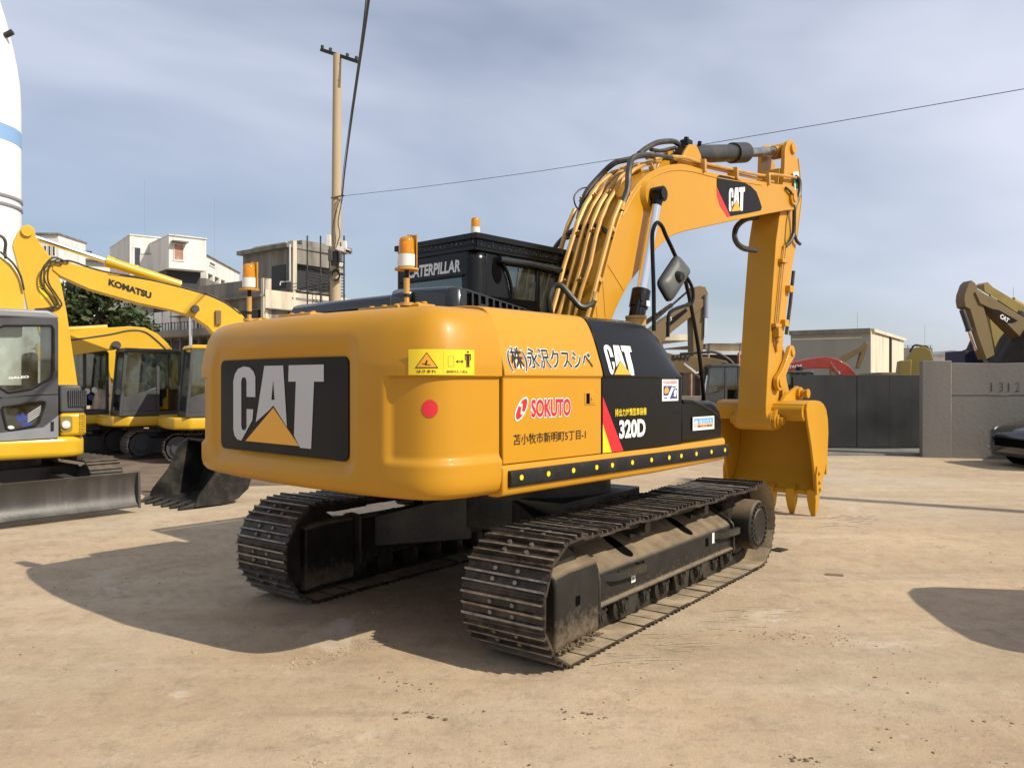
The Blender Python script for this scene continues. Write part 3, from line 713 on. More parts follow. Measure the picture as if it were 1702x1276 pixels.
lettering('sticker_print', '排出ガス', 'decal_white', st, lambda u, z: (u, -1.4093, z), (0.46, 0.67, 1.405, 1.45), bold=0.01)
lettering('sticker_print', '国土交通省', 'decal_blue', st, lambda u, z: (u, -1.4094, z), (0.44, 0.68, 1.385, 1.402), bold=0.01)

# ---- beacons
def beacon(name, x, y, z0, post, scale=1.0, guard=True, parent=exc):
    b = empty(name, (x, y, z0), 0, parent)
    s = scale
    if post:
        mb = MB(); mb.cyl((0, 0, 0), (0, 0, 0.02), 0.045, n=12); mb.cyl((0, 0, 0.02), (0, 0, 0.06), 0.016, n=10); mb.cyl((0, 0, 0.06), (0, 0, post - 0.06), 0.019, n=12)
        mb.build('post', 'pipe_yellow', b)
        mb = MB(); mb.cyl((0, 0, post - 0.06), (0, 0, post - 0.01), 0.015, n=10); mb.build('post_joint', 'rubber', b)
        mb = MB(); mb.cyl((0, 0, 0.055), (0, 0, 0.075), 0.0205, n=10); mb.build('post_joint', 'rubber', b)
        mb = MB(); mb.cyl((0, 0, post - 0.012), (0, 0, post), 0.075, n=20); mb.build('plate', 'pipe_yellow', b)
    h = post
    mb = MB(); mb.rings([((0, 0, h), 0.040 * s), ((0, 0, h + 0.012), 0.053 * s), ((0, 0, h + 0.085 * s), 0.053 * s), ((0, 0, h + 0.087 * s), 0.04 * s)], 20); mb.build('base', 'white_plastic', b)
    mb = MB(); mb.rings([((0, 0, h + 0.087 * s), 0.050 * s), ((0, 0, h + 0.165 * s), 0.047 * s), ((0, 0, h + 0.18 * s), 0.043 * s), ((0, 0, h + 0.19 * s), 0.034 * s), ((0, 0, h + 0.196 * s), 0.012 * s)], 24); mb.build('lens', 'amber', b, smooth=60)
    mb = MB(); mb.cyl((0, 0, h + 0.088 * s), (0, 0, h + 0.15 * s), 0.018 * s, n=10); mb.box(-0.028 * s, 0.028 * s, -0.004, 0.004, h + 0.12 * s, h + 0.16 * s); mb.build('reflector', 'amber_core', b)
    if guard:
        mb = MB()   # bent sheet guard on the outer side
        n = 7
        in_, out_ = [], []
        for k in range(n):
            t = rad(-62 + 110 * k / (n - 1))
            in_.append((0.062 * cos(t), 0.062 * sin(t))); out_.append((0.066 * cos(t), 0.066 * sin(t)))
        lo = [(x_, y_, h) for x_, y_ in in_] + [(x_, y_, h) for x_, y_ in reversed(out_)]
        hi = []
        for k, (x_, y_) in enumerate(in_): hi.append((x_, y_, h + 0.205 + 0.015 * k / (n - 1)))
        for k, (x_, y_) in enumerate(reversed(out_)): hi.append((x_, y_, h + 0.205 + 0.015 * (n - 1 - k) / (n - 1)))
        mb.loft([lo, hi]); mb.build('guard', 'cat_yellow_arm', b, smooth=40)
    return b
beacon('beacon_light', -2.20, -0.868, 2.225, 0.232)
beacon('beacon_light', -2.20, 0.985, 2.225, 0.248)
beacon('beacon_light', -0.43, 0.285, 3.045, 0.0, 0.78, False)

# ---- cab
cab = MB()
CX0, CX1, CY0, CY1, CZ0, CZ1 = -0.50, 1.18, 0.22, 1.26, 1.24, 2.93
# rear wall with window opening, front/side posts, roof, lower skin
cab.box(CX0, CX0 + 0.05, CY0 + 0.09, CY1 - 0.02, CZ0, 2.40); cab.box(CX0, CX0 + 0.05, CY0 + 0.09, CY1 - 0.02, 2.69, CZ1 - 0.03)
cab.box(CX0 - 0.0, CX0 + 0.05, CY0 + 0.09, CY0 + 0.17, 2.40, 2.69); cab.box(CX0, CX0 + 0.05, CY1 - 0.09, CY1 - 0.02, 2.40, 2.69)
cab.box(CX0 + 0.02, CX1 - 0.05, CY0 + 0.02, CY1 - 0.02, CZ1 - 0.03, CZ1 + 0.025)
cab.box(0.1, CX1, CY0, CY0 + 0.05, CZ0, 1.75); cab.box(CX0 + 0.02, 0.1, CY0 + 0.0, CY0 + 0.05, CZ0, 2.30)
cab.box(CX1 - 0.06, CX1, CY0, CY0 + 0.06, CZ0, CZ1); cab.box(CX1 - 0.06, CX1, CY1 - 0.06, CY1, CZ0, CZ1)
cab.box(0.33, 0.38, CY0, CY0 + 0.05, 2.30, CZ1 - 0.04)
cab.box(CX0, CX1, CY1 - 0.05, CY1, CZ0, 2.0); cab.box(0.25, 0.33, CY1 - 0.05, CY1, 2.0, CZ1); cab.box(CX0, CX0 + 0.1, CY1 - 0.05, CY1, 2.0, CZ1)
cab.box(CX1 - 0.05, CX1, CY0, CY1, CZ0, 1.45)
cab = cab.build('cab', 'black_paint', exc, bevel=0.012, seg=2)
mb = MB()   # big rounded corner pillar on the right rear
pr = []
for k in range(9):
    t = pi + (pi / 2) * k / 8
    pr.append((CX0 + 0.14 + 0.14 * cos(t), CY0 + 0.12 + 0.12 * sin(t)))
lo = pr + [(CX0 + 0.16, CY0 + 0.02), (CX0 + 0.16, CY0 + 0.10), (CX0 + 0.06, CY0 + 0.15)]
mb.loft([[(x, y, 2.0) for x, y in lo], [(x, y, 2.83) for x, y in lo], [(lerp(x, CX0 + 0.16, 0.12), lerp(y, CY0 + 0.12, 0.12), 2.885) for x, y in lo], [(lerp(x, CX0 + 0.16, 0.4), lerp(y, CY0 + 0.12, 0.4), 2.92) for x, y in lo]])
mb.build('corner_pillar', 'black_paint', cab, smooth=50)
mb = MB(); mb.prism([(-0.36, 2.0), (-0.36, 2.885), (-0.22, 2.885), (-0.15, 2.80), (-0.09, 2.70), (-0.05, 2.58), (-0.035, 2.45), (-0.03, 2.0)], CY0 + 0.0, CY0 + 0.03, 'y'); mb.build('quarter_panel', 'black_paint', cab, bevel=0.006)
mb = MB(); mb.prism(ell(-0.225, 2.735, 0.105, 0.06, rad(100), 24), CY0 - 0.004, CY0 + 0.05, 'y'); mb.build('pillar_recess', 'void_black', cab)
mb = MB(); mb.tube([(-0.20, CY0 - 0.012, 2.86), (-0.10, CY0 - 0.014, 2.74), (-0.045, CY0 - 0.014, 2.60), (-0.03, CY0 - 0.014, 2.45), (-0.03, CY0 - 0.014, 2.25)], 0.016, 8, smooth=4); mb.build('grab_rail', 'black_paint', cab)
mb = MB(); mb.tube([(-0.22, CY0 - 0.03, 2.845), (0.2, CY0 - 0.03, 2.85), (0.55, CY0 - 0.03, 2.84), (1.12, CY0 - 0.02, 2.80)], 0.030, 10); mb.build('roof_rail', 'hood_black', cab)
for nm, bx in (('rear_window', (CX0 + 0.018, CX0 + 0.024, CY0 + 0.17, CY1 - 0.09, 2.40, 2.69)), ('side_window', (-0.10, 0.33, CY0 + 0.02, CY0 + 0.026, 2.30, 2.89)), ('side_window', (0.38, CX1 - 0.06, CY0 + 0.02, CY0 + 0.026, 1.75, 2.89)),
               ('front_window', (CX1 - 0.03, CX1 - 0.024, CY0 + 0.06, CY1 - 0.06, 1.45, 2.9)), ('side_window', (CX0 + 0.1, 0.25, CY1 - 0.03, CY1 - 0.024, 2.0, 2.9)), ('side_window', (0.33, CX1 - 0.06, CY1 - 0.03, CY1 - 0.024, 2.0, 2.9))):
    mb = MB(); mb.box(*bx); mb.build(nm, 'cab_glass', cab)
mb = MB(); mb.box(-0.12, 0.42, 0.5, 1.0, 1.5, 1.75); mb.box(-0.2, -0.05, 0.5, 1.0, 1.6, 2.42); mb.box(-0.17, -0.09, 0.6, 0.9, 2.42, 2.62); mb.build('seat', 'interior_dark', cab, bevel=0.04)
mb = MB()  # slanted grey rods drawn as pale streaks across the glass
for k in range(6): mb.cyl((0.0 + 0.13 * k, CY0 + 0.017, 2.30), (0.10 + 0.13 * k, CY0 + 0.017, 2.86), 0.0025, n=5)
mb.build('window_streaks', 'plastic_grey', cab)
lettering('maker_name', 'CATERPILLAR', 'decal_white', cab, lambda u, z: (CX0 - 0.003, -u, z), (-1.10, -0.40, 2.725, 2.835), bold=0.035, shear=0.12)
mb = MB(); mb.box(CX0 - 0.003, CX0 + 0.001, CY0 + 0.15, CY1 - 0.07, 2.685, 2.70); mb.build('window_gasket', 'rubber', cab)
# roof guard: angle frame over a perforated skirt
mb = MB()
GX0, GX1, GY0, GY1 = -0.505, 1.30, 0.20, 1.30
for (a, b, c, d) in ((GX0, GX1, GY0, GY0 + 0.06), (GX0, GX1, GY1 - 0.06, GY1), (GX0, GX0 + 0.06, GY0 + 0.06, GY1 - 0.06), (GX1 - 0.06, GX1, GY0 + 0.06, GY1 - 0.06)): mb.box(a, b, c, d, 2.998, 3.052)
guard = mb.build('roof_guard', 'black_paint', exc, bevel=0.006)
mb = MB()
nx, ny = 34, 20
for i in range(1, nx): mb.box(lerp(GX0, GX1, i / nx) - 0.007, lerp(GX0, GX1, i / nx) + 0.007, GY0 + 0.05, GY1 - 0.05, 3.024, 3.030)
for j in range(1, ny): mb.box(GX0 + 0.05, GX1 - 0.05, lerp(GY0, GY1, j / ny) - 0.007, lerp(GY0, GY1, j / ny) + 0.007, 3.031, 3.037)
g = mb.build('guard_mesh', 'black_paint', guard); g['kind'] = 'stuff'
mb = MB()   # perforated skirt: lattice of bars
for k in range(60):
    x = lerp(GX0 + 0.03, GX1 - 0.03, k / 59); mb.box(x - 0.008, x + 0.008, GY0 + 0.03, GY0 + 0.036, 2.935, 3.0)
for z in (2.94, 2.962, 2.984): mb.box(GX0 + 0.03, GX1 - 0.03, GY0 + 0.029, GY0 + 0.037, z - 0.005, z + 0.005)
for k in range(36):
    y = lerp(GY0 + 0.03, GY1 - 0.03, k / 35); mb.box(GX0 + 0.03, GX0 + 0.036, y - 0.008, y + 0.008, 2.935, 3.0)
for z in (2.94, 2.962, 2.984): mb.box(GX0 + 0.029, GX0 + 0.037, GY0 + 0.03, GY1 - 0.03, z - 0.005, z + 0.005)
g = mb.build('guard_skirt', 'black_paint', guard); g['kind'] = 'stuff'

# ---- boom
BW = 0.27
boom_up = [(0.30, 1.78), (0.535, 2.325), (0.648, 2.583), (0.759, 2.847), (0.877, 3.117), (0.955, 3.29), (1.074, 3.476), (1.285, 3.707), (1.516, 3.868), (1.757, 3.98), (2.009, 4.055), (2.234, 4.10), (2.60, 4.118), (2.91, 4.135), (4.085, 4.262), (4.45, 4.30), (4.80, 4.345), (4.95, 4.37)]
nose = [(5.05 + 0.165 * cos(t), 4.215 + 0.165 * sin(t)) for t in [rad(a) for a in (75, 40, 5, -30, -65, -95)]]
boom_dn = [(4.828, 4.013), (4.277, 3.883), (3.984, 3.812), (3.189, 3.62), (2.235, 3.381), (1.912, 3.276), (1.62, 3.10), (1.394, 2.921), (1.20, 2.765), (1.061, 2.626), (0.94, 2.48), (0.837, 2.325), (0.50, 1.70)]
def smooth_line(P, k=4): return [(v.x, v.y) for v in catmull([Vector((a, b)) for a, b in P], k)]
bu = boom_up[:2] + smooth_line(boom_up[2:13], 3) + boom_up[13:]
bd = boom_dn[:4] + smooth_line(boom_dn[4:12], 3) + boom_dn[12:]
mb = MB(); mb.prism(bu + nose + bd, -BW, BW, 'y')
boom = mb.build('boom', 'cat_yellow', exc, bevel=0.008, seg=2, smooth=25)
# weld seams and the flange of the top plate
mb = MB(); mb.tube([(x, -BW - 0.002, z) for x, z in smooth_line([(1.03, 3.36), (1.30, 3.66), (1.60, 3.85), (2.0, 3.99), (2.4, 4.05), (2.9, 4.085), (4.1, 4.215)], 5)], 0.006, 6)
mb.tube([(0.78, -BW - 0.002, 2.86), (1.045, -BW - 0.002, 2.64)], 0.004, 6); mb.tube([(0.60, -BW - 0.002, 2.45), (0.66, -BW - 0.002, 2.05)], 0.004, 6); mb.tube([(0.70, -BW - 0.002, 2.70), (0.78, -BW - 0.002, 2.05)], 0.004, 6)
mb.build('weld_seam', 'cat_yellow_arm', boom)
for s in (-1, 1):
    mb = MB(); mb.cyl((5.03, s * BW, 4.215), (5.03, s * (BW + 0.035), 4.215), 0.10, n=24); mb.cyl((5.03, s * (BW + 0.03), 4.215), (5.03, s * (BW + 0.05), 4.215), 0.06, n=16); mb.build('pivot_boss', 'cat_yellow', boom)
    mb = MB(); mb.cyl((1.50, s * BW, 3.63), (1.50, s * (BW + 0.05), 3.63), 0.17, 0.14, n=24); mb.build('pivot_boss', 'cat_yellow', boom)
    mb = MB(); mb.prism([(2.25, 4.09), (2.42, 4.31), (2.52, 4.40), (2.66, 4.42), (2.76, 4.33), (2.82, 4.11)], s * 0.145 - 0.02, s * 0.145 + 0.02, 'y'); mb.build('cylinder_lug', 'cat_yellow', boom, bevel=0.01)
bm_map = lambda off: (lambda u, z: (u, -BW - off, z))
dec_px = [(1190, 292), (1217, 294), (1240, 303), (1258, 320), (1266, 346), (1262, 352), (1213, 360), (1209, 361), (1192, 310)]
P = FU.xz([(1191, 294), (1196, 291), (1212, 294), (1230, 300), (1247, 309), (1257, 319), (1262, 332), (1266, 345), (1264, 350), (1245, 354), (1214, 359.5), (1200, 330), (1191, 310)], -BW)
shape('boom_decal', P, 'panel_black', boom, bm_map(0.003))
P = FU.xz([(1191, 312), (1213.5, 359.8), (1209, 361), (1196, 341), (1191.5, 325)], -BW); shape('red_stripe', P, 'decal_red', boom, bm_map(0.0035))
a, b = FU.hit(1211, 353, -BW), FU.hit(1237.5, 311, -BW); c = FU.hit(1211, 313, -BW); dd = FU.hit(1237, 350, -BW)
def boomlogo(off):
    def f(u, v):
        q = lerp(lerp(a.x, dd.x, u), lerp(c.x, b.x, u), v); w = lerp(lerp(a.z, dd.z, u), lerp(c.z, b.z, u), v)
        return (q, -BW - off, w)
    return f
cat_logo(boom, boomlogo(0.005), (0, 1, 0, 1))
# pipes along the back of the boom
def off_line(P, d):
    out = []
    for i, p in enumerate(P):
        a = Vector(P[max(0, i - 1)]); b = Vector(P[min(len(P) - 1, i + 1)]); t = (b - a).normalized()
        out.append((p[0] - t.y * d, p[1] + t.x * d))
    return out
back = [p for p in bu if 0.5 < p[0] < 2.1]
for k, (y, d, s, e) in enumerate(((0.17, 0.075, 0, 0), (0.075, 0.065, 0, 1), (-0.015, 0.065, 0, 2), (-0.105, 0.065, 0, 2))):
    ol = off_line(boom_up[1:11], d)
    pts = [(x, y, z) for x, z in ol]
    pts[0] = (pts[0][0] - 0.05 * (k < 2), y + (0.02 if k % 2 else -0.01), pts[0][2] - 0.1)
    pts[2] = (pts[2][0], y - 0.012 * (k - 1), pts[2][2])
    mb = MB(); mb.tube(pts, 0.026 if k in (0, 2) else 0.022, 8); mb.build('hydraulic_pipe', 'pipe_yellow', boom)
for y in (0.31, -0.245):
    pts = [(x, y, z) for x, z in off_line(boom_up[1:7], 0.05)]
    mb = MB(); mb.tube(pts, 0.024, 8); mb.build('hydraulic_pipe', 'pipe_yellow', boom)
# small saddle clamps under the pipes
for (x, z, dx, dz) in ((0.70, 2.70, 0.40, 0.9), (0.915, 3.20, 0.40, 0.9), (1.18, 3.60, 0.65, 0.75), (1.62, 3.92, 0.9, 0.4)):
    n = Vector((-dz, 0, dx)).normalized(); t = Vector((dx, 0, dz)).normalized()
    R = Matrix((t, Vector((0, 1, 0)), n)).transposed()
    for y, w in ((0.122, 0.13), (-0.06, 0.12), (-0.24, 0.06), (0.31, 0.06)):
        mb = MB(); mb.obox(Vector((x, y, z)) + n * (0.035 if w > 0.1 else 0.022), (0.045, w, 0.05), R); mb.obox(Vector((x, y, z)) + n * (0.068 if w > 0.1 else 0.05), (0.02, 0.025, 0.05), R)
        mb.build('pipe_clamp', 'pipe_yellow', boom, bevel=0.005)
# two pipes along the top towards the stick
mb = MB(); mb.tube([(1.72, -0.20, 4.06), (1.95, -0.22, 4.13), (2.3, -0.23, 4.19), (2.7, -0.235, 4.21), (4.2, -0.235, 4.36), (4.42, -0.235, 4.42), (4.8, -0.25, 4.47), (5.2, -0.25, 4.52)], 0.020, 8, smooth=4); mb.build('hydraulic_pipe', 'pipe_yellow', boom)
mb = MB(); mb.tube([(1.72, -0.10, 4.09), (2.1, -0.13, 4.17), (2.5, -0.20, 4.17), (4.3, -0.20, 4.33), (4.6, -0.2, 4.36)], 0.018, 8, smooth=4); mb.build('hydraulic_pipe', 'pipe_yellow', boom)
for x, z in ((2.62, 4.13), (3.4, 4.20), (4.28, 4.29)):
    mb = MB(); mb.box(x - 0.02, x + 0.02, -0.30, -0.17, z - 0.04, z + 0.10); mb.build('pipe_clamp', 'pipe_yellow', boom, bevel=0.005)
# hoses at the bend of the boom
def hose(pxs, r=0.028, parent=None, name='hose', mat='hose', n=8):
    pts = [FU.hit(p[0], p[1], p[2]) for p in pxs]
    mb = MB(); mb.tube(pts, r, n, smooth=6); return mb.build(name, mat, parent or boom)
hose([(964, 352, 0.30), (975, 320, 0.28), (998, 292, 0.22), (1020, 272, 0.10), (1040, 266, 0.02), (1050, 264, 0.0)], 0.030)
hose([(1035, 338, -0.25), (1043, 315, -0.25), (1045, 285, -0.22), (1051, 264, -0.16), (1070, 258, -0.16), (1095, 260, -0.20), (1116, 263, -0.235)], 0.032)
hose([(1062, 256, -0.10), (1075, 246, -0.08), (1094, 237, -0.05), (1118, 235, -0.02), (1128, 240, 0.0)], 0.030)
hose([(1082, 249, -0.02), (1098, 251, 0.0), (1112, 248, 0.0), (1122, 246, 0.02)], 0.022)
hose([(905, 458, 0.42), (914, 428, 0.42), (930, 402, 0.36), (958, 380, 0.20), (985, 376, 0.02), (1006, 383, -0.15), (1016, 398, -0.25)], 0.024)
hose([(916, 527, 0.05), (913, 500, 0.02), (920, 478, 0.0), (933, 475, -0.06), (950, 494, -0.14), (966, 510, -0.20), (982, 507, -0.25), (988, 495, -0.26)], 0.030)
hose([(966, 355, 0.32), (956, 340, 0.33), (955, 325, 0.33), (968, 313, 0.33), (990, 312, 0.3)], 0.008)
for px, py, y in ((964, 356, 0.30), (1034, 342, -0.25), (989, 492, -0.26)):
    h = FU.hit(px, py, y); mb = MB(); mb.cyl(h - Vector((0.02, 0, 0.05)), h + Vector((0.01, 0, 0.03)), 0.033, n=10); mb.build('hose_fitting', 'pipe_yellow', boom)
h = FU.hit(903, 459, 0.45)
mb = MB(); mb.obox(h, (0.13, 0.14, 0.13)); mb.cyl(h + Vector((0, -0.05, -0.06)), h + Vector((-0.03, -0.05, -0.15)), 0.03, n=10); mb.cyl(h + Vector((-0.05, 0, 0)), h + Vector((-0.12, 0, 0.02)), 0.035, n=10); mb.cyl(h + Vector((0.02, 0.0, 0.05)), h + Vector((0.03, 0, 0.11)), 0.03, n=10)
mb.cyl(h, (h.x + 0.25, 0.27, h.z - 0.05), 0.025, n=8)
mb.build('valve_block', 'pipe_yellow', boom, bevel=0.012)
# boom cylinders, one either side
for s in (-1, 1):
    y = s * 0.375
    top_, base = Vector((1.50, y, 3.62)), Vector((0.78, y, 1.30))
    ax = (base - top_).normalized()
    mb = MB(); mb.cyl((1.50, s * (BW + 0.03), 3.63), (1.50, s * 0.44, 3.63), 0.078, n=20); mb.cyl((1.50, s * 0.44, 3.63), (1.50, s * 0.452, 3.63), 0.06, n=20); mb.cyl(top_ + ax * 0.02, top_ + ax * 0.12, 0.065, 0.05, n=16)
    c = mb.build('boom_cylinder', 'black_paint', exc)
    mb = MB(); mb.cyl(top_ + ax * 0.08, top_ + ax * 1.10, 0.050, n=20); mb.build('rod', 'chrome', c)
    mb = MB(); mb.cyl(top_ + ax * 1.02, top_ + ax * 1.20, 0.092, n=20); mb.cyl(top_ + ax * 1.20, base, 0.080, n=20); mb.cyl(top_ + ax * 1.30, top_ + ax * 1.34, 0.086, n=20); mb.build('barrel', 'black_paint', c)
    mb = MB(); mb.tube([top_ + ax * 1.08 + Vector((-0.08, -0.05, 0)), top_ + ax * 1.25 + Vector((-0.10, -0.05, 0)), top_ + ax * 1.9 + Vector((-0.10, -0.05, 0))], 0.018, 8); mb.obox(top_ + ax * 1.10 + Vector((-0.06, -0.05, 0)), (0.08, 0.06, 0.07)); mb.build('feed_pipe', 'black_paint', c)
    mb = MB(); mb.obox(top_ + ax * 1.16 + Vector((0.02, s * 0.088, 0)), (0.06, 0.012, 0.05)); mb.build('label', 'decal_white', c)
# stick cylinder
p0, p1 = Vector((2.60, 0, 4.33)), Vector((5.22, 0, 4.925)); ax = (p1 - p0).normalized()
mb = MB(); mb.cyl(p0 + ax * 0.02, p0 + ax * 1.42, 0.105, n=28); mb.cyl(p0 + ax * 1.28, p0 + ax * 1.62, 0.128, n=28); mb.cyl(p0 + ax * 1.62, p0 + ax * 1.66, 0.10, n=28)
c = mb.build('stick_cylinder', 'dark_frame', exc)
mb = MB(); mb.cyl(p0 + ax * 1.6, p0 + ax * 2.56, 0.062, n=20); mb.build('rod', 'rod_steel', c)
mb = MB(); mb.cyl(p1 + Vector((0, -0.085, 0)), p1 + Vector((0, 0.085, 0)), 0.10, n=20); mb.cyl(p0 + ax * 2.5, p0 + ax * 2.62, 0.075, n=16); mb.build('rod_eye', 'cat_yellow_arm', c)
mb = MB(); mb.obox(p0 + ax * 0.12 + Vector((0, 0, 0.13)), (0.12, 0.10, 0.07)); mb.cyl(p0 + ax * 0.12 + Vector((0, 0, 0.13)), p0 + ax * 0.12 + Vector((0, 0, 0.20)), 0.03, n=10); mb.cyl(p0 + ax * 0.33 + Vector((0, -0.05, 0.09)), p0 + ax * 0.33 + Vector((0, -0.06, 0.14)), 0.025, n=8); mb.build('port_block', 'black_paint', c, bevel=0.006)

# ---- stick (arm)
AW = 0.195
arm_near = [(4.40, 1.36), (4.402, 1.443), (4.444, 1.822), (4.58, 2.81), (4.71, 3.61), (4.83, 3.98), (4.90, 4.20), (4.86, 4.42), (4.70, 4.50)]
ear = [(4.72, 4.56), (4.99, 4.62), (5.0, 4.85), (5.08, 4.99), (5.20, 5.045), (5.275, 5.02)]
arm_far = [(5.30, 4.86), (5.40, 4.83), (5.455, 4.76), (5.48, 4.62), (5.545, 4.304), (5.50, 4.104), (5.372, 3.679), (5.203, 3.265), (5.035, 2.698), (4.912, 2.225), (4.863, 1.928), (4.80, 1.60), (4.72, 1.36), (4.66, 1.22), (4.56, 1.17), (4.46, 1.21)]
core = [(4.40, 1.36), (4.402, 1.443), (4.444, 1.822), (4.58, 2.81), (4.71, 3.61), (4.83, 3.98), (4.90, 4.20), (4.92, 4.40), (5.05, 4.62), (5.30, 4.66)] + arm_far[3:]
mb = MB(); mb.prism(core, -AW, AW, 'y')
arm = mb.build('stick', 'cat_yellow_arm', exc, bevel=0.008, seg=2, smooth=25)
for s in (-1, 1):
    mb = MB(); mb.prism([(4.92, 4.38), (4.97, 4.62), (4.99, 4.86), (5.07, 4.99), (5.20, 5.045), (5.28, 5.02), (5.31, 4.87), (5.42, 4.83), (5.475, 4.62), (5.40, 4.40)], s * 0.165 - 0.028, s * 0.165 + 0.028, 'y')
    mb.cyl((5.22, s * 0.19, 4.925), (5.22, s * 0.225, 4.925), 0.07, n=16)
    mb.build('ear_plate', 'cat_yellow', arm, bevel=0.006)
mb = MB(); mb.prism([(4.90, 4.40), (4.95, 4.62), (5.35, 4.62), (5.40, 4.40)], -0.13, 0.13, 'y'); mb.build('ear_web', 'cat_yellow_arm', arm)
mb = MB(); mb.tube([(5.41, -AW - 0.003, 4.83), (5.475, -AW - 0.003, 4.62), (5.53, -AW - 0.003, 4.30), (5.36, -AW - 0.003, 3.69)], 0.005, 6); mb.build('weld_seam', 'cat_yellow', arm)
am = lambda off: (lambda u, z: (u, -AW - off, z))
def cuts(P): return FU.xz(P, -AW)
shape('safety_cross_plate', cuts([(1314.5, 286.5), (1323.5, 286.5), (1324, 315.5), (1317.5, 317)]), 'decal_white', arm, lambda u, z: (u, -AW - 0.032, z))
g0 = FU.hit(1320.3, 303, -AW)
mb = MB(); mb.box(g0.x - 0.085, g0.x + 0.085, -AW - 0.036, -AW - 0.034, g0.z - 0.03, g0.z + 0.03); mb.box(g0.x - 0.035, g0.x + 0.035, -AW - 0.0362, -AW - 0.0342, g0.z - 0.09, g0.z + 0.075); mb.build('safety_cross', 'decal_green', arm)
# stick piping on the right face
hose([(1322, 293, -0.24), (1329, 302, -0.26), (1328, 325, -0.27), (1321, 345, -0.27), (1320, 365, -0.25), (1319, 388, -0.235), (1313, 402, -0.23), (1305, 410, -0.225)], 0.026, arm)
hose([(1319, 386, -0.235), (1324, 400, -0.24), (1330, 406, -0.25)], 0.022, arm)
hose([(1306, 312, -0.29), (1316, 322, -0.30), (1319, 340, -0.27), (1319, 365, -0.24)], 0.016, arm)
hose([(1259, 361, 0.02), (1241, 364, 0.02), (1226, 375, 0.02), (1221, 390, 0.0), (1225, 404, -0.02), (1237, 413, -0.04), (1256, 416, -0.05)], 0.036, boom)
hose([(1311, 345, -0.20), (1307, 370, -0.20), (1305, 395, -0.20), (1306, 408, -0.21)], 0.006, arm)
for dx in (0, 0.055):
    pts = [FU.hit(px, py, -AW - 0.03) + Vector((dx, 0, 0)) for px, py in ((1304, 408), (1300, 440), (1294, 500), (1290.5, 540))]
    mb = MB(); mb.tube(pts, 0.013, 8); mb.build('hydraulic_pipe', 'pipe_yellow', arm)
for px, py, sx, sz in ((1301, 434, 0.16, 0.05), (1290.5, 541, 0.18, 0.05), (1312.5, 480.5, 0.13, 0.09), (1304.5, 537, 0.13, 0.09)):
    h = FU.hit(px, py, -AW - 0.03); mb = MB(); mb.box(h.x - sx / 2, h.x + sx / 2, -AW - 0.065, -AW + 0.002, h.z - sz / 2, h.z + sz / 2); mb.build('pipe_bracket', 'cat_yellow_arm', arm, bevel=0.006)
h = FU.hit(1290, 553, -AW - 0.03); mb = MB(); mb.box(h.x - 0.05, h.x + 0.05, -AW - 0.09, -AW, h.z - 0.06, h.z + 0.06); mb.cyl((h.x, -AW - 0.045, h.z - 0.06), (h.x + 0.01, -AW - 0.045, h.z - 0.13), 0.03, n=10); mb.cyl((h.x + 0.01, -AW - 0.03, h.z - 0.13), (h.x + 0.05, -AW - 0.01, h.z - 0.25), 0.018, n=8); mb.build('shutoff_valve', 'cat_yellow_arm', arm, bevel=0.008)
# bucket cylinder on the far face
p0, p1 = Vector((5.58, 0, 4.02)), Vector((5.08, 0, 2.16)); ax = (p1 - p0).normalized()
mb = MB(); mb.cyl(p0, p0 + ax * 1.05, 0.085, n=20); mb.cyl(p0 + ax * 0.98, p0 + ax * 1.14, 0.10, n=20); c = mb.build('bucket_cylinder', 'dark_frame', exc)
mb = MB(); mb.cyl(p0 + ax * 1.1, p1, 0.05, n=16); mb.build('rod', 'chrome', c)
mb = MB(); mb.tube([FU.hit(1316, 450, -0.14) + Vector((0.06, 0, 0)), FU.hit(1311, 505, -0.14) + Vector((0.05, 0, 0)), FU.hit(1305, 555, -0.14) + Vector((0.04, 0, 0))], 0.025, 8); mb.build('feed_pipe', 'hose', c)
# linkage
def link(name, a, b, r0, r1, y, t=0.03, mat='cat_yellow', parent=exc):
    a, b = Vector((a[0], 0, a[1])), Vector((b[0], 0, b[1])); d = (b - a); L_ = d.length; an = atan2(d.z, d.x)
    P = []
    for k in range(9):
        th = an + pi / 2 + pi * k / 8; P.append((a.x + r0 * cos(th), a.z + r0 * sin(th)))
    m0, m1 = a.lerp(b, 0.3), a.lerp(b, 0.7); nrm = Vector((-sin(an), 0, cos(an)))
    P.append((m0.x - nrm.x * r0 * 0.62, m0.z - nrm.z * r0 * 0.62)); P.append((m1.x - nrm.x * r1 * 0.62, m1.z - nrm.z * r1 * 0.62))
    for k in range(9):
        th = an - pi / 2 + pi * k / 8; P.append((b.x + r1 * cos(th), b.z + r1 * sin(th)))
    P.append((m1.x + nrm.x * r1 * 0.62, m1.z + nrm.z * r1 * 0.62)); P.append((m0.x + nrm.x * r0 * 0.62, m0.z + nrm.z * r0 * 0.62))
    mb = MB(); mb.prism(P, y - t, y + t, 'y')
    for q, r in ((a, r0), (b, r1)): mb.cyl((q.x, y - t - 0.02, q.z), (q.x, y + t + 0.02, q.z), r * 0.55, n=16)
    return mb.build(name, mat, parent, bevel=0.006)
for s in (-1, 1): link('idler_link', (5.05, 2.15), (4.67, 1.745), 0.095, 0.105, s * (AW + 0.045))
link('power_link', (5.05, 2.15), (5.20, 1.57), 0.10, 0.12, 0.0, 0.12, 'cat_yellow_arm')

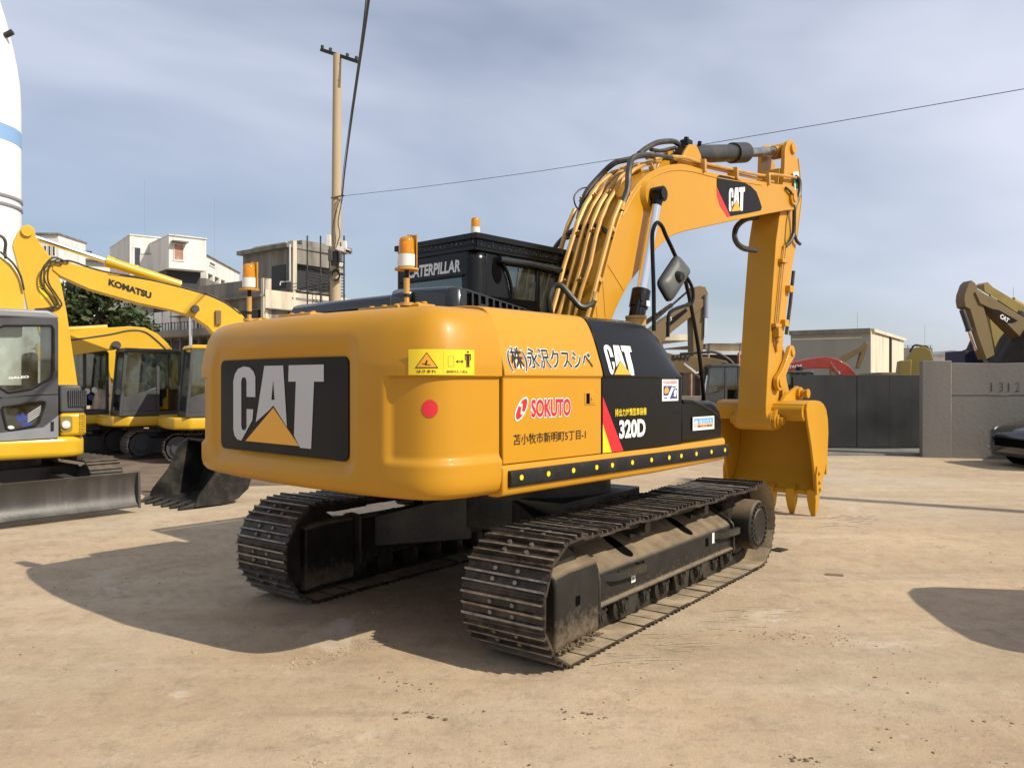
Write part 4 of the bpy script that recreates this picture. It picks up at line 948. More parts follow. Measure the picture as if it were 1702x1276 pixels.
# ---- bucket
bk_out = [(4.60, 1.47), (4.72, 1.505), (4.92, 1.515), (5.08, 1.50), (5.20, 1.46), (5.29, 1.385), (5.345, 1.25), (5.362, 1.07), (5.335, 0.82), (5.25, 0.58), (5.14, 0.42), (5.02, 0.31)]
bk_in = [(x - 0.035 * nx_, z - 0.035 * nz_) for (x, z), (nx_, nz_) in zip(bk_out, [(-0.2, 1), (-0.1, 1), (0, 1), (0.15, 1), (0.5, 0.85), (0.85, 0.5), (1, 0.15), (1, 0), (0.97, -0.2), (0.9, -0.4), (0.8, -0.6), (0.75, -0.65)])]
BKW = 0.60
mb = MB(); mb.prism(bk_out + bk_in[::-1], -BKW, BKW, 'y')
bucket = mb.build('bucket', 'bucket_yellow', exc, bevel=0.004, smooth=30)
side = [(4.66, 1.25), (4.62, 1.40), (4.65, 1.475)] + bk_out[1:] + [(4.955, 0.30), (4.93, 0.36), (4.88, 0.62), (4.79, 0.92)]
for s in (-1, 1):
    mb = MB(); mb.prism(side, s * BKW - 0.016 + s * 0.018, s * BKW + 0.016 + s * 0.018, 'y'); mb.build('side_plate', 'bucket_yellow', bucket, bevel=0.005)
    mb = MB(); mb.prism([(5.08, 0.32), (4.90, 0.30), (4.885, 0.55), (4.93, 0.66), (5.0, 0.60), (5.06, 0.46)], s * (BKW + 0.034), s * (BKW + 0.06), 'y')
    for (x, z) in ((4.955, 0.57), (4.965, 0.45), (4.985, 0.36)): mb.cyl((x, s * (BKW + 0.06), z), (x, s * (BKW + 0.085), z), 0.022, n=8)
    mb.build('side_cutter', 'bucket_yellow', bucket, bevel=0.004)
mb = MB(); mb.loft([[(4.655 + 0.105 * cos(t), y, 1.37 + 0.105 * sin(t)) for t in [2 * pi * k / 20 for k in range(20)]] for y in (-BKW, BKW)]); mb.build('torque_tube', 'bucket_yellow', bucket)
mb = MB(); mb.prism([(4.59, 1.30), (4.62, 1.255), (4.70, 1.255), (4.75, 1.32), (4.75, 1.45), (4.59, 1.45)], -BKW, BKW, 'y'); mb.build('tube_skirt', 'bucket_yellow', bucket, bevel=0.01)
for s in (-1, 1):
    mb = MB()
    P = [(4.44 + 0.0, 1.27)] + [(4.56 + 0.115 * cos(t), 1.255 + 0.115 * sin(t)) for t in [rad(a) for a in (170, 205, 240, 270, 300)]] + [(4.72, 1.30), (4.98, 1.50), (5.25, 1.49)] + [(5.20 + 0.10 * cos(t), 1.60 + 0.10 * sin(t)) for t in [rad(a) for a in (-30, 10, 50, 90, 130)]] + [(4.95, 1.62), (4.80, 1.58), (4.66, 1.47), (4.5, 1.37)]
    mb.prism(P, s * 0.265 - 0.022, s * 0.265 + 0.022, 'y')
    mb.cyl((4.56, s * 0.25, 1.255), (4.56, s * 0.36, 1.255), 0.055, n=16); mb.cyl((4.56, s * 0.28, 1.255), (4.56, s * 0.315, 1.255), 0.085, n=16)
    mb.cyl((5.20, s * 0.25, 1.60), (5.20, s * 0.42, 1.60), 0.05, n=16); mb.cyl((5.20, s * 0.28, 1.60), (5.20, s * 0.33, 1.60), 0.085, n=16); mb.cyl((5.20, s * 0.41, 1.60), (5.20, s * 0.43, 1.60), 0.062, n=16)
    mb.build('bucket_ear', 'bucket_yellow', bucket, bevel=0.005)
mb = MB(); mb.cyl((4.56, -0.24, 1.255), (4.56, 0.24, 1.255), 0.13, n=20); mb.build('pin_barrel', 'cat_yellow_arm', arm)
mb = MB(); mb.prism([(5.08, 0.36), (5.02, 0.30), (4.97, 0.27), (4.93, 0.29), (4.96, 0.33)], -BKW, BKW, 'y'); lip = mb.build('cutting_edge', 'bucket_yellow', bucket, bevel=0.004)
for k in range(5):
    y = lerp(-0.575, 0.575, k / 4)
    mb = MB(); mb.loft([[(5.03, y - 0.055, 0.40), (5.03, y + 0.055, 0.40), (4.91, y + 0.055, 0.34), (4.91, y - 0.055, 0.34)], [(5.055, y - 0.06, 0.24), (5.055, y + 0.06, 0.24), (4.925, y + 0.06, 0.22), (4.925, y - 0.06, 0.22)],
                        [(5.05, y - 0.045, 0.10), (5.05, y + 0.045, 0.10), (4.95, y + 0.045, 0.09), (4.95, y - 0.045, 0.09)], [(5.02, y - 0.028, 0.004), (5.02, y + 0.028, 0.004), (4.985, y + 0.028, 0.002), (4.985, y - 0.028, 0.002)]])
    mb.build('tooth', 'bucket_yellow', bucket, bevel=0.006)
mb = MB()
for z, y0, y1 in ((1.05, -0.4, -0.28), (0.80, -0.62, -0.56), (0.62, -0.62, -0.58)): mb.box(5.35 - 0.03 * (z < 0.9), 5.40 - 0.03 * (z < 0.9), y0, y1, z - 0.1, z + 0.1)
mb.build('wear_plate', 'bucket_yellow', bucket, bevel=0.006)

# ---- right front: mirror, rails, filler
ry = -1.22
mb = MB(); mb.tube([FU.hit(px, py, ry) for px, py in ((1087, 550), (1086.5, 480), (1084, 400), (1086, 380), (1092, 370), (1100, 376), (1107, 392), (1120, 420), (1140, 470), (1158, 560), (1166, 620), (1171, 672))], 0.017, 8, smooth=4); mb.build('handrail', 'black_paint', exc)
mb = MB(); mb.tube([FU.hit(px, py, ry - 0.06) for px, py in ((1110, 560), (1111, 527), (1117, 516), (1135, 509), (1148, 505), (1152, 496), (1151, 480), (1143, 463), (1133, 452))], 0.015, 8, smooth=4); mm = mb.build('mirror_arm', 'black_paint', exc)
mb = MB(); mb.tube([FU.hit(px, py, ry + 0.05) for px, py in ((1088, 533), (1118, 506), (1150, 478))], 0.009, 6); mb.tube([FU.hit(px, py, ry + 0.25) for px, py in ((1060, 545), (1116, 507))], 0.02, 6); mb.build('mirror_brace', 'black_paint', mm)
q = [FU.hit(px, py, ry - 0.08 + dy) for px, py, dy in ((1127, 423, 0.0), (1149, 450, -0.02), (1115, 503, -0.04), (1096, 470, 0.02))]
c = sum(q, Vector()) / 4
def rq(P, r, sc=1.0, off=Vector()):
    out = []
    for i in range(4):
        p, a, b = P[i], P[i - 1], P[(i + 1) % 4]
        e0, e1 = p + (a - p).normalized() * r, p + (b - p).normalized() * r
        for k in range(5):
            t = k / 4; out.append((e0 * (1 - t) ** 2 + p * 2 * t * (1 - t) + e1 * t * t))
    return [c + (x - c) * sc + off for x in out]
nrm = (q[1] - q[0]).cross(q[3] - q[0]).normalized()
if nrm.dot(FU.R.transposed() @ (Vector((0, 0, EYE)) - FU.o) - c) < 0: nrm = -nrm
mb = MB(); mb.loft([rq(q, 0.05, 1.0, -nrm * 0.03), rq(q, 0.05, 1.0, nrm * 0.0), rq(q, 0.05, 0.94, nrm * 0.012), rq(q, 0.05, 0.5, nrm * 0.035)]); mir = mb.build('mirror', ['plastic_grey'], exc, smooth=50)
mb = MB(); mb.loft([rq(q, 0.05, 1.03, -nrm * 0.034), rq(q, 0.05, 1.03, -nrm * 0.012)]); mb.build('mirror_rim', 'rubber', mir)
mb = MB(); mb.loft([rq(q, 0.05, 0.96, -nrm * 0.0385), rq(q, 0.05, 0.96, -nrm * 0.0345)]); mb.build('mirror_glass', 'chrome', mir)
mb = MB(); mb.cyl(c + nrm * 0.03, c + nrm * 0.07, 0.05, 0.035, n=14); mb.build('mirror_socket', 'rubber', mir)
h = FU.hit(1057, 534, -0.95)
mb = MB(); mb.cyl((h.x, -0.95, 2.22), (h.x, -0.95, h.z + 0.02), 0.085, n=20); mb.cyl((h.x, -0.95, h.z + 0.02), (h.x, -0.95, h.z + 0.045), 0.09, n=20); mb.build('filler_cap', 'pipe_yellow', exc, bevel=0.004)
# ---- undercarriage (track axes, turned into the upper's axes by MT)
GA, SW, CC, RP, ZC = 2.386, 0.62, 1.60, 0.375, 0.405
def track_path(n, cc=CC, rp=RP, zc=ZC, sag=0.02):
    per = 4 * cc + 2 * pi * rp; out = []
    for k in range(n):
        d = per * k / n
        if d < 2 * cc: x = -cc + d; out.append((x, zc - rp, 0.0))                     # bottom run
        elif d < 2 * cc + pi * rp:
            t = (d - 2 * cc) / rp; out.append((cc + rp * sin(t), zc - rp * cos(t), t))
        elif d < 4 * cc + pi * rp:
            x = cc - (d - 2 * cc - pi * rp); s = -sag * (1 - (abs(x) % 0.8 - 0.4) ** 2 / 0.16) - 0.02 * (1 - (x / cc) ** 2) * 0; out.append((x, zc + rp + s, pi))
        else:
            t = (d - 4 * cc - pi * rp) / rp; out.append((-cc - rp * sin(t), zc + rp * cos(t), pi + t))
    return out, per / n
NSH = 46
path, pitch = track_path(NSH)
# one shoe: plate with three bars across it and four bolt heads; local x = travel, z = inwards
hp = pitch * 0.56
prof_s = [(-hp, 0.004), (-hp, -0.012), (-0.083, -0.012), (-0.078, -0.036), (-0.066, -0.036), (-0.060, -0.012), (-0.012, -0.012), (-0.007, -0.033), (0.007, -0.033), (0.012, -0.012), (0.052, -0.012), (0.058, -0.034), (0.070, -0.034), (0.076, -0.012), (hp, -0.012), (hp, -0.004), (0.07, 0.004)]
mb = MB()
mb.prism(prof_s, -SW / 2, SW / 2, 'y')
for i, f in enumerate(mb.f):
    if len(f) == 4 and all(mb.v[j][2] < -0.03 for j in f): mb.m[i] = 1
    if len(f) == 4 and all(mb.v[j][2] > -0.005 for j in f): mb.m[i] = 3
for bx in (-0.036, 0.032):
    for by in (-0.085, 0.085): mb.cyl((bx, by, -0.010), (bx, by, -0.028), 0.015, n=6, mi=2)
shoe0 = mb.build('track_shoe', ['shoe_steel', 'shoe_edge', 'bolt_steel', 'shoe_inside'], None, smooth=30)
shoe_me = shoe0.data; bpy.data.objects.remove(shoe0)
me_list = [shoe_me]
for v in range(3):           # bent, chipped and muddied copies
    m2 = shoe_me.copy(); rnd = random.Random(v)
    for vt in m2.vertices:
        if abs(vt.co.y) > 0.3: vt.co.z += rnd.uniform(-0.004, 0.004); vt.co.x += rnd.uniform(-0.002, 0.002); vt.co.y += rnd.uniform(-0.005, 0.005)
    me_list.append(m2)
for side_s in (-1, 1):
    yc = side_s * GA / 2
    # chain: paired links inside the shoes
    mb = MB()
    for (x, z, t) in path:
        R = Matrix.Rotation(-t, 3, 'Y')
        for dy in (-0.085, 0.085): mb.obox(Vector((x, yc + dy, z)) + R @ Vector((0, 0, 0.052)), (pitch * 0.96, 0.035, 0.085), R)
        mb.cyl(Vector((x, yc - 0.1, z)) + R @ Vector((pitch / 2, 0, 0.055)), Vector((x, yc + 0.1, z)) + R @ Vector((pitch / 2, 0, 0.055)), 0.025, n=8)
    trk = mb.build('track', 'chain_dark', exc, M=MT)
    for k, (x, z, t) in enumerate(path):
        o = bpy.data.objects.new('track_shoe', random.choice(me_list)); COL.objects.link(o); o.parent = trk
        o.matrix_local = MT @ Matrix.Translation((x, yc, z)) @ Matrix.Rotation(-t, 4, 'Y') @ Matrix.Rotation(random.uniform(-0.012, 0.012), 4, 'X')
    # side frame: sloped top plate, upright face, bottom flange
    so = side_s
    sec = [(0.98, 0.24), (0.98, 0.60), (1.06, 0.615), (1.12, 0.60), (1.335, 0.485), (1.365, 0.455), (1.37, 0.42), (1.37, 0.255), (1.395, 0.25), (1.395, 0.228), (1.30, 0.228), (1.25, 0.24)]
    fr = MB(); fr.loft([[(x, so * y, z) for y, z in sec] for x in (-1.16, -0.5, 0.2, 0.8, 1.20)])
    frame = fr.build('side_frame', ['dusty_frame'], exc, bevel=0.012, seg=2, M=MT)
    mb = MB()   # heavy end ring of the frame by the final drive, and the collar by the idler
    ring = [(0.94, 0.22), (0.94, 0.63), (1.06, 0.645), (1.13, 0.63), (1.35, 0.51), (1.39, 0.47), (1.40, 0.42), (1.40, 0.22)]
    for x0, x1 in ((1.20, 1.225), (-1.185, -1.16)):
        mb = MB(); mb.loft([[(x, so * y, z) for y, z in ring] for x in (x0, x1)]); mb.build('frame_collar', 'dark_frame', frame, bevel=0.006, M=MT)
    # recoil/idler housing
    idl = [(1.0, 0.10), (1.0, 0.60), (1.06, 0.62), (1.30, 0.60), (1.385, 0.565), (1.405, 0.50), (1.405, 0.12), (1.38, 0.085)]
    mb = MB(); mb.loft([[(x, so * y, z - (0.02 if x < -1.6 else 0)) for y, z in idl] for x in (-1.71, -1.55, -1.19)])
    hs = mb.build('idler_housing', 'dusty_frame', exc, bevel=0.022, seg=3, M=MT)
    mb = MB(); mb.box(-1.49, -1.44, so * 1.4055, so * 1.409, 0.325, 0.385); mb.build('drain_hole', 'void_black', hs, M=MT)
    mb = MB(); mb.cyl((-1.60, so * (GA / 2 - 0.13), ZC), (-1.60, so * (GA / 2 + 0.13), ZC), 0.315, n=28); mb.cyl((-1.60, so * (GA / 2 - 0.05), ZC), (-1.60, so * (GA / 2 + 0.05), ZC), 0.335, n=28); mb.build('idler_wheel', 'chain_dark', exc, M=MT)
    # oblong clean-out slots on the sloped plate: flat black sheets for their dark insides
    for xs_ in (-0.62, 0.42):
        sl = MB(); P = []
        for k in range(16):
            t = 2 * pi * k / 16; a, b = 0.062 * cos(t), 0.075 * sin(t) + (0.055 if sin(t) > 0 else -0.055)
            P.append((a, b))
        base_o, base_i = Vector((0, so * 1.228, 0.5422)), None
        dirn = Vector((0, so * 0.215, -0.115)).normalized(); nn = Vector((0, so * 0.115, 0.215)).normalized()
        sl.add([Vector((xs_, 0, 0)) + base_o + Vector((a, 0, 0)) + dirn * b + nn * 0.004 for a, b in P], [list(range(16))])
        sl.build('cleanout_slot', 'void_black', frame, smooth=0, M=MT)
    for xs_, z_ in ((-0.52, 0.40), (0.66, 0.385)):
        mb = MB(); mb.box(xs_ - 0.028, xs_ + 0.028, so * 1.3705, so * 1.374, z_ - 0.035, z_ + 0.035); mb.build('frame_hole', 'void_black', frame, M=MT)
    # step brackets welded to the side
    for x0, x1, z0 in ((-1.08, -0.60, 0.44), (0.80, 1.22, 0.435)):
        mb = MB()
        P = [(x0, 1.36), (x0 + 0.10, 1.43), (x1 - 0.06, 1.455), (x1, 1.45), (x1, 1.36), (x1 - 0.015, 1.36), (x1 - 0.015, 1.435), (x1 - 0.06, 1.44), (x0 + 0.11, 1.415), (x0 + 0.02, 1.36)]
        mb.prism([(x, so * y) for x, y in P], z0 - 0.05, z0 + 0.004, 'z')
        n = 14
        for k in range(n):
            xx = lerp(x0 + 0.12, x1 - 0.08, k / (n - 1)); yy = lerp(1.42, 1.445, k / (n - 1)); mb.box(xx - 0.008, xx + 0.008, min(so * yy, so * (yy + 0.012)), max(so * yy, so * (yy + 0.012)), z0 + 0.004, z0 + 0.016)
        mb.build('step', 'dark_frame', frame, M=MT)
    # white stencils
    if so < 0:
        for xs_, z_, w, h in ((-0.66, 0.335, 0.03, 0.028), (0.79, 0.40, 0.022, 0.045)):
            mb = MB(); mb.box(xs_ - w, xs_ + w, -1.3745, -1.3715, z_ - h, z_ + h); lb = mb.build('stencil_label', 'decal_white', frame, M=MT)
        lettering('stencil_text', 'E', 'decal_black', frame, lambda u, z: tuple(MT @ Vector((u, -1.376, z))), (-0.675, -0.645, 0.322, 0.348), bold=0.02)
        lettering('stencil_text', '0000', 'decal_black', frame, lambda u, z: tuple(MT @ Vector((0.79 + (z - 0.40) * 0, -1.376, 0))) if False else tuple(MT @ Vector((u, -1.376, z))), (0.776, 0.804, 0.375, 0.425), bold=0.0) if False else None
    # final drive: gear case with a ring of bolts
    yo = so * 1.20
    mb = MB(); mb.rings([((CC + 0.03, so * 1.0, ZC), 0.30), ((CC + 0.03, so * 1.28, ZC), 0.30), ((CC + 0.03, so * 1.29, ZC), 0.235), ((CC + 0.03, so * 1.46, ZC), 0.232), ((CC + 0.03, so * 1.475, ZC), 0.215), ((CC + 0.03, so * 1.478, ZC), 0.15), ((CC + 0.03, so * 1.486, ZC), 0.145)], 40)
    fd = mb.build('final_drive', 'dusty_frame', exc, M=MT, smooth=30)
    for k in range(24):
        t = 2 * pi * k / 24; mb = MB(); mb.cyl((CC + 0.03 + 0.19 * cos(t), so * 1.476, ZC + 0.19 * sin(t)), (CC + 0.03 + 0.19 * cos(t), so * 1.494, ZC + 0.19 * sin(t)), 0.014, n=6); mb.build('drive_bolt', 'dark_frame', fd, M=MT)
    mb = MB()   # sprocket teeth
    P = []
    for k in range(44):
        t = 2 * pi * k / 44; r = 0.345 if k % 2 else 0.30; P.append((CC + r * cos(t), ZC + r * sin(t)))
    mb.prism(P, so * (GA / 2) - 0.04, so * (GA / 2) + 0.04, 'y'); mb.build('sprocket', 'chain_dark', exc, M=MT)
    # bottom rollers with end caps, guards, carrier rollers
    for k in range(8):
        x = lerp(-1.12, 1.12, k / 7)
        mb = MB(); mb.rings([((x, so * 1.00, 0.165), 0.05), ((x, so * 1.03, 0.165), 0.10), ((x, so * 1.08, 0.165), 0.10), ((x, so * 1.10, 0.165), 0.078), ((x, so * 1.28, 0.165), 0.078), ((x, so * 1.30, 0.165), 0.10), ((x, so * 1.345, 0.165), 0.10), ((x, so * 1.355, 0.165), 0.05), ((x, so * 1.39, 0.165), 0.045)], 18)
        rl = mb.build('track_roller', 'chain_dark', exc, M=MT)
        mb = MB(); mb.cyl((x, so * 1.37, 0.165), (x, so * 1.398, 0.165), 0.028, n=10); mb.box(x - 0.06, x + 0.06, min(so * 1.30, so * 1.37), max(so * 1.30, so * 1.37), 0.17, 0.235)
        for dx in (-0.045, 0.045): mb.cyl((x + dx, so * 1.372, 0.205), (x + dx, so * 1.39, 0.205), 0.014, n=6)
        mb.build('roller_cap', 'dark_frame', rl, M=MT)
    for x0 in (-0.88, 0.02, 0.55):
        mb = MB(); mb.prism([(x0, 0.235), (x0 + 0.05, 0.085), (x0 + 0.26, 0.085), (x0 + 0.30, 0.235)], so * 1.352, so * 1.368, 'y'); mb.build('roller_guard', 'dark_frame', frame, M=MT)
    for x in (-0.35, 0.75):
        mb = MB(); mb.cyl((x, so * 1.05, 0.655), (x, so * 1.30, 0.655), 0.068, n=16); mb.cyl((x, so * 1.30, 0.655), (x, so * 1.33, 0.655), 0.045, n=12); mb.box(x - 0.04, x + 0.04, min(so * 1.1, so * 1.2), max(so * 1.1, so * 1.2), 0.55, 0.62); mb.build('carrier_roller', 'dark_frame', exc, M=MT)
    # dried mud caked on the frame foot
    mb = MB(); rnd = random.Random(3 + so)
    for k in range(160):
        x = rnd.uniform(-1.70, -1.2); y = so * rnd.uniform(1.36, 1.44); s_ = rnd.uniform(0.003, 0.010); mb.obox((x, y, 0.075 + s_ * 0.3 + rnd.uniform(0, 0.02)), (s_ * 2, s_ * 2, s_), Matrix.Rotation(rnd.uniform(0, 3), 3, 'Z'))
    mu = mb.build('mud_crumbs', 'dusty_frame', hs, M=MT); mu['kind'] = 'stuff'
mb = MB(); mb.box(-0.62, 0.62, -0.75, 0.75, 0.52, 0.82)
for sx in (-1, 1):
    for sy in (-1, 1):
        mb.loft([[(sx * 0.3, sy * 0.5, 0.42), (sx * 0.6, sy * 0.2, 0.42), (sx * 0.6, sy * 0.2, 0.82), (sx * 0.3, sy * 0.5, 0.82)], [(sx * 0.5, sy * 1.03, 0.32), (sx * 1.0, sy * 1.03, 0.32), (sx * 1.0, sy * 1.03, 0.58), (sx * 0.5, sy * 1.03, 0.58)]])
mb.build('centre_frame', 'dark_frame', exc, bevel=0.01, M=MT)
# ================================================================== OTHER MACHINES
paint('komatsu_yellow', (0.66, 0.40, 0.020), 0.35, coat=0.2, var=0.05, vscale=1.5, dirt=0.10, dirt_col=(0.40, 0.26, 0.06), dscale=2)
paint('old_yellow', (0.26, 0.19, 0.04), 0.5, var=0.12, vscale=2, dirt=0.4, dirt_col=(0.17, 0.13, 0.06), dscale=2)
paint('rust_yellow', (0.17, 0.115, 0.045), 0.6, var=0.15, vscale=2, dirt=0.5, dirt_col=(0.12, 0.085, 0.045), dscale=2)
paint('machine_red', (0.27, 0.028, 0.016), 0.4, coat=0.2, var=0.08, dirt=0.2, dirt_col=(0.25, 0.09, 0.05))
paint('machine_grey', (0.055, 0.056, 0.060), 0.45, var=0.12, dirt=0.2, dirt_col=(0.10, 0.09, 0.075))
paint('light_grey', (0.23, 0.24, 0.26), 0.4, var=0.08, dirt=0.15, dirt_col=(0.3, 0.26, 0.2))
paint('blade_steel', (0.088, 0.086, 0.082), 0.46, metal=0.5, var=0.35, vscale=3, dirt=0.45, dirt_col=(0.19, 0.165, 0.135), dscale=3, bump=0.08, bscale=20, streak=True, spec=0.3)
paint('worn_steel', (0.028, 0.026, 0.024), 0.48, metal=0.5, var=0.4, vscale=4, dirt=0.45, dirt_col=(0.13, 0.11, 0.085), dscale=4, bump=0.1, bscale=25)
paint('track_rust', (0.050, 0.043, 0.036), 0.6, metal=0.2, var=0.4, vscale=8, dirt=0.5, dirt_col=(0.13, 0.10, 0.07), dscale=8, top=0.5)

def belt(mb, cc, r, w, yc, zc, n=34, th=0.025):
    """a closed run of cleated shoes"""
    P, pit = track_path(n, cc, r, zc, 0.0)
    for x, z, t in P:
        R = Matrix.Rotation(-t, 3, 'Y'); c = Vector((x, yc, z))
        mb.obox(c, (pit * 0.97, w, th), R); mb.obox(c + R @ Vector((0, 0, -th)), (0.02, w * 0.98, 0.035), R); mb.obox(c + R @ Vector((pit * 0.33, 0, -th)), (0.016, w * 0.98, 0.025), R)
    return mb
def undercarriage(root, M, cc=1.15, r=0.29, w=0.45, gauge=1.75, mat='track_rust', ring=0.75):
    for s in (-1, 1):
        mb = belt(MB(), cc, r, w, s * gauge / 2, r + 0.035, 30); t = mb.build('track', mat, root, M=M); t['kind'] = 'stuff'
        mb = MB(); mb.loft([[(x, s * gauge / 2 + y, z) for y, z in ((-0.14, 0.12), (-0.14, r * 1.5), (0.0, r * 1.7), (0.14, r * 1.5), (0.14, 0.12))] for x in (-cc, cc * 0.9)]); mb.build('side_frame', 'machine_grey', root, bevel=0.01, M=M)
        mb = MB()
        mb.cyl((-cc, s * gauge / 2 - 0.18, r + 0.03), (-cc, s * gauge / 2 + 0.18, r + 0.03), r * 0.82, n=20); mb.cyl((-cc, s * (gauge / 2 + 0.0) - 0.2, r + 0.03), (-cc, s * gauge / 2 + 0.2, r + 0.03), r * 0.45, n=16); mb.build('idler_wheel', 'machine_grey', root, M=M)
        mb = MB(); mb.cyl((cc, s * gauge / 2 - 0.18, r + 0.03), (cc, s * gauge / 2 + 0.18, r + 0.03), r * 0.85, n=20); mb.cyl((cc, s * (gauge / 2) - 0.22, r + 0.03), (cc, s * gauge / 2 + 0.22, r + 0.03), r * 0.5, n=16); mb.build('drive_wheel', 'machine_grey', root, M=M)
    mb = MB(); mb.box(-0.6, 0.6, -gauge / 2 + 0.1, gauge / 2 - 0.1, 0.28, 0.55); mb.cyl((0, 0, 0.5), (0, 0, ring), 0.5, n=28); mb.build('centre_frame', 'machine_grey', root, M=M)
def cab_box(root, x0, x1, y0, y1, z0, z1, mat='machine_grey', roof=None, seat=True, slope=0.12):
    """post-and-pane cab: posts, sills, roof as one frame; each pane its own"""
    t = 0.07; zm = lerp(z0, z1, 0.42)
    mb = MB()
    xs1 = x1 - slope           # top of the front posts leans back
    for y in (y0, y1 - t):
        mb.box(x0, x0 + t, y, y + t, z0, z1); mb.loft([[(x1 - t, y, z0), (x1, y, z0), (x1, y + t, z0), (x1 - t, y + t, z0)], [(xs1 - t, y, z1), (xs1, y, z1), (xs1, y + t, z1), (xs1 - t, y + t, z1)]])
        mb.box(x0 + t, x1 - t * 0.6, y, y + t, z0, z0 + 0.10); mb.box(lerp(x0, x1, 0.36), lerp(x0, x1, 0.36) + t, y, y + t, z0 + 0.1, z1)
    mb.box(x0, x0 + t, y0 + t, y1 - t, z0, zm); mb.box(x1 - t, x1 - 0.02, y0 + t, y1 - t, z0, z0 + 0.12)
    for y in (y0, y1 - t): mb.prism([(lerp(x0, x1, 0.36) + t, z0 + 0.1), (x1 - t, z0 + 0.1), (x1 - t - 0.03, lerp(z0, z1, 0.30)), (lerp(x0, x1, 0.6), zm - 0.06), (lerp(x0, x1, 0.36) + t, zm + 0.05)], y + 0.01, y + t - 0.01, 'y')
    c = mb.build('cab', mat, root, bevel=0.012)
    mb = MB(); mb.prism([(x0 - 0.02, z1), (xs1 + 0.02, z1), (xs1 - 0.02, z1 + 0.09), (x0 + 0.05, z1 + 0.09)], y0 - 0.02, y1 + 0.02, 'y'); mb.build('cab_roof', roof or mat, c, bevel=0.03, seg=3)
    for y in (y0 + t / 2, y1 - t / 2):
        mb = MB(); mb.box(x0 + t, lerp(x0, x1, 0.36), y - 0.004, y + 0.004, zm, z1); mb.build('window', 'clear_glass', c)
        mb = MB(); mb.prism([(lerp(x0, x1, 0.36) + t, zm), (x1 - t, lerp(z0, z1, 0.3)), (xs1 - t, z1), (lerp(x0, x1, 0.36) + t, z1)], y - 0.004, y + 0.004, 'y'); mb.build('window', 'clear_glass', c)
    mb = MB(); mb.loft([[(x1 - 0.04, y0 + t, z0 + 0.12), (x1 - 0.03, y0 + t, z0 + 0.12), (x1 - 0.03, y1 - t, z0 + 0.12), (x1 - 0.04, y1 - t, z0 + 0.12)], [(xs1 - 0.04, y0 + t, z1), (xs1 - 0.03, y0 + t, z1), (xs1 - 0.03, y1 - t, z1), (xs1 - 0.04, y1 - t, z1)]]); mb.build('windscreen', 'clear_glass', c)
    mb = MB(); mb.box(x0 + t * 0.4, x0 + t * 0.5, y0 + t, y1 - t, zm, z1); mb.build('rear_window', 'clear_glass', c)
    if seat:
        mb = MB(); mb.box(x0 + 0.3, x0 + 0.8, y0 + 0.3, y1 - 0.3, z0 + 0.2, z0 + 0.5); mb.box(x0 + 0.25, x0 + 0.4, y0 + 0.3, y1 - 0.3, z0 + 0.4, z0 + 1.1); mb.build('seat', 'interior_dark', c, bevel=0.04)
    return c
def ram(root, a, b, r=0.07, frac=0.55, mat='komatsu_yellow', name='hydraulic_cylinder'):
    a, b = Vector(a), Vector(b); m = a.lerp(b, frac)
    mb = MB(); mb.cyl(a, m, r, n=14); mb.cyl(a.lerp(m, 0.9), m, r * 1.18, n=14); c = mb.build(name, mat, root)
    mb = MB(); mb.cyl(m, b, r * 0.55, n=10); mb.build('rod', 'chrome', c)
    return c
def plate_part(root, name, poly, hw, mat, y=0.0, bevel=0.015):
    mb = MB(); mb.prism(poly, y - hw, y + hw, 'y'); return mb.build(name, mat, root, bevel=bevel, smooth=28)
def hosepx(root, fr, pxs, r=0.02, name='hose', mat='hose'):
    mb = MB(); mb.tube([fr.hit(*p) for p in pxs], r, 7, smooth=5); return mb.build(name, mat, root)
def text_on(root, fr, corners, Y, body, mat, bold=0.03, sgn=1, shear=0.0):
    """lettering fitted to four picture corners (ll, lr, ur, ul) on the plane Y of a machine"""
    q = [fr.hit(px, py, Y) for px, py in corners]
    def mp(u, v):
        a = q[0].lerp(q[1], u); b = q[3].lerp(q[2], u); p = a.lerp(b, v); return (p.x, Y + sgn * 0.006, p.z)
    return lettering('lettering', body, mat, root, mp, (0, 1, 0, 1), bold=bold, shear=shear)
def tail(root, x0, x1, hw, z0, z1, mat, round_=0.35):
    """rounded counterweight and side boxes"""
    P = [(x1, -hw), (x0 + round_, -hw), (x0 + round_ * 0.45, -hw * 0.93), (x0 + round_ * 0.12, -hw * 0.72), (x0, -hw * 0.35), (x0, hw * 0.35), (x0 + round_ * 0.12, hw * 0.72), (x0 + round_ * 0.45, hw * 0.93), (x0 + round_, hw), (x1, hw)]
    mb = MB(); mb.loft([[(x, y, z) for x, y in P] for z in (z0, z1)]); return mb.build('counterweight', mat, root, bevel=0.06, seg=3, smooth=50)

# ---------------- compact excavator at the left edge
FA = Frame(-7.30, 11.44, 218)
ra = empty('compact_excavator', (FA.o.x, FA.o.y, 0), FA.a)
tag(ra, 'compact yellow excavator with steel dozer blade, cut off by the left edge', 'excavator', 'yellow excavators parked at the left')
MA = Matrix.Rotation(atan2(-0.63, 0.77) - FA.a, 4, 'Z')
undercarriage(ra, MA, 1.0, 0.30, 0.45, 1.8)
YA = 1.12
hx = lambda px, py: FA.hit(px, py, YA)
xc = hx(97, 640).x; xt = hx(150, 740).x; zb = 0.78; zt = hx(60, 727).z
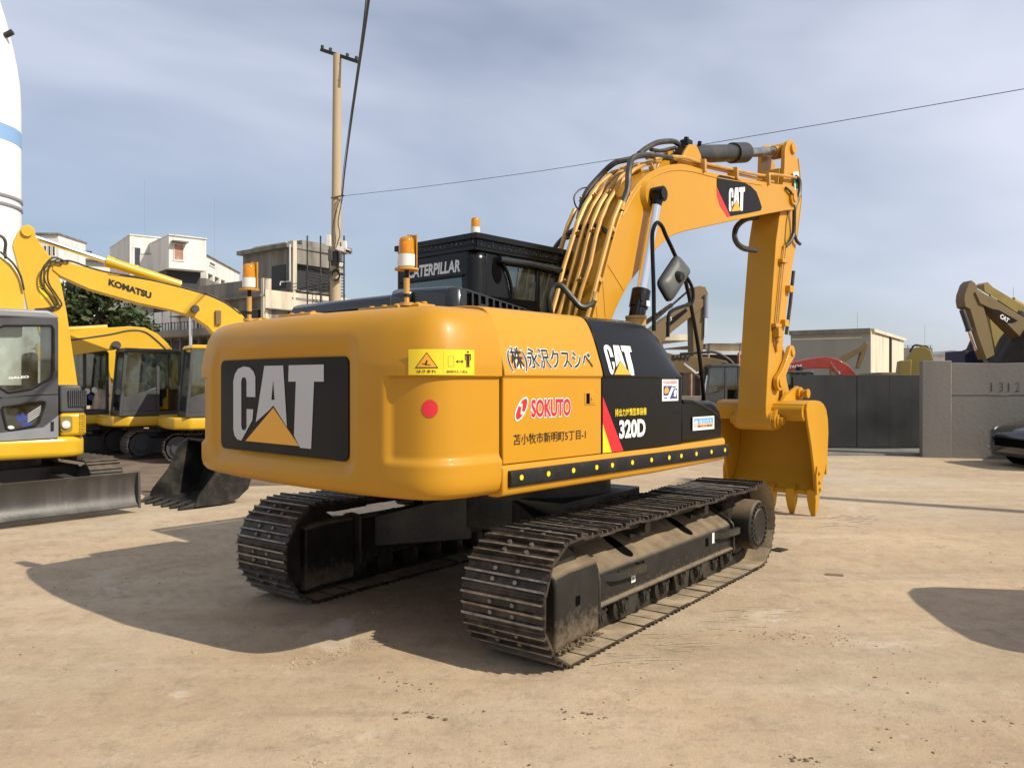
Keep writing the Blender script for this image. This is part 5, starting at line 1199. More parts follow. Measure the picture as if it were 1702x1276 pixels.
# swing platform, rounded at the tail
mb = MB(); P = [(1.6, -YA), (xt + 0.45, -YA), (xt + 0.12, -YA * 0.8), (xt, -0.4), (xt, 0.55), (xt + 0.05, YA * 0.85), (xt + 0.18, YA * 0.97), (xt + 0.35, YA), (1.4, YA), (1.6, 0.8)]
mb.loft([[(x, y, z) for x, y in P] for z in (zb - 0.06, zt)]); mb.build('platform', 'komatsu_yellow', ra, bevel=0.07, seg=4, smooth=50)
mb = MB(); mb.box(xt + 0.04, xc - 0.02, -1.05, YA - 0.03, zt, hx(120, 686).z); bx_ = mb.build('engine_box', 'komatsu_yellow', ra, bevel=0.05, seg=3)
mb = MB(); z0, z1 = hx(120, 686).z, hx(120, 640).z; mb.loft([[(xt + 0.06, -1.0, z0), (xc - 0.02, -1.0, z0), (xc - 0.02, YA - 0.035, z0), (xt + 0.06, YA - 0.035, z0)], [(xt + 0.10, -0.95, z1), (xc - 0.02, -0.95, z1), (xc - 0.02, YA - 0.06, z1), (xt + 0.10, YA - 0.06, z1)]]); cv = mb.build('engine_cover', 'machine_grey', ra, bevel=0.03, seg=3)
a, b = hx(114, 676), hx(145, 649)
mb = MB(); mb.box(b.x, a.x, YA - 0.05, YA - 0.028, a.z, b.z); vn = mb.build('vent_panel', 'void_black', cv)
for k in range(9): mb = MB(); x = lerp(a.x, b.x, (k + 0.5) / 9); mb.box(x - 0.008, x + 0.008, YA - 0.03, YA - 0.018, a.z, b.z); mb.build('slat', 'machine_grey', vn)
a, b = hx(101, 718), hx(121, 691)
mb = MB(); mb.prism(rounded(b.x, a.x, a.z, b.z, 0.04, 3), YA - 0.034, YA - 0.022, 'y'); lp = mb.build('lamp_recess', 'old_yellow', bx_, bevel=0.004)
h = hx(110, 706); mb = MB(); mb.rings([((h.x, YA - 0.03, h.z), 0.058), ((h.x, YA + 0.005, h.z), 0.052), ((h.x, YA + 0.018, h.z), 0.03)], 18); mb.build('lamp', 'white_plastic', lp)
for i in range(2):
    for j in range(3):
        p, q = hx(132.5 + 5.5 * i, 719 - 11 * j), hx(137 + 5.5 * i, 709.5 - 11 * j)
        mb = MB(); mb.box(q.x, p.x, YA - 0.031, YA - 0.026, p.z, q.z); mb.build('grille', 'worn_steel', bx_)
        for k in range(3): mb = MB(); z = lerp(p.z, q.z, (k + 0.5) / 3); mb.box(q.x, p.x, YA - 0.027, YA - 0.02, z - 0.008, z + 0.008); mb.build('grille_bar', 'komatsu_yellow', bx_)
# cab side: door frame with a large and a small window
zr = hx(50, 527).z
def ring_prism(mb, outer, inner, y0, y1):
    n = len(outer)
    for (A, y) in ((outer, y0),): pass
    vs = [(x, y, z) for y in (y0, y1) for x, z in outer] + [(x, y, z) for y in (y0, y1) for x, z in inner]
    fs = []
    for i in range(n):
        j = (i + 1) % n
        fs += [(i, j, 2 * n + j, 2 * n + i), (n + i, 3 * n + i, 3 * n + j, n + j), (i, n + i, n + j, j), (2 * n + i, 2 * n + j, 3 * n + j, 3 * n + i)]
    mb.add(vs, fs)
win = [hx(*p) for p in ((8, 541), (86, 541), (89, 548), (89, 617), (84, 628), (52, 646), (14, 652), (-8, 640), (-8, 548))]
win = [(p.x, p.z) for p in win]
cx, cz = sum(p[0] for p in win) / 9, sum(p[1] for p in win) / 9
low = [(p.x, p.z) for p in [hx(*p) for p in ((6, 676), (70, 666), (75, 668), (74, 674), (64, 702), (58, 707), (18, 715), (11, 712), (3, 680))]]
xl = xc + 1.75
mb = MB()
outer = [(p.x, p.z) for p in [hx(*p) for p in ((-6, 528), (94, 528), (97, 534), (97, 640), (97, 655), (52, 657), (5, 662), (-20, 655), (-20, 535))]]
ring_prism(mb, outer, win, YA - 0.06, YA)
outer2 = [(p.x, p.z) for p in [hx(*p) for p in ((-20, 664), (52, 658), (97, 656), (97, 680), (97, 727), (60, 729), (20, 732), (-20, 733), (-20, 690))]]
ring_prism(mb, outer2, low, YA - 0.06, YA)
mb.box(xc, xc + 0.08, 0.10, YA - 0.06, zt, zr); mb.box(xl - 0.08, xl, 0.1, 0.18, zt, zr); mb.box(xc, xl, 0.10, 0.16, zt, zt + 0.7); mb.box(xl - 0.08, xl, YA - 0.1, YA, zt, zr); mb.box(xc, xl, 0.12, YA - 0.02, zt, zt + 0.06)
ca = mb.build('cab', 'machine_grey', ra, bevel=0.012)
mb = MB(); mb.prism([(xc - 0.02, zr - 0.01), (xl, zr - 0.01), (xl - 0.1, zr + 0.10), (xc + 0.12, zr + 0.10), (xc + 0.02, zr + 0.05)], 0.08, YA + 0.01, 'y'); mb.build('cab_roof', 'light_grey', ca, bevel=0.03, seg=3)
mb = MB(); mb.prism(win, YA - 0.035, YA - 0.03, 'y'); w1 = mb.build('door_window', 'clear_glass', ca)
mb = MB(); mb.prism(low, YA - 0.035, YA - 0.03, 'y'); w2 = mb.build('lower_window', 'clear_glass', ca)
for loop, nm in ((win, 'window_seal'), (low, 'window_seal')):
    mb = MB(); mb.tube([(x, YA + 0.002, z) for x, z in loop + loop[:1]], 0.018, 6); mb.build(nm, 'rubber', ca)
tri = [(p.x, p.z) for p in [hx(*p) for p in ((97, 690), (97, 727), (-20, 734), (-20, 722), (72, 710))]]
mb = MB(); mb.prism(tri, YA + 0.001, YA + 0.008, 'y'); mb.build('door_skirt', 'light_grey', ca)
text_on(w1, FA, ((14, 630), (48, 628), (48, 624), (14, 626)), YA - 0.025, 'GALEO', 'decal_white', 0.03)
text_on(ca, FA, ((84, 717), (89.5, 716), (89.5, 700), (84, 701)), YA + 0.006, '1', 'decal_black', 0.03)
def decal(root, fr, pxs, Y, mat, name='sticker'):
    mb = MB(); mb.add([(q.x, Y, q.z) for q in [fr.hit(p[0], p[1], Y) for p in pxs]], [list(range(len(pxs)))]); return mb.build(name, mat, root, smooth=0)
decal(w2, FA, [(26, 694), (29, 688), (34, 690), (37, 684), (41, 689), (46, 691), (44, 699), (30, 701)], YA - 0.024, 'decal_blue'); decal(w2, FA, [(36, 703), (54, 701), (53, 709), (36, 711)], YA - 0.024, 'decal_blue')
decal(w2, FA, [(18 + 6 * cos(t), 711 + 4 * sin(t)) for t in [k * pi / 5 for k in range(10)]], YA - 0.0235, 'decal_white')
for k in range(4): decal(w2, FA, [(46, 688 + 4 * k), (68, 674 + 4 * k), (68, 676 + 4 * k), (46, 690 + 4 * k)], YA - 0.0236, 'decal_grey')
mb = MB(); mb.box(xc + 0.25, xc + 0.75, 0.35, 0.85, zt + 0.25, zt + 0.55); mb.box(xc + 0.2, xc + 0.35, 0.35, 0.85, zt + 0.5, zt + 1.15); mb.build('seat', 'interior_dark', ca, bevel=0.05)
bo = FA.xz([(-170, 250), (-60, 378), (0, 427), (18, 440), (30, 457), (38, 480), (39, 505), (36, 560), (-50, 560), (-120, 420), (-210, 310)], 0.0)
bo_ = plate_part(ra, 'boom', bo, 0.2, 'komatsu_yellow', -0.15)
hosepx(ra, FA, [(-20, 395, 0.0), (0, 392, 0.05), (9, 402, 0.05), (8, 420, 0.05), (10, 430, 0.05)], 0.022); hosepx(ra, FA, [(0, 418, 0.1), (8, 425, 0.1), (22, 438, 0.1), (34, 458, 0.1), (40, 482, 0.1)], 0.015)
# dozer blade: hollow curved steel, on two arms
mb = MB(); sec = [(0.30, 0.10), (0.245, 0.16), (0.215, 0.27), (0.215, 0.38), (0.24, 0.48), (0.28, 0.545), (0.25, 0.55), (0.19, 0.47), (0.175, 0.30), (0.20, 0.16), (0.26, 0.08)]
mb.loft([[(1.95 + x, y, z) for x, z in sec] for y in (-1.30, -0.5, 0.3, 0.90)]); bl = mb.build('dozer_blade', 'blade_steel', ra, M=MA, smooth=45)
for y in (-1.30, 0.90):
    mb = MB(); mb.prism([(1.95 + x, z) for x, z in ((0.31, 0.07), (0.29, 0.555), (0.12, 0.50), (0.12, 0.16))], y - 0.015, y + 0.015, 'y'); mb.build('end_plate', 'blade_steel', bl, M=MA)
for y in (-0.45, 0.45): mb = MB(); mb.bar((0.5, y, 0.40), (2.16, y, 0.30), 0.14, 0.16); mb.build('blade_arm', 'machine_grey', ra, M=MA)

# ---------------- the lettered boom and its machine
def small_excavator(fr, label, boom, cab_y=(0.18, 1.08), cabx=(0.05, 1.35), cabz=(0.98, 2.42), roof='komatsu_yellow', boom_hw=0.20, uc=None, col='komatsu_yellow', group='yellow excavators parked at the left', name='excavator', roofcol=None, tailx=-1.35, hw=1.08, with_cab=True):
    r = empty(name, (fr.o.x, fr.o.y, fr.o.z), fr.a); tag(r, label, 'excavator', group)
    M = Matrix.Rotation(rad(uc or 0), 4, 'Z'); undercarriage(r, M, 1.05, 0.30, 0.45, 1.75)
    P = [(1.55, -hw * 0.7), (1.3, -hw), (tailx + 0.4, -hw), (tailx, -hw * 0.4), (tailx, hw * 0.4), (tailx + 0.4, hw), (1.2, hw), (1.5, hw * 0.8), (1.6, hw * 0.3)]
    mb = MB(); mb.loft([[(x, y, z) for x, y in P] for z in (0.74, cabz[0])]); mb.build('platform', col, r, bevel=0.05, seg=3, smooth=50)
    tail(r, tailx, -0.1, hw, cabz[0], cabz[0] + 0.75, col)
    c = with_cab and cab_box(r, cabx[0], cabx[1], cab_y[0], cab_y[1], cabz[0], cabz[1], roof=roofcol or 'machine_grey')
    b = plate_part(r, 'boom', boom, boom_hw, col)
    return r, c, b
FB = Frame(-6.35, 18.4, 180 + 33)
boomB = FB.xz([(88, 437), (104, 433), (122, 440.5), (179, 455), (261, 470), (338, 490), (367, 503), (391, 515), (402, 527), (412, 545), (424, 590), (430, 650), (395, 650), (382, 600), (372, 575), (357, 560), (342, 543), (318, 527), (285, 517), (228, 505), (147, 482), (98, 460), (86, 450)], 0.0)
rb, cb, bb = small_excavator(FB, 'yellow excavator with black maker lettering on its raised boom, behind the counterweight', boomB, cabx=(0.0, 1.30), cabz=(1.0, 2.45), roofcol='komatsu_yellow', uc=-20, boom_hw=0.17)
text_on(bb, FB, ((180, 474), (251, 497), (252, 486), (181, 463)), 0.172, 'KOMATSU', 'decal_black', 0.055)
armB = FB.xz([(22, 402), (28, 390), (36, 378), (47, 375), (56, 381), (60, 398), (70, 412), (90, 437), (100, 470), (110, 520), (128, 640), (132, 700), (108, 700), (92, 640), (60, 540), (45, 515), (36, 470), (20, 410)], 0.0)
ab = plate_part(rb, 'stick', armB, 0.145, 'komatsu_yellow')
h = FB.hit(45, 385, 0.15); mb = MB(); mb.cyl((h.x, -0.2, h.z), (h.x, 0.2, h.z), 0.10, n=18); mb.build('pin_boss', 'komatsu_yellow', ab)
a, m, b = FB.hit(55, 394, 0), FB.hit(160, 428, 0), FB.hit(300, 474, 0)
ram(rb, b, a, 0.105, 0.53, name='stick_cylinder')
for pts, r in (([(100, 434), (118, 434), (150, 445), (179, 452.5), (240, 463), (338, 487), (372, 502), (400, 522)], 0.02), ([(179, 456), (261, 468), (345, 491), (380, 507)], 0.014)):
    hosepx(bb, FB, [(x, y, 0.16) for x, y in pts], r, 'hydraulic_pipe', 'worn_steel')
for o_ in ((0, 0), (6, 3), (-5, 6)):
    hosepx(ab, FB, [(108 + o_[0], 434 + o_[1], 0.2), (90 + o_[0], 428 + o_[1], 0.25), (76 + o_[0], 440 + o_[1], 0.28), (74 + o_[0], 465 + o_[1], 0.26), (88 + o_[0], 488 + o_[1], 0.22), (96 + o_[0], 505 + o_[1], 0.2), (80, 512 + o_[1], 0.2), (58, 514 + o_[1], 0.17)], 0.017)
decal(ab, FB, [(63, 476), (77, 471), (82, 492), (68, 498)], 0.148, 'decal_yellow'); decal(ab, FB, [(64, 476), (75, 473), (71, 483)], 0.150, 'decal_dark'); decal(ab, FB, [(66, 476.5), (73, 474.8), (70.5, 480)], 0.152, 'decal_yellow')
h = FB.hit(323, 514, 0.17); mb = MB(); mb.cyl((h.x, 0.165, h.z), (h.x, 0.30, h.z), 0.085, n=16); mb.build('pin_boss', 'machine_grey', bb)
h = FB.hit(362, 528, 0.17); mb = MB(); mb.obox((h.x, 0.2, h.z), (0.12, 0.07, 0.32)); mb.build('lamp_bracket', 'rust_yellow', bb, bevel=0.01)
for s in (-1,): ram(rb, (0.9, s * 0.30, 0.95), (FB.hit(323, 514, 0.17).x, s * 0.26, FB.hit(323, 514, 0.17).z), 0.06, 0.55, name='boom_cylinder')

FC = Frame(-8.35, 19.6, 180 + 38)
boomC = FC.xz([(112, 552), (179, 545), (212, 543), (237, 545), (258, 555), (274, 570), (287, 586), (297, 620), (300, 680), (275, 680), (277, 625), (270, 606), (258, 594), (245, 586), (228, 580), (205, 579), (160, 585), (112, 592)], 0.0)
rc, cc_, bc = small_excavator(FC, 'yellow excavator with curved boom and dark cab below the maker-lettered boom', boomC, cabx=(0.05, 1.40), uc=5)
hosepx(bc, FC, [(112, 566, 0.2), (180, 556, 0.21), (215, 549, 0.21), (240, 551, 0.21), (262, 567, 0.21), (283, 588, 0.21)], 0.018, 'hydraulic_pipe', 'machine_grey')
hosepx(bc, FC, [(112, 548, 0.0), (150, 546, 0.0), (178, 544, 0.0)], 0.07, 'stick_cylinder', 'komatsu_yellow')
h = FC.hit(192, 574, 0.2); mb = MB(); mb.cyl((h.x, -0.3, h.z), (h.x, 0.30, h.z), 0.10, n=16); mb.build('pin_boss', 'machine_grey', bc)
ram(rc, FC.hit(268, 655, 0.33), FC.hit(232, 590, 0.33), 0.085, 0.42, name='boom_cylinder')
FD = Frame(-10.3, 20.2, 180 + 38)
boomD = FD.xz([(60, 572), (112, 563), (150, 560), (182, 570), (198, 590), (206, 630), (208, 690), (182, 690), (184, 640), (176, 612), (165, 598), (152, 589), (118, 590), (60, 600)], 0.0)
rd, cd, bd_ = small_excavator(FD, 'yellow excavator half hidden behind the raised stick, nearest the tree', boomD, cabx=(0.1, 1.45), uc=12)
text_on(bd_, FD, ((84, 585), (141, 582), (141, 574), (84, 577)), 0.202, 'KOMATSU', 'decal_black', 0.055)
ram(rd, FD.hit(177, 660, 0.33), FD.hit(146, 590, 0.33), 0.085, 0.45, name='boom_cylinder')
dsk = FD.hit(160, 665, 1.09)
for (px, py, m_) in ((145, 650, 'decal_white'), (157, 648, 'decal_white'), (151, 660, 'decal_blue')): decal(rd, FD, [(px + 5.0 * cos(t), py + 5.0 * sin(t)) for t in [k * pi / 6 for k in range(12)]], 1.10, m_, 'round_sticker')
text_on
# ---------------- loose digging bucket on the ground
h0 = at(276, 836, 11.75); FK = Frame(at(318, 838, 11.5).x, 11.75, 232)
rk = empty('digging_bucket', (FK.o.x, FK.o.y, 0), FK.a); tag(rk, 'dark worn steel digging bucket standing on the ground beside the counterweight, teeth towards the yard', 'bucket')
out_ = [(0.42, 0.03), (0.0, 0.02), (-0.25, 0.07), (-0.42, 0.20), (-0.50, 0.42), (-0.46, 0.66), (-0.34, 0.84), (-0.20, 0.90)]
in_ = [(0.42, 0.06), (0.0, 0.055), (-0.235, 0.105), (-0.39, 0.225), (-0.465, 0.42), (-0.425, 0.645), (-0.315, 0.81), (-0.19, 0.865)]
mb = MB(); mb.prism(out_ + in_[::-1], -0.62, 0.62, 'y'); sh_ = mb.build('shell', 'worn_steel', rk, smooth=40)
for s in (-1, 1): mb = MB(); mb.prism(out_ + [(-0.05, 0.80), (0.12, 0.45), (0.36, 0.18)], s * 0.62 - 0.015, s * 0.62 + 0.015, 'y'); mb.build('side_plate', 'worn_steel', rk)
for k in range(6):
    y = lerp(-0.56, 0.56, k / 5); mb = MB(); mb.loft([[(0.36, y - 0.055, 0.02), (0.36, y + 0.055, 0.02), (0.36, y + 0.055, 0.085), (0.36, y - 0.055, 0.085)], [(0.62, y - 0.03, 0.004), (0.62, y + 0.03, 0.004), (0.62, y + 0.03, 0.025), (0.62, y - 0.03, 0.025)]]); mb.build('tooth', 'worn_steel', rk, bevel=0.006)
for s in (-1, 1): mb = MB(); mb.prism([(-0.5, 0.5), (-0.62, 0.75), (-0.50, 0.98), (-0.25, 0.95), (-0.3, 0.8)], s * 0.2 - 0.02, s * 0.2 + 0.02, 'y'); mb.build('mounting_ear', 'worn_steel', rk, bevel=0.01)

# ---------------- machines beyond the gate on the right
def far_excavator(label, fr, col, boom, stick=None, hw=0.3, shw=0.22, name='excavator', tracks=True, cabside=1, z=0.0, cabmat='machine_grey', group='excavators parked beyond the gate', body=True, cab=(-0.3, 1.4, 1.15, 2.75), tx=-2.4, tz=2.1):
    r = empty(name, (fr.o.x, fr.o.y, fr.o.z), fr.a); tag(r, label, 'excavator', group)
    if tracks: undercarriage(r, Matrix.Identity(4), 1.5, 0.38, 0.6, 2.2, ring=0.95)
    if body:
        mb = MB(); mb.box(-2.0, 1.4, -1.3, 1.3, 0.95, 1.15); mb.build('platform', col, r, bevel=0.04)
        tail(r, tx, -0.6, 1.35, 1.15, tz, col)
        if cab: cab_box(r, cab[0], cab[1], 0.25, 1.25, cab[2], cab[3], mat=cabmat)
    b = plate_part(r, 'boom', boom, hw, col); s_ = None
    if stick: s_ = plate_part(r, 'stick', stick, shw, col)
    return r, b, s_
# rusty yellow one right behind the black side cover
F1 = Frame(5.6, 21.5, 180 - 8)
b1 = F1.xz([(1060, 575), (1130, 592), (1175, 594), (1205, 600), (1222, 618), (1232, 650), (1235, 690), (1212, 690), (1205, 650), (1190, 630), (1170, 622), (1130, 620), (1060, 600)], 0.0)
r1, bm1, _ = far_excavator('dusty ochre excavator with dark cab, seen between the black side cover and the stick', F1, 'rust_yellow', b1, cab=(-0.35, 0.55, 1.15, 2.12), tx=-1.5)
text_on(bm1, F1, ((1116, 599), (1148, 600), (1148, 592), (1116, 590)), 0.302, 'SANY', 'decal_black', 0.05)
ram(r1, F1.hit(1166, 628, 0.42), F1.hit(1137, 604, 0.42), 0.07, 0.3, 'rod_steel', name='boom_cylinder')
hosepx(bm1, F1, [(1130, 588, 0.25), (1165, 586, 0.28), (1190, 586, 0.28), (1215, 600, 0.28), (1226, 620, 0.28)], 0.035)
# one with upright stick behind the mirror
F2 = Frame(3.3, 24.5, 12)
b2 = F2.xz([(1010, 600), (1050, 570), (1100, 530), (1148, 501), (1162, 498), (1168, 505), (1160, 514), (1112, 552), (1075, 590), (1045, 620), (1010, 620)], 0.0)
s2 = F2.xz([(1150, 480), (1158, 476), (1168, 478), (1173, 490), (1172, 520), (1166, 560), (1160, 620), (1148, 620), (1147, 560), (1146, 510)], 0.0)
r2, bm2, st2 = far_excavator('old yellow excavator with its stick upright, seen behind the mirror', F2, 'rust_yellow', b2, s2, 0.25, 0.2, cabside=1)
decal(bm2, F2, [(1106, 536), (1140, 512), (1143, 517), (1110, 545)], -0.252, 'panel_black'); text_on(bm2, F2, ((1108, 538), (1118, 531), (1116, 526), (1106, 533)), -0.256, 'CAT', 'decal_white', 0.04, -1)
ram(r2, F2.hit(1174, 490, -0.25), F2.hit(1172, 560, -0.25), 0.07, 0.55, 'light_grey', name='bucket_cylinder')
# red boom above the gate
F3 = Frame(9.2, 27.0, 180 - 4)
b3 = F3.xz([(1275, 606), (1310, 603), (1345, 596), (1368, 593), (1388, 597), (1405, 607), (1418, 622), (1424, 650), (1400, 650), (1398, 630), (1390, 618), (1378, 612), (1350, 612), (1310, 616), (1275, 620)], 0.0)
r3, bm3, _ = far_excavator('red excavator whose arched boom rises above the dark gate', F3, 'machine_red', b3, hw=0.28, cab=(-0.6, 0.5, 1.15, 2.02), tz=1.7)
text_on(bm3, F3, ((1306, 612.5), (1332, 610), (1332, 605.5), (1306, 608)), 0.282, 'HITACHI', 'decal_white', 0.01)
ram(r3, F3.hit(1395, 622, 0.4), F3.hit(1380, 602, 0.4), 0.05, 0.2, 'light_grey', name='boom_cylinder')
# small tan one in front of the big shed
F4 = Frame(13.2, 31.0, 172)
b4 = F4.xz([(1380, 606), (1400, 590), (1430, 575), (1439, 570), (1441, 574), (1432, 584), (1405, 600), (1388, 615), (1388, 650), (1378, 650)], 0.0)
s4 = F4.xz([(1437, 568), (1443, 571), (1436, 592), (1428, 612), (1422, 613), (1428, 590)], 0.0)
far_excavator('small tan excavator with folded boom before the big concrete shed', F4, 'rust_yellow', b4, s4, 0.14, 0.12, cab=None)
# olive boom beside the gate post
F5 = Frame(12.6, 24.0, 160)
b5 = F5.xz([(1508, 592), (1520, 578), (1533, 576), (1544, 582), (1550, 600), (1555, 640), (1500, 640), (1503, 605)], 0.0)
r5, bm5, _ = far_excavator('olive yellow excavator showing only its boom top beside the concrete gate post', F5, 'old_yellow', b5, hw=0.3, cab=None)
hosepx(bm5, F5, [(1512, 585, 0.2), (1520, 574, 0.2), (1532, 575, 0.2), (1542, 577, 0.2), (1547, 590, 0.2)], 0.03)
b5b = F5.xz([(1489, 601), (1506, 600), (1504, 640), (1484, 640)], 0.6)
plate_part(r5, 'side_box', b5b, 0.5, 'old_yellow', 1.4)
# two old machines on the heap at the far right
F6 = Frame(15.4, 24.0, 185, 0.9)
b6 = F6.xz([(1612, 487), (1624, 487), (1650, 503), (1702, 535), (1790, 560), (1800, 600), (1700, 575), (1692, 567), (1655, 530), (1640, 515), (1620, 506)], 0.0)
s6 = F6.xz([(1596, 490), (1602, 473), (1608, 467), (1614, 472), (1622, 492), (1628, 512), (1640, 560), (1646, 590), (1632, 598), (1618, 560), (1605, 515), (1597, 511), (1595, 500)], 0.0)
r6, bm6, st6 = far_excavator('old ochre excavator with lettered boom, folded stick in front, above the concrete wall', F6, 'rust_yellow', b6, s6, 0.24, 0.2, cab=None)
decal(bm6, F6, [(1642, 512), (1660, 515), (1692, 533), (1684, 537), (1672, 537)], 0.243, 'panel_black'); text_on(bm6, F6, ((1661, 528), (1675, 537), (1678, 530), (1664, 521)), 0.247, 'CAT', 'decal_white', 0.045)
ram(r6, F6.hit(1655, 500, 0.0), F6.hit(1608, 472, 0.0), 0.07, 0.25, 'rust_yellow', name='stick_cylinder'); ram(r6, F6.hit(1599, 515, 0.15), F6.hit(1622, 582, 0.15), 0.08, 0.52, 'machine_grey', name='bucket_cylinder')
F7 = Frame(17.2, 27.0, 185, 0.9)
b7 = F7.xz([(1627, 474), (1634, 470), (1642, 478), (1702, 514), (1790, 550), (1790, 590), (1702, 535), (1650, 500), (1628, 486)], 0.0)
s7 = F7.xz([(1634, 512), (1655, 512), (1664, 572), (1662, 590), (1648, 590), (1642, 560)], 0.0)
r7, bm7, _ = far_excavator('second old excavator with olive stick, behind the lettered one above the wall', F7, 'old_yellow', b7, s7, 0.24, 0.22, cab=None)
ram(r7, F7.hit(1702, 510, 0.0), F7.hit(1636, 474, 0.0), 0.10, 0.3, 'old_yellow', name='stick_cylinder')
# heap of dark spoil below them
mb = MB(); rnd = random.Random(5)
n = 34; rows = []
for i in range(n):
    row = []
    for j in range(22):
        x = lerp(12.4, 24.5, i / (n - 1)); y = lerp(21.6, 30, j / 21)
        h = 3.9 * smoothstep(12.6, 16.2, x) * smoothstep(21.6, 23.2, y) * (1 - smoothstep(27.5, 30, y)) * (1 - 0.55 * smoothstep(20, 24.5, x))
        h *= 0.72 + 0.45 * noise.noise(Vector((x * 0.6, y * 0.6, 1.7))) + 0.16 * noise.noise(Vector((x * 2.4, y * 2.4, 4.0)))
        row.append((x + rnd.uniform(-0.1, 0.1), y + rnd.uniform(-0.1, 0.1), max(-0.02, h)))
    rows.append(row)
paint('spoil', (0.035, 0.027, 0.021), 0.95, var=0.4, vscale=3, dirt=0.3, dirt_col=(0.07, 0.052, 0.036), bump=0.4, bscale=9)
mb.loft(rows, closed=False, caps=False); tag(mb.build('spoil_heap', 'spoil', None, smooth=60), 'dark heap of spoil and scrap behind the concrete wall, under the old excavators', 'heap')
# ================================================================== WALL, GATE, BUILDINGS, POLE, CAR
paint('concrete_wall', (0.215, 0.20, 0.175), 0.9, var=0.16, vscale=0.9, dirt=0.40, dirt_col=(0.13, 0.118, 0.095), dscale=1.1, bump=0.25, bscale=12, streak=True)
paint('gate_steel', (0.018, 0.019, 0.020), 0.5, var=0.15, vscale=1, dirt=0.15, dirt_col=(0.07, 0.065, 0.055), dscale=2, bump=0.05, bscale=6)
paint('plaster_white', (0.68, 0.67, 0.63), 0.85, var=0.08, vscale=0.9, dirt=0.42, dirt_col=(0.30, 0.25, 0.19), dscale=1.1, streak=True)
paint('plaster_cream', (0.60, 0.54, 0.42), 0.85, var=0.12, vscale=0.9, dirt=0.48, dirt_col=(0.22, 0.185, 0.135), dscale=1.2, streak=True)
paint('old_concrete', (0.23, 0.215, 0.185), 0.9, var=0.3, vscale=1.1, dirt=0.75, dirt_col=(0.065, 0.06, 0.05), dscale=1.0, bump=0.2, bscale=3, streak=True)
paint('shed_wall_shaded', (0.30, 0.30, 0.26), 0.8, var=0.10, vscale=0.4, dirt=0.35, dirt_col=(0.16, 0.16, 0.13), dscale=0.5, streak=True)  # shade on the shed front put into the colour
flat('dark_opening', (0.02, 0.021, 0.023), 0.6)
flat('window_pane', (0.05, 0.06, 0.07), 0.12)
paint('rust_board', (0.40, 0.20, 0.13), 0.8, var=0.25, vscale=2, dirt=0.4, dirt_col=(0.55, 0.5, 0.42), dscale=2)
paint('pole_concrete', (0.42, 0.33, 0.21), 0.85, var=0.12, vscale=2, dirt=0.25, dirt_col=(0.22, 0.17, 0.11), dscale=1.5, streak=True)
flat('navy_steel', (0.018, 0.020, 0.055), 0.6)
flat('black_iron', (0.02, 0.02, 0.02), 0.6)
flat('cable', (0.02, 0.02, 0.022), 0.6)
paint('tower_white', (0.80, 0.79, 0.75), 0.45, var=0.03)
flat('tower_blue', (0.22, 0.38, 0.62), 0.5)
flat('car_black', (0.008, 0.008, 0.010), 0.18, 0.0, 0.8)
flat('tyre', (0.018, 0.018, 0.018), 0.8)
flat('headlight', (0.5, 0.52, 0.55), 0.08)
paint('plank', (0.36, 0.27, 0.18), 0.85, var=0.2, vscale=3, streak=False)
paint('mud', (0.155, 0.112, 0.075), 0.95, var=0.3, vscale=2, dirt=0.5, dirt_col=(0.25, 0.19, 0.125), dscale=1.5, bump=0.5, bscale=12)

# concrete wall at the right with its gate post
GD = 18.6
wl_ = at(1533, 700, GD).x; zp = at(1533, 599.5, GD).z; zw = at(1640, 604, GD + 0.2).z
post = empty('concrete_wall', (wl_, GD, 0), rad(-19)); tag(post, 'grey concrete yard wall with a raised end post and pencilled numbers', 'wall')
pw = at(1576, 700, GD).x - wl_
rough_ = random.Random(2)
mb = MB(); mb.box(0, pw, 0, 0.45, -0.1, zp); mb.build('gate_post', 'concrete_wall', post, bevel=0.012)
mb = MB(); n = 14
mb.loft([[(x, 0.05, -0.1), (x, 0.35, -0.1), (x, 0.35, zw + rough_.uniform(-0.012, 0.012)), (x, 0.05, zw + rough_.uniform(-0.012, 0.012))] for x in [lerp(pw, 14, k / n) for k in range(n + 1)]]); mb.build('panel', 'concrete_wall', post, bevel=0.01, smooth=0)
mb = MB(); pts = []
for k in range(40): pts.append((lerp(pw + 0.02, 6, k / 39), 0.046, at(1600, 655, GD).z + 0.02 * noise.noise(Vector((k * 0.35, 0, 2)))))
mb.tube(pts, 0.008, 5); mb.build('casting_joint', 'old_concrete', post)
mb = MB(); pts = [(pw - 0.0 + 0.03 * noise.noise(Vector((0, k * 0.5, 5))), -0.002 if k < 0 else 0.04, lerp(zp - 0.1, 1.0, k / 20)) for k in range(21)]; mb.tube(pts, 0.009, 5); mb.build('crack', 'old_concrete', post)
for ch, px in (('1', 1664), ('3', 1675), ('1', 1688), ('2', 1698)):
    dd_ = GD - 0.75; a, b = at(px - 3, 651, dd_), at(px + 3, 636, dd_)
    lettering('chalk_number', ch, 'decal_dark', post, (lambda u, v: ((u - wl_) / cos(rad(19)), 0.044, v)), (a.x, b.x if ch != '1' else a.x + 0.02, a.z, b.z), bold=-0.02)
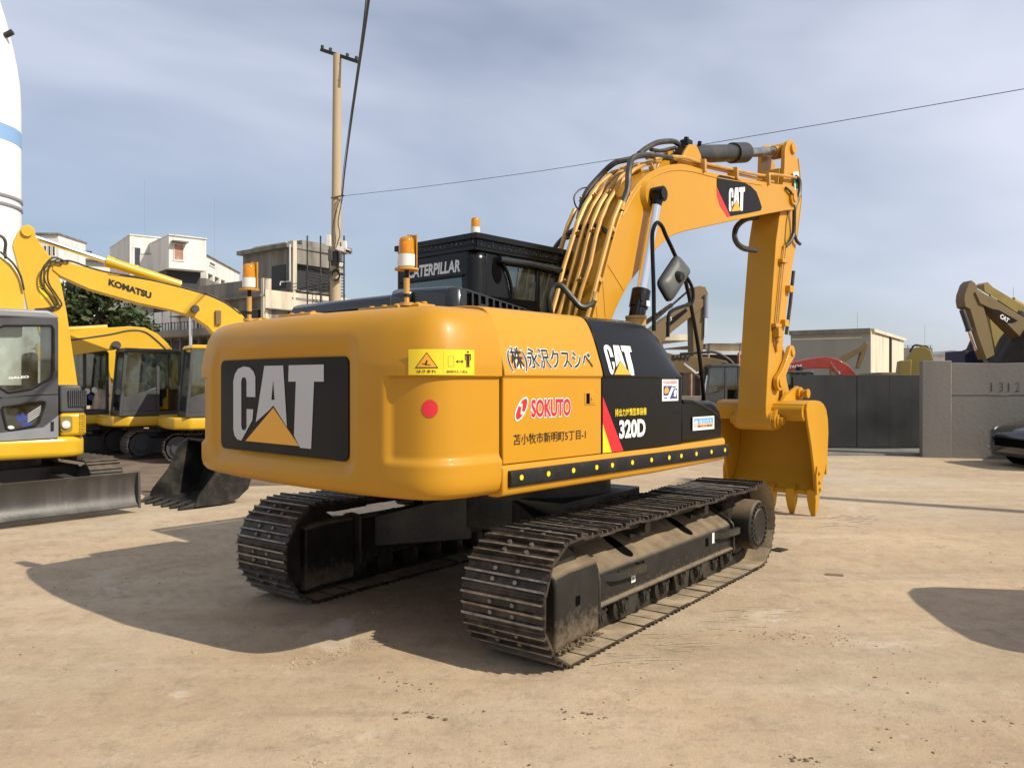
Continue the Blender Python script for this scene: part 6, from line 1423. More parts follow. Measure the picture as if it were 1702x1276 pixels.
# gate: dark steel leaf of flat sheets on a frame, running on wheels
gy = 20.6
g0, g1 = at(1318, 700, gy).x, at(1531, 700, gy).x; gt, gb = at(1450, 625, gy).z, at(1450, 743, gy).z
gate = empty('sliding_gate', (g0, gy, 0)); tag(gate, 'dark grey sheet steel sliding gate between the bucket and the concrete wall', 'gate')
W_ = g1 - g0
for k in range(4):
    mb = MB(); x0, x1 = W_ * k / 4 + 0.003, W_ * (k + 1) / 4 - 0.003
    n = 8; mb.loft([[(lerp(x0, x1, i / n), 0.003 * noise.noise(Vector((k * 3 + i * 0.7, 1, z))), z) for z in (gb, lerp(gb, gt, 0.33), lerp(gb, gt, 0.66), gt)] for i in range(n + 1)], closed=False, caps=False)
    pn = mb.build('sheet_panel', 'gate_steel', gate, smooth=0); so_ = pn.modifiers.new('thick', 'SOLIDIFY'); so_.thickness = 0.01
for z in (gb, gt): mb = MB(); mb.box(-0.05, W_ + 0.05, 0.02, 0.09, z - 0.03, z + 0.03); mb.build('gate_rail', 'gate_steel', gate, bevel=0.005)
for k in range(5): mb = MB(); x = W_ * k / 4; mb.box(x - 0.03, x + 0.03, 0.022, 0.085, gb + 0.03, gt - 0.03); mb.build('gate_stile', 'gate_steel', gate)
for k in range(6): mb = MB(); x = lerp(0.4, W_ - 0.3, k / 5); mb.cyl((x, 0.02, 0.062), (x, 0.07, 0.062), 0.06, n=14); mb.box(x - 0.03, x + 0.03, 0.025, 0.065, 0.06, gb); mb.build('gate_wheel', 'worn_steel', gate)
mb = MB(); mb.box(g0 - 4, g1 + 0.1, gy - 1.6, gy + 0.7, -0.06, 0.045); t = mb.build('gate_sill', 'old_concrete', None, bevel=0.01); tag(t, 'low concrete threshold strip under the dark gate', 'threshold')
# boundary continues to the left of the gate behind the machines
x0_ = at(1000, 700, 23).x
mb = MB(); mb.box(x0_, g0 - 0.1, 22.6, 22.9, -0.1, 1.35); tag(mb.build('boundary_wall', 'old_concrete', None, bevel=0.01), 'low weathered concrete wall behind the dusty machines, running up to the gate', 'wall')
mb = MB(); mb.box(at(1240, 700, 22).x, at(1300, 700, 22).x, 22.0, 22.4, 0, 1.75); tag(mb.build('steel_crate', 'machine_grey', None, bevel=0.02), 'dark steel crate left of the gate, partly behind the stick', 'crate')

# ---- building helpers: a straight facade between two picture columns
class Facade:
    def __init__(s, root, a, b, origin):
        s.a, s.b, s.root, s.o = Vector((a.x, a.y, 0)), Vector((b.x, b.y, 0)), root, Vector(origin)
        s.d = (s.b - s.a); s.L = s.d.length; s.d.normalize(); s.n = Vector((s.d.y, -s.d.x, 0))
        if s.n.dot(-s.a) < 0: s.n = -s.n
    def box(s, name, u0, u1, z0, z1, mat, out=0.0, deep=0.3, bevel=0, parent=None):
        P = []
        for u, w in ((u0, out), (u1, out), (u1, -deep), (u0, -deep)):
            p = s.a + s.d * (s.L * u) + s.n * w - s.o; P.append((p.x, p.y))
        mb = MB(); mb.prism(P, z0, z1, 'z'); return mb.build(name, mat, parent or s.root, bevel=bevel, smooth=0)
    def window(s, u0, u1, z0, z1, pane='window_pane', frame='plaster_white'):
        w = s.box('window', u0, u1, z0, z1, pane, 0.02, 0.05)
        t = 0.06 / s.L
        for (a, b, c, d) in ((u0 - t, u0, z0, z1), (u1, u1 + t, z0, z1), (u0 - t, u1 + t, z1, z1 + 0.08), (u0 - t * 2, u1 + t * 2, z0 - 0.12, z0)): s.box('frame', a, b, c, d, frame, 0.07, 0.0, parent=w)
        return w
zat = lambda py, d: EYE + (HORIZON - py) / F_PX * d
def P2(px, d): return at(px, 634, d)

# ---- white derelict block (far left)
D0 = 72.0
org = P2(216, D0); org.z = 0
wb = empty('white_building', org); tag(wb, 'white derelict building with a projecting upper block and a rust-red boarded window', 'building')
f1 = Facade(wb, P2(216, D0), P2(281, D0 + 2), org)
f1.box('wall', 0, 1, 0, zat(391, D0), 'plaster_white', 0, 9); f1.box('parapet', -0.01, 1.0, zat(391, D0), zat(389.3, D0), 'plaster_white', 0.1, 9.1)
f1.window(0.08, 0.26, zat(440, D0), zat(411, D0)); f1.window(0.74, 0.90, zat(455, D0), zat(414, D0))
f2 = Facade(wb, P2(281, D0 - 3.5), P2(343, D0 - 1.5), org)
f2.box('upper_block', 0, 1, zat(446.5, D0 - 3), zat(393, D0 - 3), 'plaster_white', 0, 8); f2.box('parapet', -0.01, 1.01, zat(393, D0 - 3), zat(391.2, D0 - 3), 'plaster_white', 0.12, 8.1)
f2.window(0.14, 0.37, zat(432, D0 - 3), zat(407, D0 - 3), 'rust_board'); f2.box('canopy', 0.05, 0.46, zat(404, D0 - 3), zat(402, D0 - 3), 'old_concrete', 0.7, 0)
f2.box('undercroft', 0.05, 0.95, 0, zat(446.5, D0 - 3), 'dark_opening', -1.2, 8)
f3 = Facade(wb, P2(343, D0 + 1), P2(398, D0 + 13), org)
f3.box('wing_wall', 0, 1, zat(450, D0), zat(422, D0), 'plaster_white', 0, 6); f3.box('wing_coping', 0, 1, zat(422, D0), zat(420.5, D0), 'old_concrete', 0.15, 6)
f3.window(0.08, 0.22, zat(434, D0), zat(430, D0)); f3.box('wing_base', 0, 1, 0, zat(460, D0), 'old_concrete', 0.0, 6)
for k in range(6): f3.box('pier', 0.18 * k, 0.18 * k + 0.05, zat(460, D0), zat(450, D0), 'plaster_white', 0, 0.5)
f3.box('opening', 0.01, 0.99, zat(460, D0), zat(450, D0), 'dark_opening', -0.6, 1)
f4 = Facade(wb, P2(204, D0 + 8), P2(216, D0), org); f4.box('side_wall', 0, 1, 0, zat(391, D0), 'plaster_white', 0, 0.4)
for k in range(12): mb = MB(); p = P2(203.5, D0 + 7) - org; z = lerp(zat(425, D0), zat(392, D0), k / 11); mb.box(p.x - 0.25, p.x + 0.25, p.y - 0.03, p.y, z, z + 0.05); mb.build('ladder_rung', 'black_iron', wb)
for sx in (-0.25, 0.25): mb = MB(); p = P2(203.5, D0 + 7) - org; mb.box(p.x + sx - 0.03, p.x + sx + 0.03, p.y - 0.03, p.y, zat(430, D0), zat(389, D0)); mb.build('ladder_rail', 'black_iron', wb)
# far white slab behind the rocket and the booms
D1 = 85.0; org = P2(60, D1); org.z = 0
w2 = empty('long_white_building', org); tag(w2, 'long low white building with a flat roof, behind the raised booms at the left', 'building')
f = Facade(w2, P2(58, D1), P2(205, D1 + 4), org); f.box('wall', 0, 1, 0, zat(428, D1), 'plaster_white', 0, 12); f.box('eaves', 0, 1, zat(428, D1), zat(425, D1), 'old_concrete', 0.6, 12)
f.box('roof_house', 0.12, 0.62, zat(425, D1), zat(406, D1), 'plaster_white', -3, 8); f.box('roof_house_slab', 0.10, 0.64, zat(406, D1), zat(404.5, D1), 'old_concrete', -2.7, 8.3)
f = Facade(w2, P2(58, D1 - 6), P2(130, D1 - 6), org); f.box('gable', -0.6, 0.55, 0, zat(408, D1), 'plaster_white', 0, 5); f.box('gable_coping', -0.62, 0.57, zat(408, D1), zat(405, D1), 'old_concrete', 0.2, 5.2)
for k in range(5): f.window(0.02 + 0.1 * k, 0.07 + 0.1 * k, zat(440, D1), zat(425, D1))
# ---- unfinished concrete building
D2 = 56.0; org = P2(440, D2); org.z = 0
cb_ = empty('concrete_building', org); tag(cb_, 'unfinished grey concrete building with open floors, stained parapets and scaffold poles', 'building')
fl = Facade(cb_, P2(330, D2 + 5), P2(439, D2), org); fr_ = Facade(cb_, P2(441, D2), P2(585, D2 + 6.6), org)  # shade and sun painted in: grey left face, cream right face
z = lambda py, d=D2: zat(py, d)
fl.box('parapet', 0.0, 1.0, z(489), z(462), 'old_concrete', 0, 0.4); fl.box('floor_slab', 0.0, 1.0, z(493), z(489), 'old_concrete', 0.3, 12)
fl.box('infill_wall', 0.35, 1.0, 0, z(493), 'old_concrete', -2.0, 0.4); fl.box('corner_pillar', 0.965, 1.0, 0, z(462), 'plaster_cream', 0.05, 0.6)
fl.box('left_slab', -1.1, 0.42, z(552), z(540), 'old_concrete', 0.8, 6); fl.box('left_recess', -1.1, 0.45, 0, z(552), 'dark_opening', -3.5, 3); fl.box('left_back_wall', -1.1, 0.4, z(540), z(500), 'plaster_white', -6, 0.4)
for k in range(9): fl.box('pillar', -1.05 + 0.16 * k, -1.03 + 0.16 * k, z(552) - 3.0, z(500), 'old_concrete', -0.6, 0.4)
for k in range(26): fl.box('baluster', -1.08 + 0.055 * k, -1.075 + 0.055 * k, z(540), z(526), 'black_iron', 0.5, -0.45)
fl.box('handrail', -1.08, 0.36, z(526), z(525), 'black_iron', 0.52, -0.42)
fr_.box('floor_band', 0, 1, z(512), z(481), 'plaster_cream', 0, 0.5); fr_.box('floor_slab', 0, 1, z(513.5), z(512), 'old_concrete', 0.35, 12)
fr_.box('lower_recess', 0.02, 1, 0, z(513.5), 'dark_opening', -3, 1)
for u in (0.0, 0.3, 0.62, 0.97): fr_.box('pillar', u, u + 0.022, 0, z(481), 'plaster_cream', 0.02, 0.5)
# upper storey, set back
U0 = D2 + 5
ul = Facade(cb_, P2(404, U0 + 4), P2(484, U0), org); ur = Facade(cb_, P2(486, U0), P2(570, U0 + 4.0), org)
ul.box('upper_wall', 0, 1.0, z(458, U0), z(412, U0), 'old_concrete', 0, 0.4); ul.box('roof_slab', -0.02, 1.02, z(412, U0), z(405, U0), 'old_concrete', 0.5, 4)
ul.box('window_opening', 0.10, 0.34, z(466, U0), z(446, U0), 'dark_opening', 0.03, 0.1); ul.box('door_opening', 0.62, 0.90, z(478, U0), z(438, U0), 'dark_opening', 0.03, 0.1); ul.box('wall_base', 0, 1, z(488, U0), z(458, U0), 'old_concrete', 0, 0.3)
ul.box('roof_tank_room', 0.25, 1.0, z(405, U0), z(396, U0), 'old_concrete', -1, 6)
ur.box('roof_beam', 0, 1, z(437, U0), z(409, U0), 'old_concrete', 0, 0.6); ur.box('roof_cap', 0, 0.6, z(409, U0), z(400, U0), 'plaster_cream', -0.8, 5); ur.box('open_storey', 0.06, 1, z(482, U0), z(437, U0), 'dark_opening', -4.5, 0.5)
ur.box('corner_pillar', 0.0, 0.07, 0, z(400, U0), 'plaster_cream', 0.1, 0.6); ur.box('slab_edge', 0.05, 1, z(484, U0), z(481, U0), 'old_concrete', 0.3, 6)
for k in range(7):
    zz = lerp(z(478, U0), z(446, U0), k / 6); mb = MB(); p0, p1 = P2(508, U0 - 1) - org, P2(572, U0 + 4) - org; p0.z = p1.z = zz; mb.cyl(p0, p1, 0.035, n=5); mb.build('scaffold_rail', 'worn_steel', cb_)
for px in (511, 533, 548, 572):
    mb = MB(); p0 = P2(px, U0 - 2) - org; p0.z = 0; p1 = p0.copy(); p1.z = z(400, U0); mb.cyl(p0, p1, 0.06, n=6); mb.build('scaffold_pole', 'worn_steel', cb_)
mb = MB(); p = P2(482, U0 - 0.8) - org; mb.tube([Vector((p.x, p.y, z(409, U0))), Vector((p.x, p.y, z(470, U0))), Vector((p.x - 0.7, p.y, z(471, U0))), Vector((p.x - 0.75, p.y, z(476, U0)))], 0.06, 6); mb.build('drain_pipe', 'plaster_white', cb_)
# thin lightning rods and wires above the roofs
for px, d, y0, y1 in ((241, 74, 455, 300), (357, 80, 430, 330)): mb = MB(); p = P2(px, d); mb.cyl((p.x, p.y, zat(y0, d)), (p.x, p.y, zat(y1, d)), 0.012, n=5); tag(mb.build('antenna_mast', 'light_grey', None), 'thin mast rising from the %s' % ('white derelict building' if px == 241 else 'white wing by the concrete building'), 'mast')

# ---- rocket-shaped tower at the left edge
D3 = 60.0; px_c = -62; R_ = (P2(22, D3).x - P2(px_c, D3).x)
rk3 = empty('rocket_tower', (P2(px_c, D3).x, D3, 0)); tag(rk3, 'tall white rocket-shaped tower with a blue band at the left edge', 'tower')
mb = MB(); prof_t = [(0, R_), (zat(348, D3), R_)]
mb.rings([((0, 0, 0), R_), ((0, 0, zat(240, D3)), R_), ((0, 0, zat(170, D3)), R_), ((0, 0, zat(130, D3)), R_ * 0.98), ((0, 0, zat(95, D3)), R_ * 0.925), ((0, 0, zat(60, D3)), R_ * 0.845), ((0, 0, zat(25, D3)), R_ * 0.75), ((0, 0, zat(-20, D3)), R_ * 0.60), ((0, 0, zat(-80, D3)), R_ * 0.36), ((0, 0, zat(-140, D3)), R_ * 0.08)], 48); mb.build('hull', 'tower_white', rk3, smooth=60)
mb = MB(); mb.rings([((0, 0, zat(238, D3)), R_ * 1.004), ((0, 0, zat(212, D3)), R_ * 1.004)], 48, False); mb.build('blue_band', 'tower_blue', rk3)
for y in (329, 343): mb = MB(); mb.rings([((0, 0, zat(y + 3, D3)), R_ * 1.0), ((0, 0, zat(y + 2, D3)), R_ * 1.03), ((0, 0, zat(y - 2, D3)), R_ * 1.03), ((0, 0, zat(y - 3, D3)), R_ * 1.0)], 48, False); mb.build('ring_flange', 'light_grey', rk3)
for y in (200, 248, 273, 297, 321):
    t = rad(-38); mb = MB(); mb.cyl((R_ * 0.99 * cos(t), R_ * 0.99 * sin(t), zat(y, D3)), (R_ * 1.012 * cos(t), R_ * 1.012 * sin(t), zat(y, D3)), 0.17, n=12); mb.build('porthole', 'dark_opening', rk3)
mb = MB(); mb.cyl((R_ * 0.86, 0, zat(60, D3)), (R_ * 1.0, 0, zat(54, D3)), 0.22, n=10); mb.build('lamp_pod', 'black_iron', rk3)

# ---- shed and low buildings at the right
D4 = 46.0; org = P2(1447, D4); org.z = 0
sb = empty('concrete_shed', org); tag(sb, 'big flat-roofed shed with a shaded grey front and a sunlit cream end wall, beyond the gate', 'building')
f = Facade(sb, P2(1314, D4 + 2.5), P2(1446.5, D4), org); f.box('front_wall', 0, 1, 0, zat(553, D4), 'shed_wall_shaded', 0, 0.4); f.box('roof_edge', -0.01, 1.004, zat(553, D4), zat(545.5, D4), 'old_concrete', 0.2, 11)  # light painted in: shaded grey front, sunlit cream end wall
g_ = Facade(sb, P2(1447.5, D4), P2(1502, D4 + 10.8), org); g_.box('end_wall', 0, 1, 0, zat(551, D4), 'plaster_cream', 0, 0.4); g_.box('roof_edge', 0.02, 1.01, zat(551, D4), zat(545.8, D4), 'plaster_cream', 0.15, 0.5)
g_.box('down_pipe', 0.50, 0.53, 0, zat(552, D4), 'black_iron', 0.12, 0)
f.box('front_band', 0.02, 0.9, zat(562, D4), zat(559, D4), 'plaster_cream', 0.03, 0)
D5 = 44.0; org = P2(1105, D5); org.z = 0
lb = empty('low_workshop', org); tag(lb, 'low workshop with a pale sagging roof edge, behind the mirror and the stick', 'building')
f = Facade(lb, P2(1100, D5), P2(1260, D5 + 1), org); f.box('back_wall', 0, 1, 0, zat(588, D5), 'spoil', -2, 0.5)
f.box('eaves', 0.48, 1.0, zat(585, D5), zat(571, D5), 'plaster_cream', 0, 0.4); f.box('eaves', 0.0, 0.28, zat(566, D5), zat(556, D5), 'plaster_cream', 0.5, 6); f.box('roof', 0.48, 1, zat(571, D5), zat(570, D5), 'old_concrete', 0.3, 8)
for u in (0.0, 0.3, 0.48, 0.8, 0.99): f.box('post', u, u + 0.012, 0, zat(571, D5), 'rust_board', 0.0, 0.2)
f.box('roof_vent', 0.88, 0.97, zat(571, D5), zat(567, D5), 'machine_grey', -1, 2)
D6 = 75.0; org = P2(1560, D6); org.z = 0
tb2 = empty('white_hall', org); tag(tb2, 'distant white hall with a shallow curved roof above the gate post', 'building')
f = Facade(tb2, P2(1553, D6), P2(1640, D6), org); f.box('wall', 0, 1, 0, zat(590, D6), 'plaster_white', 0, 10)
mb = MB(); mb.prism([(lerp((P2(1550, D6) - org).x, (P2(1605, D6) - org).x, k / 10), zat(590, D6) + 0.42 * sin(pi * k / 10)) for k in range(11)], -0.5, 12, 'y'); mb.build('roof', 'light_grey', tb2)
f = Facade(tb2, P2(1500, D6 - 10), P2(1550, D6 - 10), org); f.box('annex', 0, 1, 0, zat(578, D6 - 10), 'old_concrete', 0, 6)
for k in range(7): f.box('roof_rail_post', 0.03 + 0.15 * k, 0.04 + 0.15 * k, zat(578, D6 - 10), zat(574, D6 - 10), 'black_iron', 0, 0.08)
f.box('roof_rail', 0.03, 0.98, zat(574.5, D6 - 10), zat(574, D6 - 10), 'black_iron', 0, 0.06)
mb = MB(); p0 = at(1598, 590, 26); mb.box(p0.x, p0.x + 0.6, 25.8, 27, 2.0, zat(583, 26)); tag(mb.build('blue_container', 'navy_steel', None, bevel=0.02), 'small dark blue steel bin on the spoil heap above the wall', 'container')
p0 = P2(1580, 30); mb = MB(); mb.box(p0.x, p0.x + 0.42, 30, 30.4, 0, zat(588, 30)); tag(mb.build('white_pillar', 'plaster_cream', None, bevel=0.01), 'short white pillar just behind the concrete gate post', 'pillar')
for px, d, y0, y1, s_ in ((1425, 70, 600, 520, 'above the shed roof'), (1537, 80, 590, 540, 'above the gate post'), (1684, 60, 520, 478, 'behind the old excavators')):
    mb = MB(); p = P2(px, d); mb.cyl((p.x, p.y, 0), (p.x, p.y, zat(y1, d)), 0.014, n=5); tag(mb.build('lightning_rod', 'light_grey', None), 'hair-thin lightning rod %s' % s_, 'mast')

# ---- utility pole with crossarm, cameras and cables
D7 = 26.0; pp = P2(556.5, D7)
pole = empty('utility_pole', (pp.x, D7, 0)); tag(pole, 'tall tan concrete utility pole with a black crossarm, cameras and coiled cable', 'pole')
zt_ = zat(92, D7); mb = MB(); lean = (P2(561, D7).x - pp.x)
mb.rings([((0, 0, -0.2), 0.19), ((lean * 0.5, 0, zt_ * 0.5), 0.165), ((lean * 0.52, 0, zt_ * 0.505), 0.158), ((lean, 0, zt_), 0.135)], 20); mb.build('shaft', 'pole_concrete', pole)
a_, b_ = at(534, 83, D7 + 0.5) - Vector((pp.x, D7, 0)), at(595, 103, D7 - 0.5) - Vector((pp.x, D7, 0))
mb = MB(); mb.bar(a_, b_, 0.09, 0.11); ar = mb.build('crossarm', 'black_iron', pole)
for t in (0.03, 0.26, 0.72, 0.96):
    q = a_.lerp(b_, t); mb = MB(); mb.rings([(q + Vector((0, 0, 0.04)), 0.03), (q + Vector((0, 0, 0.10)), 0.055), (q + Vector((0, 0, 0.13)), 0.06), (q + Vector((0, 0, 0.16)), 0.04)], 10); mb.build('insulator', 'machine_grey', ar)
L_ = lambda px, py, d=D7 - 0.25: at(px, py, d) - Vector((pp.x, D7, 0))
def chunk(name, px0, px1, py0, py1, mat, parent=pole, d=D7 - 0.3, t=0.2, tilt=0.0):
    p, q = L_(px0, py1, d), L_(px1, py0, d); c = (p + q) / 2; mb = MB(); mb.obox(c, (abs(q.x - p.x), t, abs(q.z - p.z)), Matrix.Rotation(tilt, 3, 'Y')); return mb.build(name, mat, parent, bevel=0.012)
chunk('junction_box', 543, 550, 391, 410, 'plaster_white'); chunk('junction_box', 568, 576, 401, 415, 'plaster_white', d=D7); cm1 = chunk('camera', 560, 582, 412, 419, 'plaster_white', tilt=rad(17)); chunk('camera_hood', 575, 583, 416, 421, 'black_iron', cm1, tilt=rad(17)); chunk('camera_bracket', 564, 567, 419, 435, 'machine_grey')
fl_ = chunk('flood_light', 562, 572, 435, 445, 'black_iron', tilt=rad(10)); chunk('flood_lens', 563.5, 570, 436.5, 443.5, 'plaster_white', fl_, d=D7 - 0.42, t=0.03, tilt=rad(10)); chunk('camera', 538, 549, 449, 453, 'black_iron', tilt=rad(8)); chunk('camera', 566, 573, 454, 458, 'machine_grey', tilt=rad(8)); chunk('meter_box', 546, 553, 415, 434, 'machine_grey'); chunk('strap', 550, 565, 418, 441, 'machine_grey', d=D7 - 0.18, t=0.1)
cc0 = L_(558, 458, D7 - 0.25)
for k in range(4): mb = MB(); r_ = 0.12 + 0.015 * k; mb.tube([cc0 + Vector((r_ * cos(t) * 0.9, -0.02 * k, r_ * 1.15 * sin(t))) for t in [2 * pi * i / 18 for i in range(19)]], 0.014, 6); mb.build('cable_coil', 'cable', pole)
mb = MB(); mb.tube([L_(570, 325), L_(566, 345), L_(562, 370), L_(565, 390), L_(560, 410), L_(561, 440), L_(557, 450)], 0.016, 6, smooth=4); mb.tube([L_(566, 330), L_(556, 360), L_(553, 390), L_(558, 420)], 0.012, 6, smooth=4); mb.build('drop_cable', 'cable', pole)
mb = MB(); mb.cyl(L_(550, 329, D7 - 0.18), L_(572, 325, D7 - 0.18), 0.03, n=6); mb.build('cable_hook', 'rust_yellow', pole)
# overhead cables
def cable(label, pts, r):
    mb = MB(); mb.tube([at(*p) for p in pts], r, 6, smooth=8); tag(mb.build('overhead_cable', 'cable', None), label, 'cable', 'overhead cables')
cable('thick dark cable bundle sweeping from the pole up out of the picture', [(569, 325, 25.8), (573, 285, 22), (582, 215, 18), (594, 130, 14.5), (605, 55, 12), (616, -25, 10), (640, -200, 7.5)], 0.021)
cable('thin cable twisted round the thick bundle above the pole', [(566, 345, 25.8), (570, 290, 22.2), (581, 205, 18), (592, 128, 14.6), (602, 55, 12.1), (611, -25, 10), (630, -200, 7.5)], 0.008)
cable('single thin cable slanting from the pole to the upper right across the sky', [(569, 326, 25.7), (700, 311, 24), (880, 287, 21.5), (1040, 262, 19.6), (1200, 235, 18.0), (1450, 192, 16.0), (1702, 148, 14.4), (2000, 95, 13)], 0.007)

# ---- tree behind the booms
def tree(label, base, h, rx, rz, n=5200, seed=1):
    r = empty('leafy_tree', base); tag(r, label, 'tree')
    rnd = random.Random(seed); mb = MB()
    mb.rings([((0, 0, 0), 0.32), ((0.1, 0, h * 0.3), 0.24), ((0.05, 0.1, h * 0.55), 0.15), ((0, 0, h * 0.9), 0.04)], 10)
    for k in range(9):
        a = 2.4 * k; z0 = h * (0.28 + 0.05 * k); e = Vector((cos(a) * rx * 0.7, sin(a) * rx * 0.7, z0 + h * 0.22)); mb.rings([((0.05, 0.05, z0), 0.11), (Vector((0.05, 0.05, z0)).lerp(e, 0.5) + Vector((0, 0, 0.2)), 0.07), (e, 0.02)], 6)
    mb.build('trunk', 'bark', r)
    cl = []
    for k in range(60):
        while True:
            p = Vector((rnd.uniform(-1, 1), rnd.uniform(-1, 1), rnd.uniform(-1, 1)))
            if 0.25 < p.length < 1: break
        cl.append((Vector((p.x * rx, p.y * rx, h * 0.62 + p.z * rz)), rnd.uniform(0.5, 1.15)))
    mb = MB()
    for k in range(n):
        c, s = cl[rnd.randrange(len(cl))]
        d = Vector((rnd.gauss(0, 1), rnd.gauss(0, 1), rnd.gauss(0, 0.8))).normalized() * (s * rnd.uniform(0.35, 1.0)); p = c + d
        l_ = rnd.uniform(0.16, 0.30); u = Vector((rnd.gauss(0, 1), rnd.gauss(0, 1), rnd.gauss(0, 0.5))).normalized(); v = u.orthogonal().normalized(); v = (v * cos(rnd.random() * 6) + u.cross(v) * sin(rnd.random() * 6)).normalized()
        mb.add([p - u * l_, p + v * l_ * 0.45, p + u * l_, p - v * l_ * 0.45], [(0, 1, 2, 3)], rnd.choice((0, 0, 1, 2)))
    mb.build('crown', ['leaf_dark', 'leaf_mid', 'leaf_olive'], r, smooth=0)
paint('bark', (0.09, 0.07, 0.05), 0.9, var=0.3, bump=0.3)
flat('leaf_dark', (0.022, 0.045, 0.012), 0.6); flat('leaf_mid', (0.045, 0.075, 0.020), 0.55); flat('leaf_olive', (0.075, 0.085, 0.028), 0.6)
tp = P2(160, 42); tree('dark leafy tree standing behind the yellow excavators, left of the concrete building', (tp.x, 42, 0), 7.3, 2.3, 2.5, 6500, 4)
tp = P2(228, 44); tree('small low tree in front of the open concrete floors', (tp.x, 44, 0), 5.6, 1.3, 1.5, 2200, 9)

# ---- black car nosing in at the right
cw_ = Frame(at(1702, 770, 15.9).x + 2.25, 16.2, 183)
car = empty('parked_car', (cw_.o.x + 0.0, cw_.o.y + 0.25, 0), cw_.a); tag(car, 'black car nosing in at the right edge in front of the concrete wall', 'car')
def sec_car(x, zl, zs, zr, hw, hr):
    return [(x, -hw * 0.92, zl), (x, -hw, zl + 0.12), (x, -hw, zs - 0.08), (x, -hw * 0.95, zs), (x, -hr, zr - 0.05), (x, -hr * 0.8, zr), (x, hr * 0.8, zr), (x, hr, zr - 0.05), (x, hw * 0.95, zs), (x, hw, zs - 0.08), (x, hw, zl + 0.12), (x, hw * 0.92, zl)]
mb = MB(); mb.loft([sec_car(2.25, 0.30, 0.62, 0.66, 0.62, 0.5), sec_car(2.17, 0.22, 0.72, 0.76, 0.80, 0.68), sec_car(2.0, 0.20, 0.80, 0.85, 0.89, 0.76), sec_car(1.3, 0.20, 0.93, 0.99, 0.91, 0.80), sec_car(0.85, 0.20, 0.98, 1.06, 0.915, 0.80), sec_car(0.1, 0.20, 1.02, 1.60, 0.915, 0.66), sec_car(-0.9, 0.20, 1.04, 1.66, 0.915, 0.66), sec_car(-1.8, 0.20, 1.05, 1.55, 0.90, 0.64), sec_car(-2.2, 0.30, 1.0, 1.08, 0.84, 0.66), sec_car(-2.3, 0.40, 0.8, 0.84, 0.75, 0.6)])
bdy = mb.build('body', 'car_black', car, smooth=38)
for s in (-1, 1):
    mb = MB(); mb.prism([(0.72, 1.06), (0.1, 1.50), (-0.85, 1.56), (-0.85, 1.06)], s * 0.86 - 0.012, s * 0.86 + 0.012, 'y'); mb.build('side_window', 'window_pane', bdy); 
    mb = MB(); mb.loft([[(2.16, s * 0.60, 0.66), (2.10, s * 0.80, 0.66), (1.75, s * 0.90, 0.80), (1.75, s * 0.88, 0.83), (2.06, s * 0.72, 0.76)], [(2.20, s * 0.60, 0.665), (2.14, s * 0.82, 0.665), (1.76, s * 0.92, 0.80), (1.76, s * 0.90, 0.845), (2.09, s * 0.72, 0.785)]]); mb.build('headlight', 'headlight', car, smooth=0)
    mb = MB(); mb.box(2.12, 2.20, s * 0.72 - 0.09, s * 0.72 + 0.09, 0.36, 0.40); mb.build('fog_lamp', 'headlight', car, bevel=0.01)
    for x in (1.38, -1.35):
        w = MB(); w.rings([((x, s * 0.72, 0.335), 0.20), ((x, s * 0.72, 0.335), 0.32), ((x, s * 0.74, 0.335), 0.335), ((x, s * 0.91, 0.335), 0.335), ((x, s * 0.93, 0.335), 0.32), ((x, s * 0.93, 0.335), 0.23)], 28, False); wh = w.build('wheel', 'tyre', car, smooth=50)
        mb = MB()
        for k in range(5): t = 2 * pi * k / 5; mb.bar((x, s * 0.915, 0.335), (x + 0.22 * cos(t), s * 0.915, 0.335 + 0.22 * sin(t)), 0.02, 0.06, up=(0, 1, 0))
        mb.rings([((x, s * 0.88, 0.335), 0.235), ((x, s * 0.93, 0.335), 0.235), ((x, s * 0.93, 0.335), 0.215), ((x, s * 0.88, 0.335), 0.215)], 28, False); mb.build('rim', 'light_grey', wh)
        mb = MB(); mb.cyl((x, s * 0.60, 0.36), (x, s * 0.918, 0.36), 0.40, n=28); mb.build('wheel_arch', 'void_black', car)
mb = MB(); mb.box(2.19, 2.262, -0.5, 0.5, 0.42, 0.60); mb.build('grille', 'void_black', car, bevel=0.02)
mb = MB(); mb.loft([[(0.82, -0.72, 1.055), (0.82, 0.72, 1.055), (0.80, 0.72, 1.065), (0.80, -0.72, 1.065)], [(0.11, -0.60, 1.575), (0.11, 0.60, 1.575), (0.10, 0.60, 1.59), (0.10, -0.60, 1.59)]]); mb.build('windscreen', 'window_pane', bdy)

# ---- things just outside the picture whose shadows lie in the yard
FO = Frame(6.14, 4.92, -8)
go = FO
ro, _, _ = small_excavator(FO, 'yellow excavator parked just beyond the right edge, its rounded shadow lying in the yard', [(0.2, 1.2), (0.9, 2.6), (1.6, 3.2), (3.2, 3.6), (3.3, 3.3), (1.9, 2.8), (1.2, 2.2), (0.6, 1.2)], uc=10, group='excavators parked to the right', with_cab=False, cabz=(0.85, 2.4), hw=0.86)
lamp = empty('lamp_post', (15.96, 5.57, 0)); tag(lamp, 'grey steel lamp post beyond the right edge, its thin shadow crossing the yard', 'lamp post')
mb = MB(); mb.rings([((0, 0, 0), 0.18), ((0, 0, 12.5), 0.14)], 14); mb.build('shaft', 'light_grey', lamp)
mb = MB(); mb.tube([(0, 0, 12.4), (0.2, 0.3, 12.7), (0.5, 0.8, 12.8)], 0.05, 8); mb.obox((0.6, 0.95, 12.8), (0.2, 0.5, 0.1)); mb.build('lamp_head', 'light_grey', lamp)
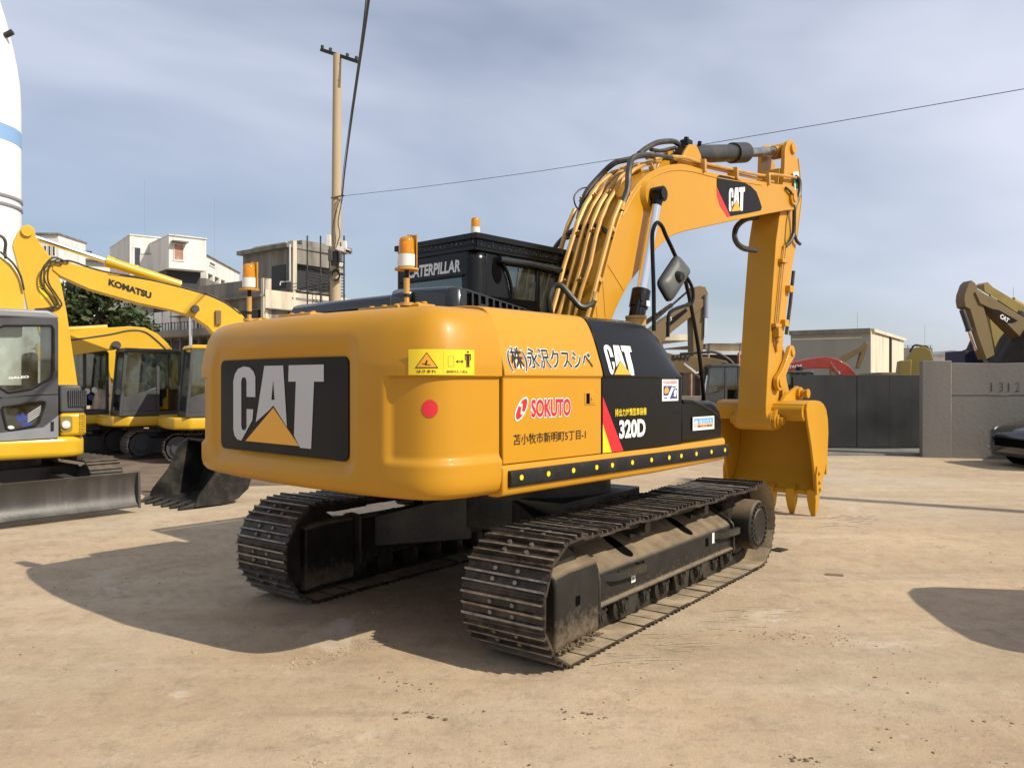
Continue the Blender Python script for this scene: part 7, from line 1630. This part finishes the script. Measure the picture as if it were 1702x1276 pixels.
# ================================================================== GROUND DETAIL
def patch(name, label, ctr, rx, ry, ang, mat, h=0.004, seed=0, n=40, rough=0.35):
    P = []
    for k in range(n):
        t = 2 * pi * k / n; r = 1 + rough * noise.noise(Vector((cos(t) * 1.6 + seed, sin(t) * 1.6, seed * 0.7))) + 0.12 * noise.noise(Vector((cos(t) * 6 + seed, sin(t) * 6, 3)))
        x, y = rx * r * cos(t), ry * r * sin(t); P.append((ctr[0] + x * cos(ang) - y * sin(ang), ctr[1] + x * sin(ang) + y * cos(ang), h))
    mb = MB(); mb.add(P, [list(range(n))]); o = mb.build(name, mat, None, smooth=0); o['kind'] = 'structure'; return o
p = at(190, 778, 15.5); patch('muddy_ground', '', (-9.5, 17.2), 7.5, 3.4, rad(-8), 'mud', 0.004, 2)
p = at(250, 800, 13.5); patch('muddy_ground', '', (-6.9, 14.0), 2.0, 1.3, rad(-20), 'mud', 0.008, 5)
paint('cement', (0.44, 0.40, 0.33), 0.95, var=0.12, vscale=4, dirt=0.5, dirt_col=(0.36, 0.28, 0.19), dscale=5, bump=0.3, bscale=40)
# flat stones and clods, scattered and in the two spills the yard shows
def clod_mesh(seed):
    bm = bmesh.new(); bmesh.ops.create_icosphere(bm, subdivisions=1, radius=1.0); rnd = random.Random(seed)
    for v in bm.verts: v.co *= rnd.uniform(0.5, 1.3); v.co.z *= 0.5
    return bm
def scatter(name, label, cat, pts, mat):
    mb = MB()
    protos = []
    for k in range(6):
        bm = clod_mesh(k); protos.append(([v.co.copy() for v in bm.verts], [[v.index for v in f.verts] for f in bm.faces])); bm.free()
    for x, y, s in pts:
        vs, fs = random.choice(protos); R = Matrix.Rotation(random.uniform(0, 6.28), 3, 'Z'); sx = random.uniform(0.8, 1.5)
        mb.add([(R @ Vector((v.x * sx, v.y, v.z))) * s + Vector((x, y, s * 0.28)) for v in vs], fs)
    o = mb.build(name, mat, None, smooth=0); tag(o, label, cat, None, 'stuff'); return o
flat('stone_pale', (0.45, 0.37, 0.25), 0.9); flat('clod_brown', (0.15, 0.105, 0.065), 0.95); flat('clod_tan', (0.36, 0.27, 0.16), 0.95)
rnd = random.Random(21); G = lambda px, py: (lambda q: (q.x, q.y))(at(px, py, F_PX * EYE / (py - HORIZON)))
pale, brown, tan = [], [], []
for k in range(5200):
    px, py = rnd.uniform(-80, 1780), 634 + rnd.uniform(150, 660); x, y = G(px, py)
    if noise.noise(Vector((x * 0.8, y * 0.8, 7.3))) + 0.6 * noise.noise(Vector((x * 3.1, y * 3.1, 2.2))) < 0.12 + 0.3 * rnd.random() - 0.2: continue
    s = 0.0018 + 0.008 * rnd.random() ** 6; rnd.choice((pale, brown, brown, tan)).append((x, y, s))
for (c0, c1, n, spread, smax, lists) in (((470, 1112), (530, 1095), 60, 9, 0.014, (tan, pale)), ((530, 1098), (610, 1068), 130, 11, 0.013, (tan, pale, pale)), ((600, 1070), (640, 1075), 40, 12, 0.009, (tan, brown)), ((480, 1262), (560, 1270), 50, 9, 0.014, (tan, pale)), ((500, 1205), (600, 1230), 30, 20, 0.009, (pale,)),
                                        ((640, 1128), (720, 1150), 45, 14, 0.011, (brown,)), ((660, 1185), (725, 1195), 22, 10, 0.018, (brown,)), ((700, 1170), (780, 1200), 40, 30, 0.006, (brown,)), ((930, 1185), (1010, 1190), 26, 8, 0.014, (brown,)), ((1270, 1055), (1420, 1065), 160, 14, 0.008, (brown,)), ((1300, 1255), (1370, 1268), 30, 10, 0.012, (brown,)),
                                        ((980, 1085), (1270, 985), 170, 22, 0.007, (tan, pale)), ((60, 940), (330, 1030), 70, 40, 0.010, (brown,)), ((300, 1075), (330, 1085), 8, 6, 0.02, (pale,)), ((1240, 980), (1330, 960), 50, 14, 0.008, (tan, pale)), ((1560, 752), (1640, 760), 60, 4, 0.03, (pale, tan))):
    for k in range(n):
        t = rnd.random(); px, py = lerp(c0[0], c1[0], t) + rnd.gauss(0, spread), lerp(c0[1], c1[1], t) + rnd.gauss(0, spread * 0.45)
        if py < 650: continue
        x, y = G(px, py); rnd.choice(lists).append((x, y, smax * 0.8 * (0.2 + 0.8 * rnd.random() ** 2)))
scatter('gravel', 'pale grit and small stones strewn over the yard', 'gravel', pale, 'stone_pale')
scatter('dirt_clods', 'dark brown clods of dirt strewn over the yard', 'dirt', brown, 'clod_brown')
scatter('dry_crumbs', 'tan crumbs of dried mud around the tracks', 'dirt', tan, 'clod_tan')
# planks and litter
for (a, b, w, lab) in (((1085, 0), (0, 0), 0, ''),): pass
def board(label, pa, pb, w, t, mat='plank', name='plank', cat='plank'):
    a, b = Vector((*G(*pa), t / 2 + 0.002)), Vector((*G(*pb), t / 2 + 0.002)); mb = MB(); mb.bar(a, b, w, t); o = mb.build(name, mat, None, bevel=0.003); tag(o, label, cat)
board('flat rusty steel plate lying by the front of the right track', (1286, 913), (1304, 916), 0.16, 0.012, 'worn_steel', 'steel_plate', 'plate')
board('pale splinter of wood on the open ground right of the tracks', (1374, 955), (1402, 957), 0.05, 0.02)
board('white scrap of paper on the mud between the blade and the loose bucket', (222, 793), (234, 795), 0.16, 0.004, 'decal_white', 'paper_scrap', 'paper')

# pale cement scuffs: thin irregular smears a few millimetres proud of the dirt
paint('scuff', (0.50, 0.42, 0.31), 0.95, var=0.15, vscale=9, dirt=0.55, dirt_col=(0.43, 0.335, 0.22), dscale=12, bump=0.3, bscale=60)
def smear(mb, px, py, ln, wd, ang, h):
    x, y = G(px, py); n = 14; P = []
    for k in range(n):
        t = 2 * pi * k / n; r = 0.7 + 0.6 * rnd.random(); a, b = ln * r * cos(t), wd * r * sin(t); P.append((x + a * cos(ang) - b * sin(ang), y + a * sin(ang) + b * cos(ang), h))
    mb.add(P, [list(range(n))])
mb = MB(); hh = 0.002
for k in range(70):          # scrapes square to the right-hand track
    t = rnd.random(); px, py = lerp(985, 1255, t) + rnd.uniform(5, 90), lerp(1105, 985, t) + rnd.uniform(-12, 26); hh += 0.00003; smear(mb, px, py, rnd.uniform(0.02, 0.12), rnd.uniform(0.002, 0.006), rad(rnd.uniform(-12, 18)), hh)
for k in range(26):
    hh += 0.00003; smear(mb, rnd.uniform(1370, 1450), rnd.uniform(856, 874), rnd.uniform(0.05, 0.2), rnd.uniform(0.01, 0.03), rad(rnd.uniform(0, 30)), hh)
tag(mb.build('cement_scuffs', 'scuff', None, smooth=0), 'pale cement scuffs and scrape marks across the yard', 'scuffs', None, 'stuff')
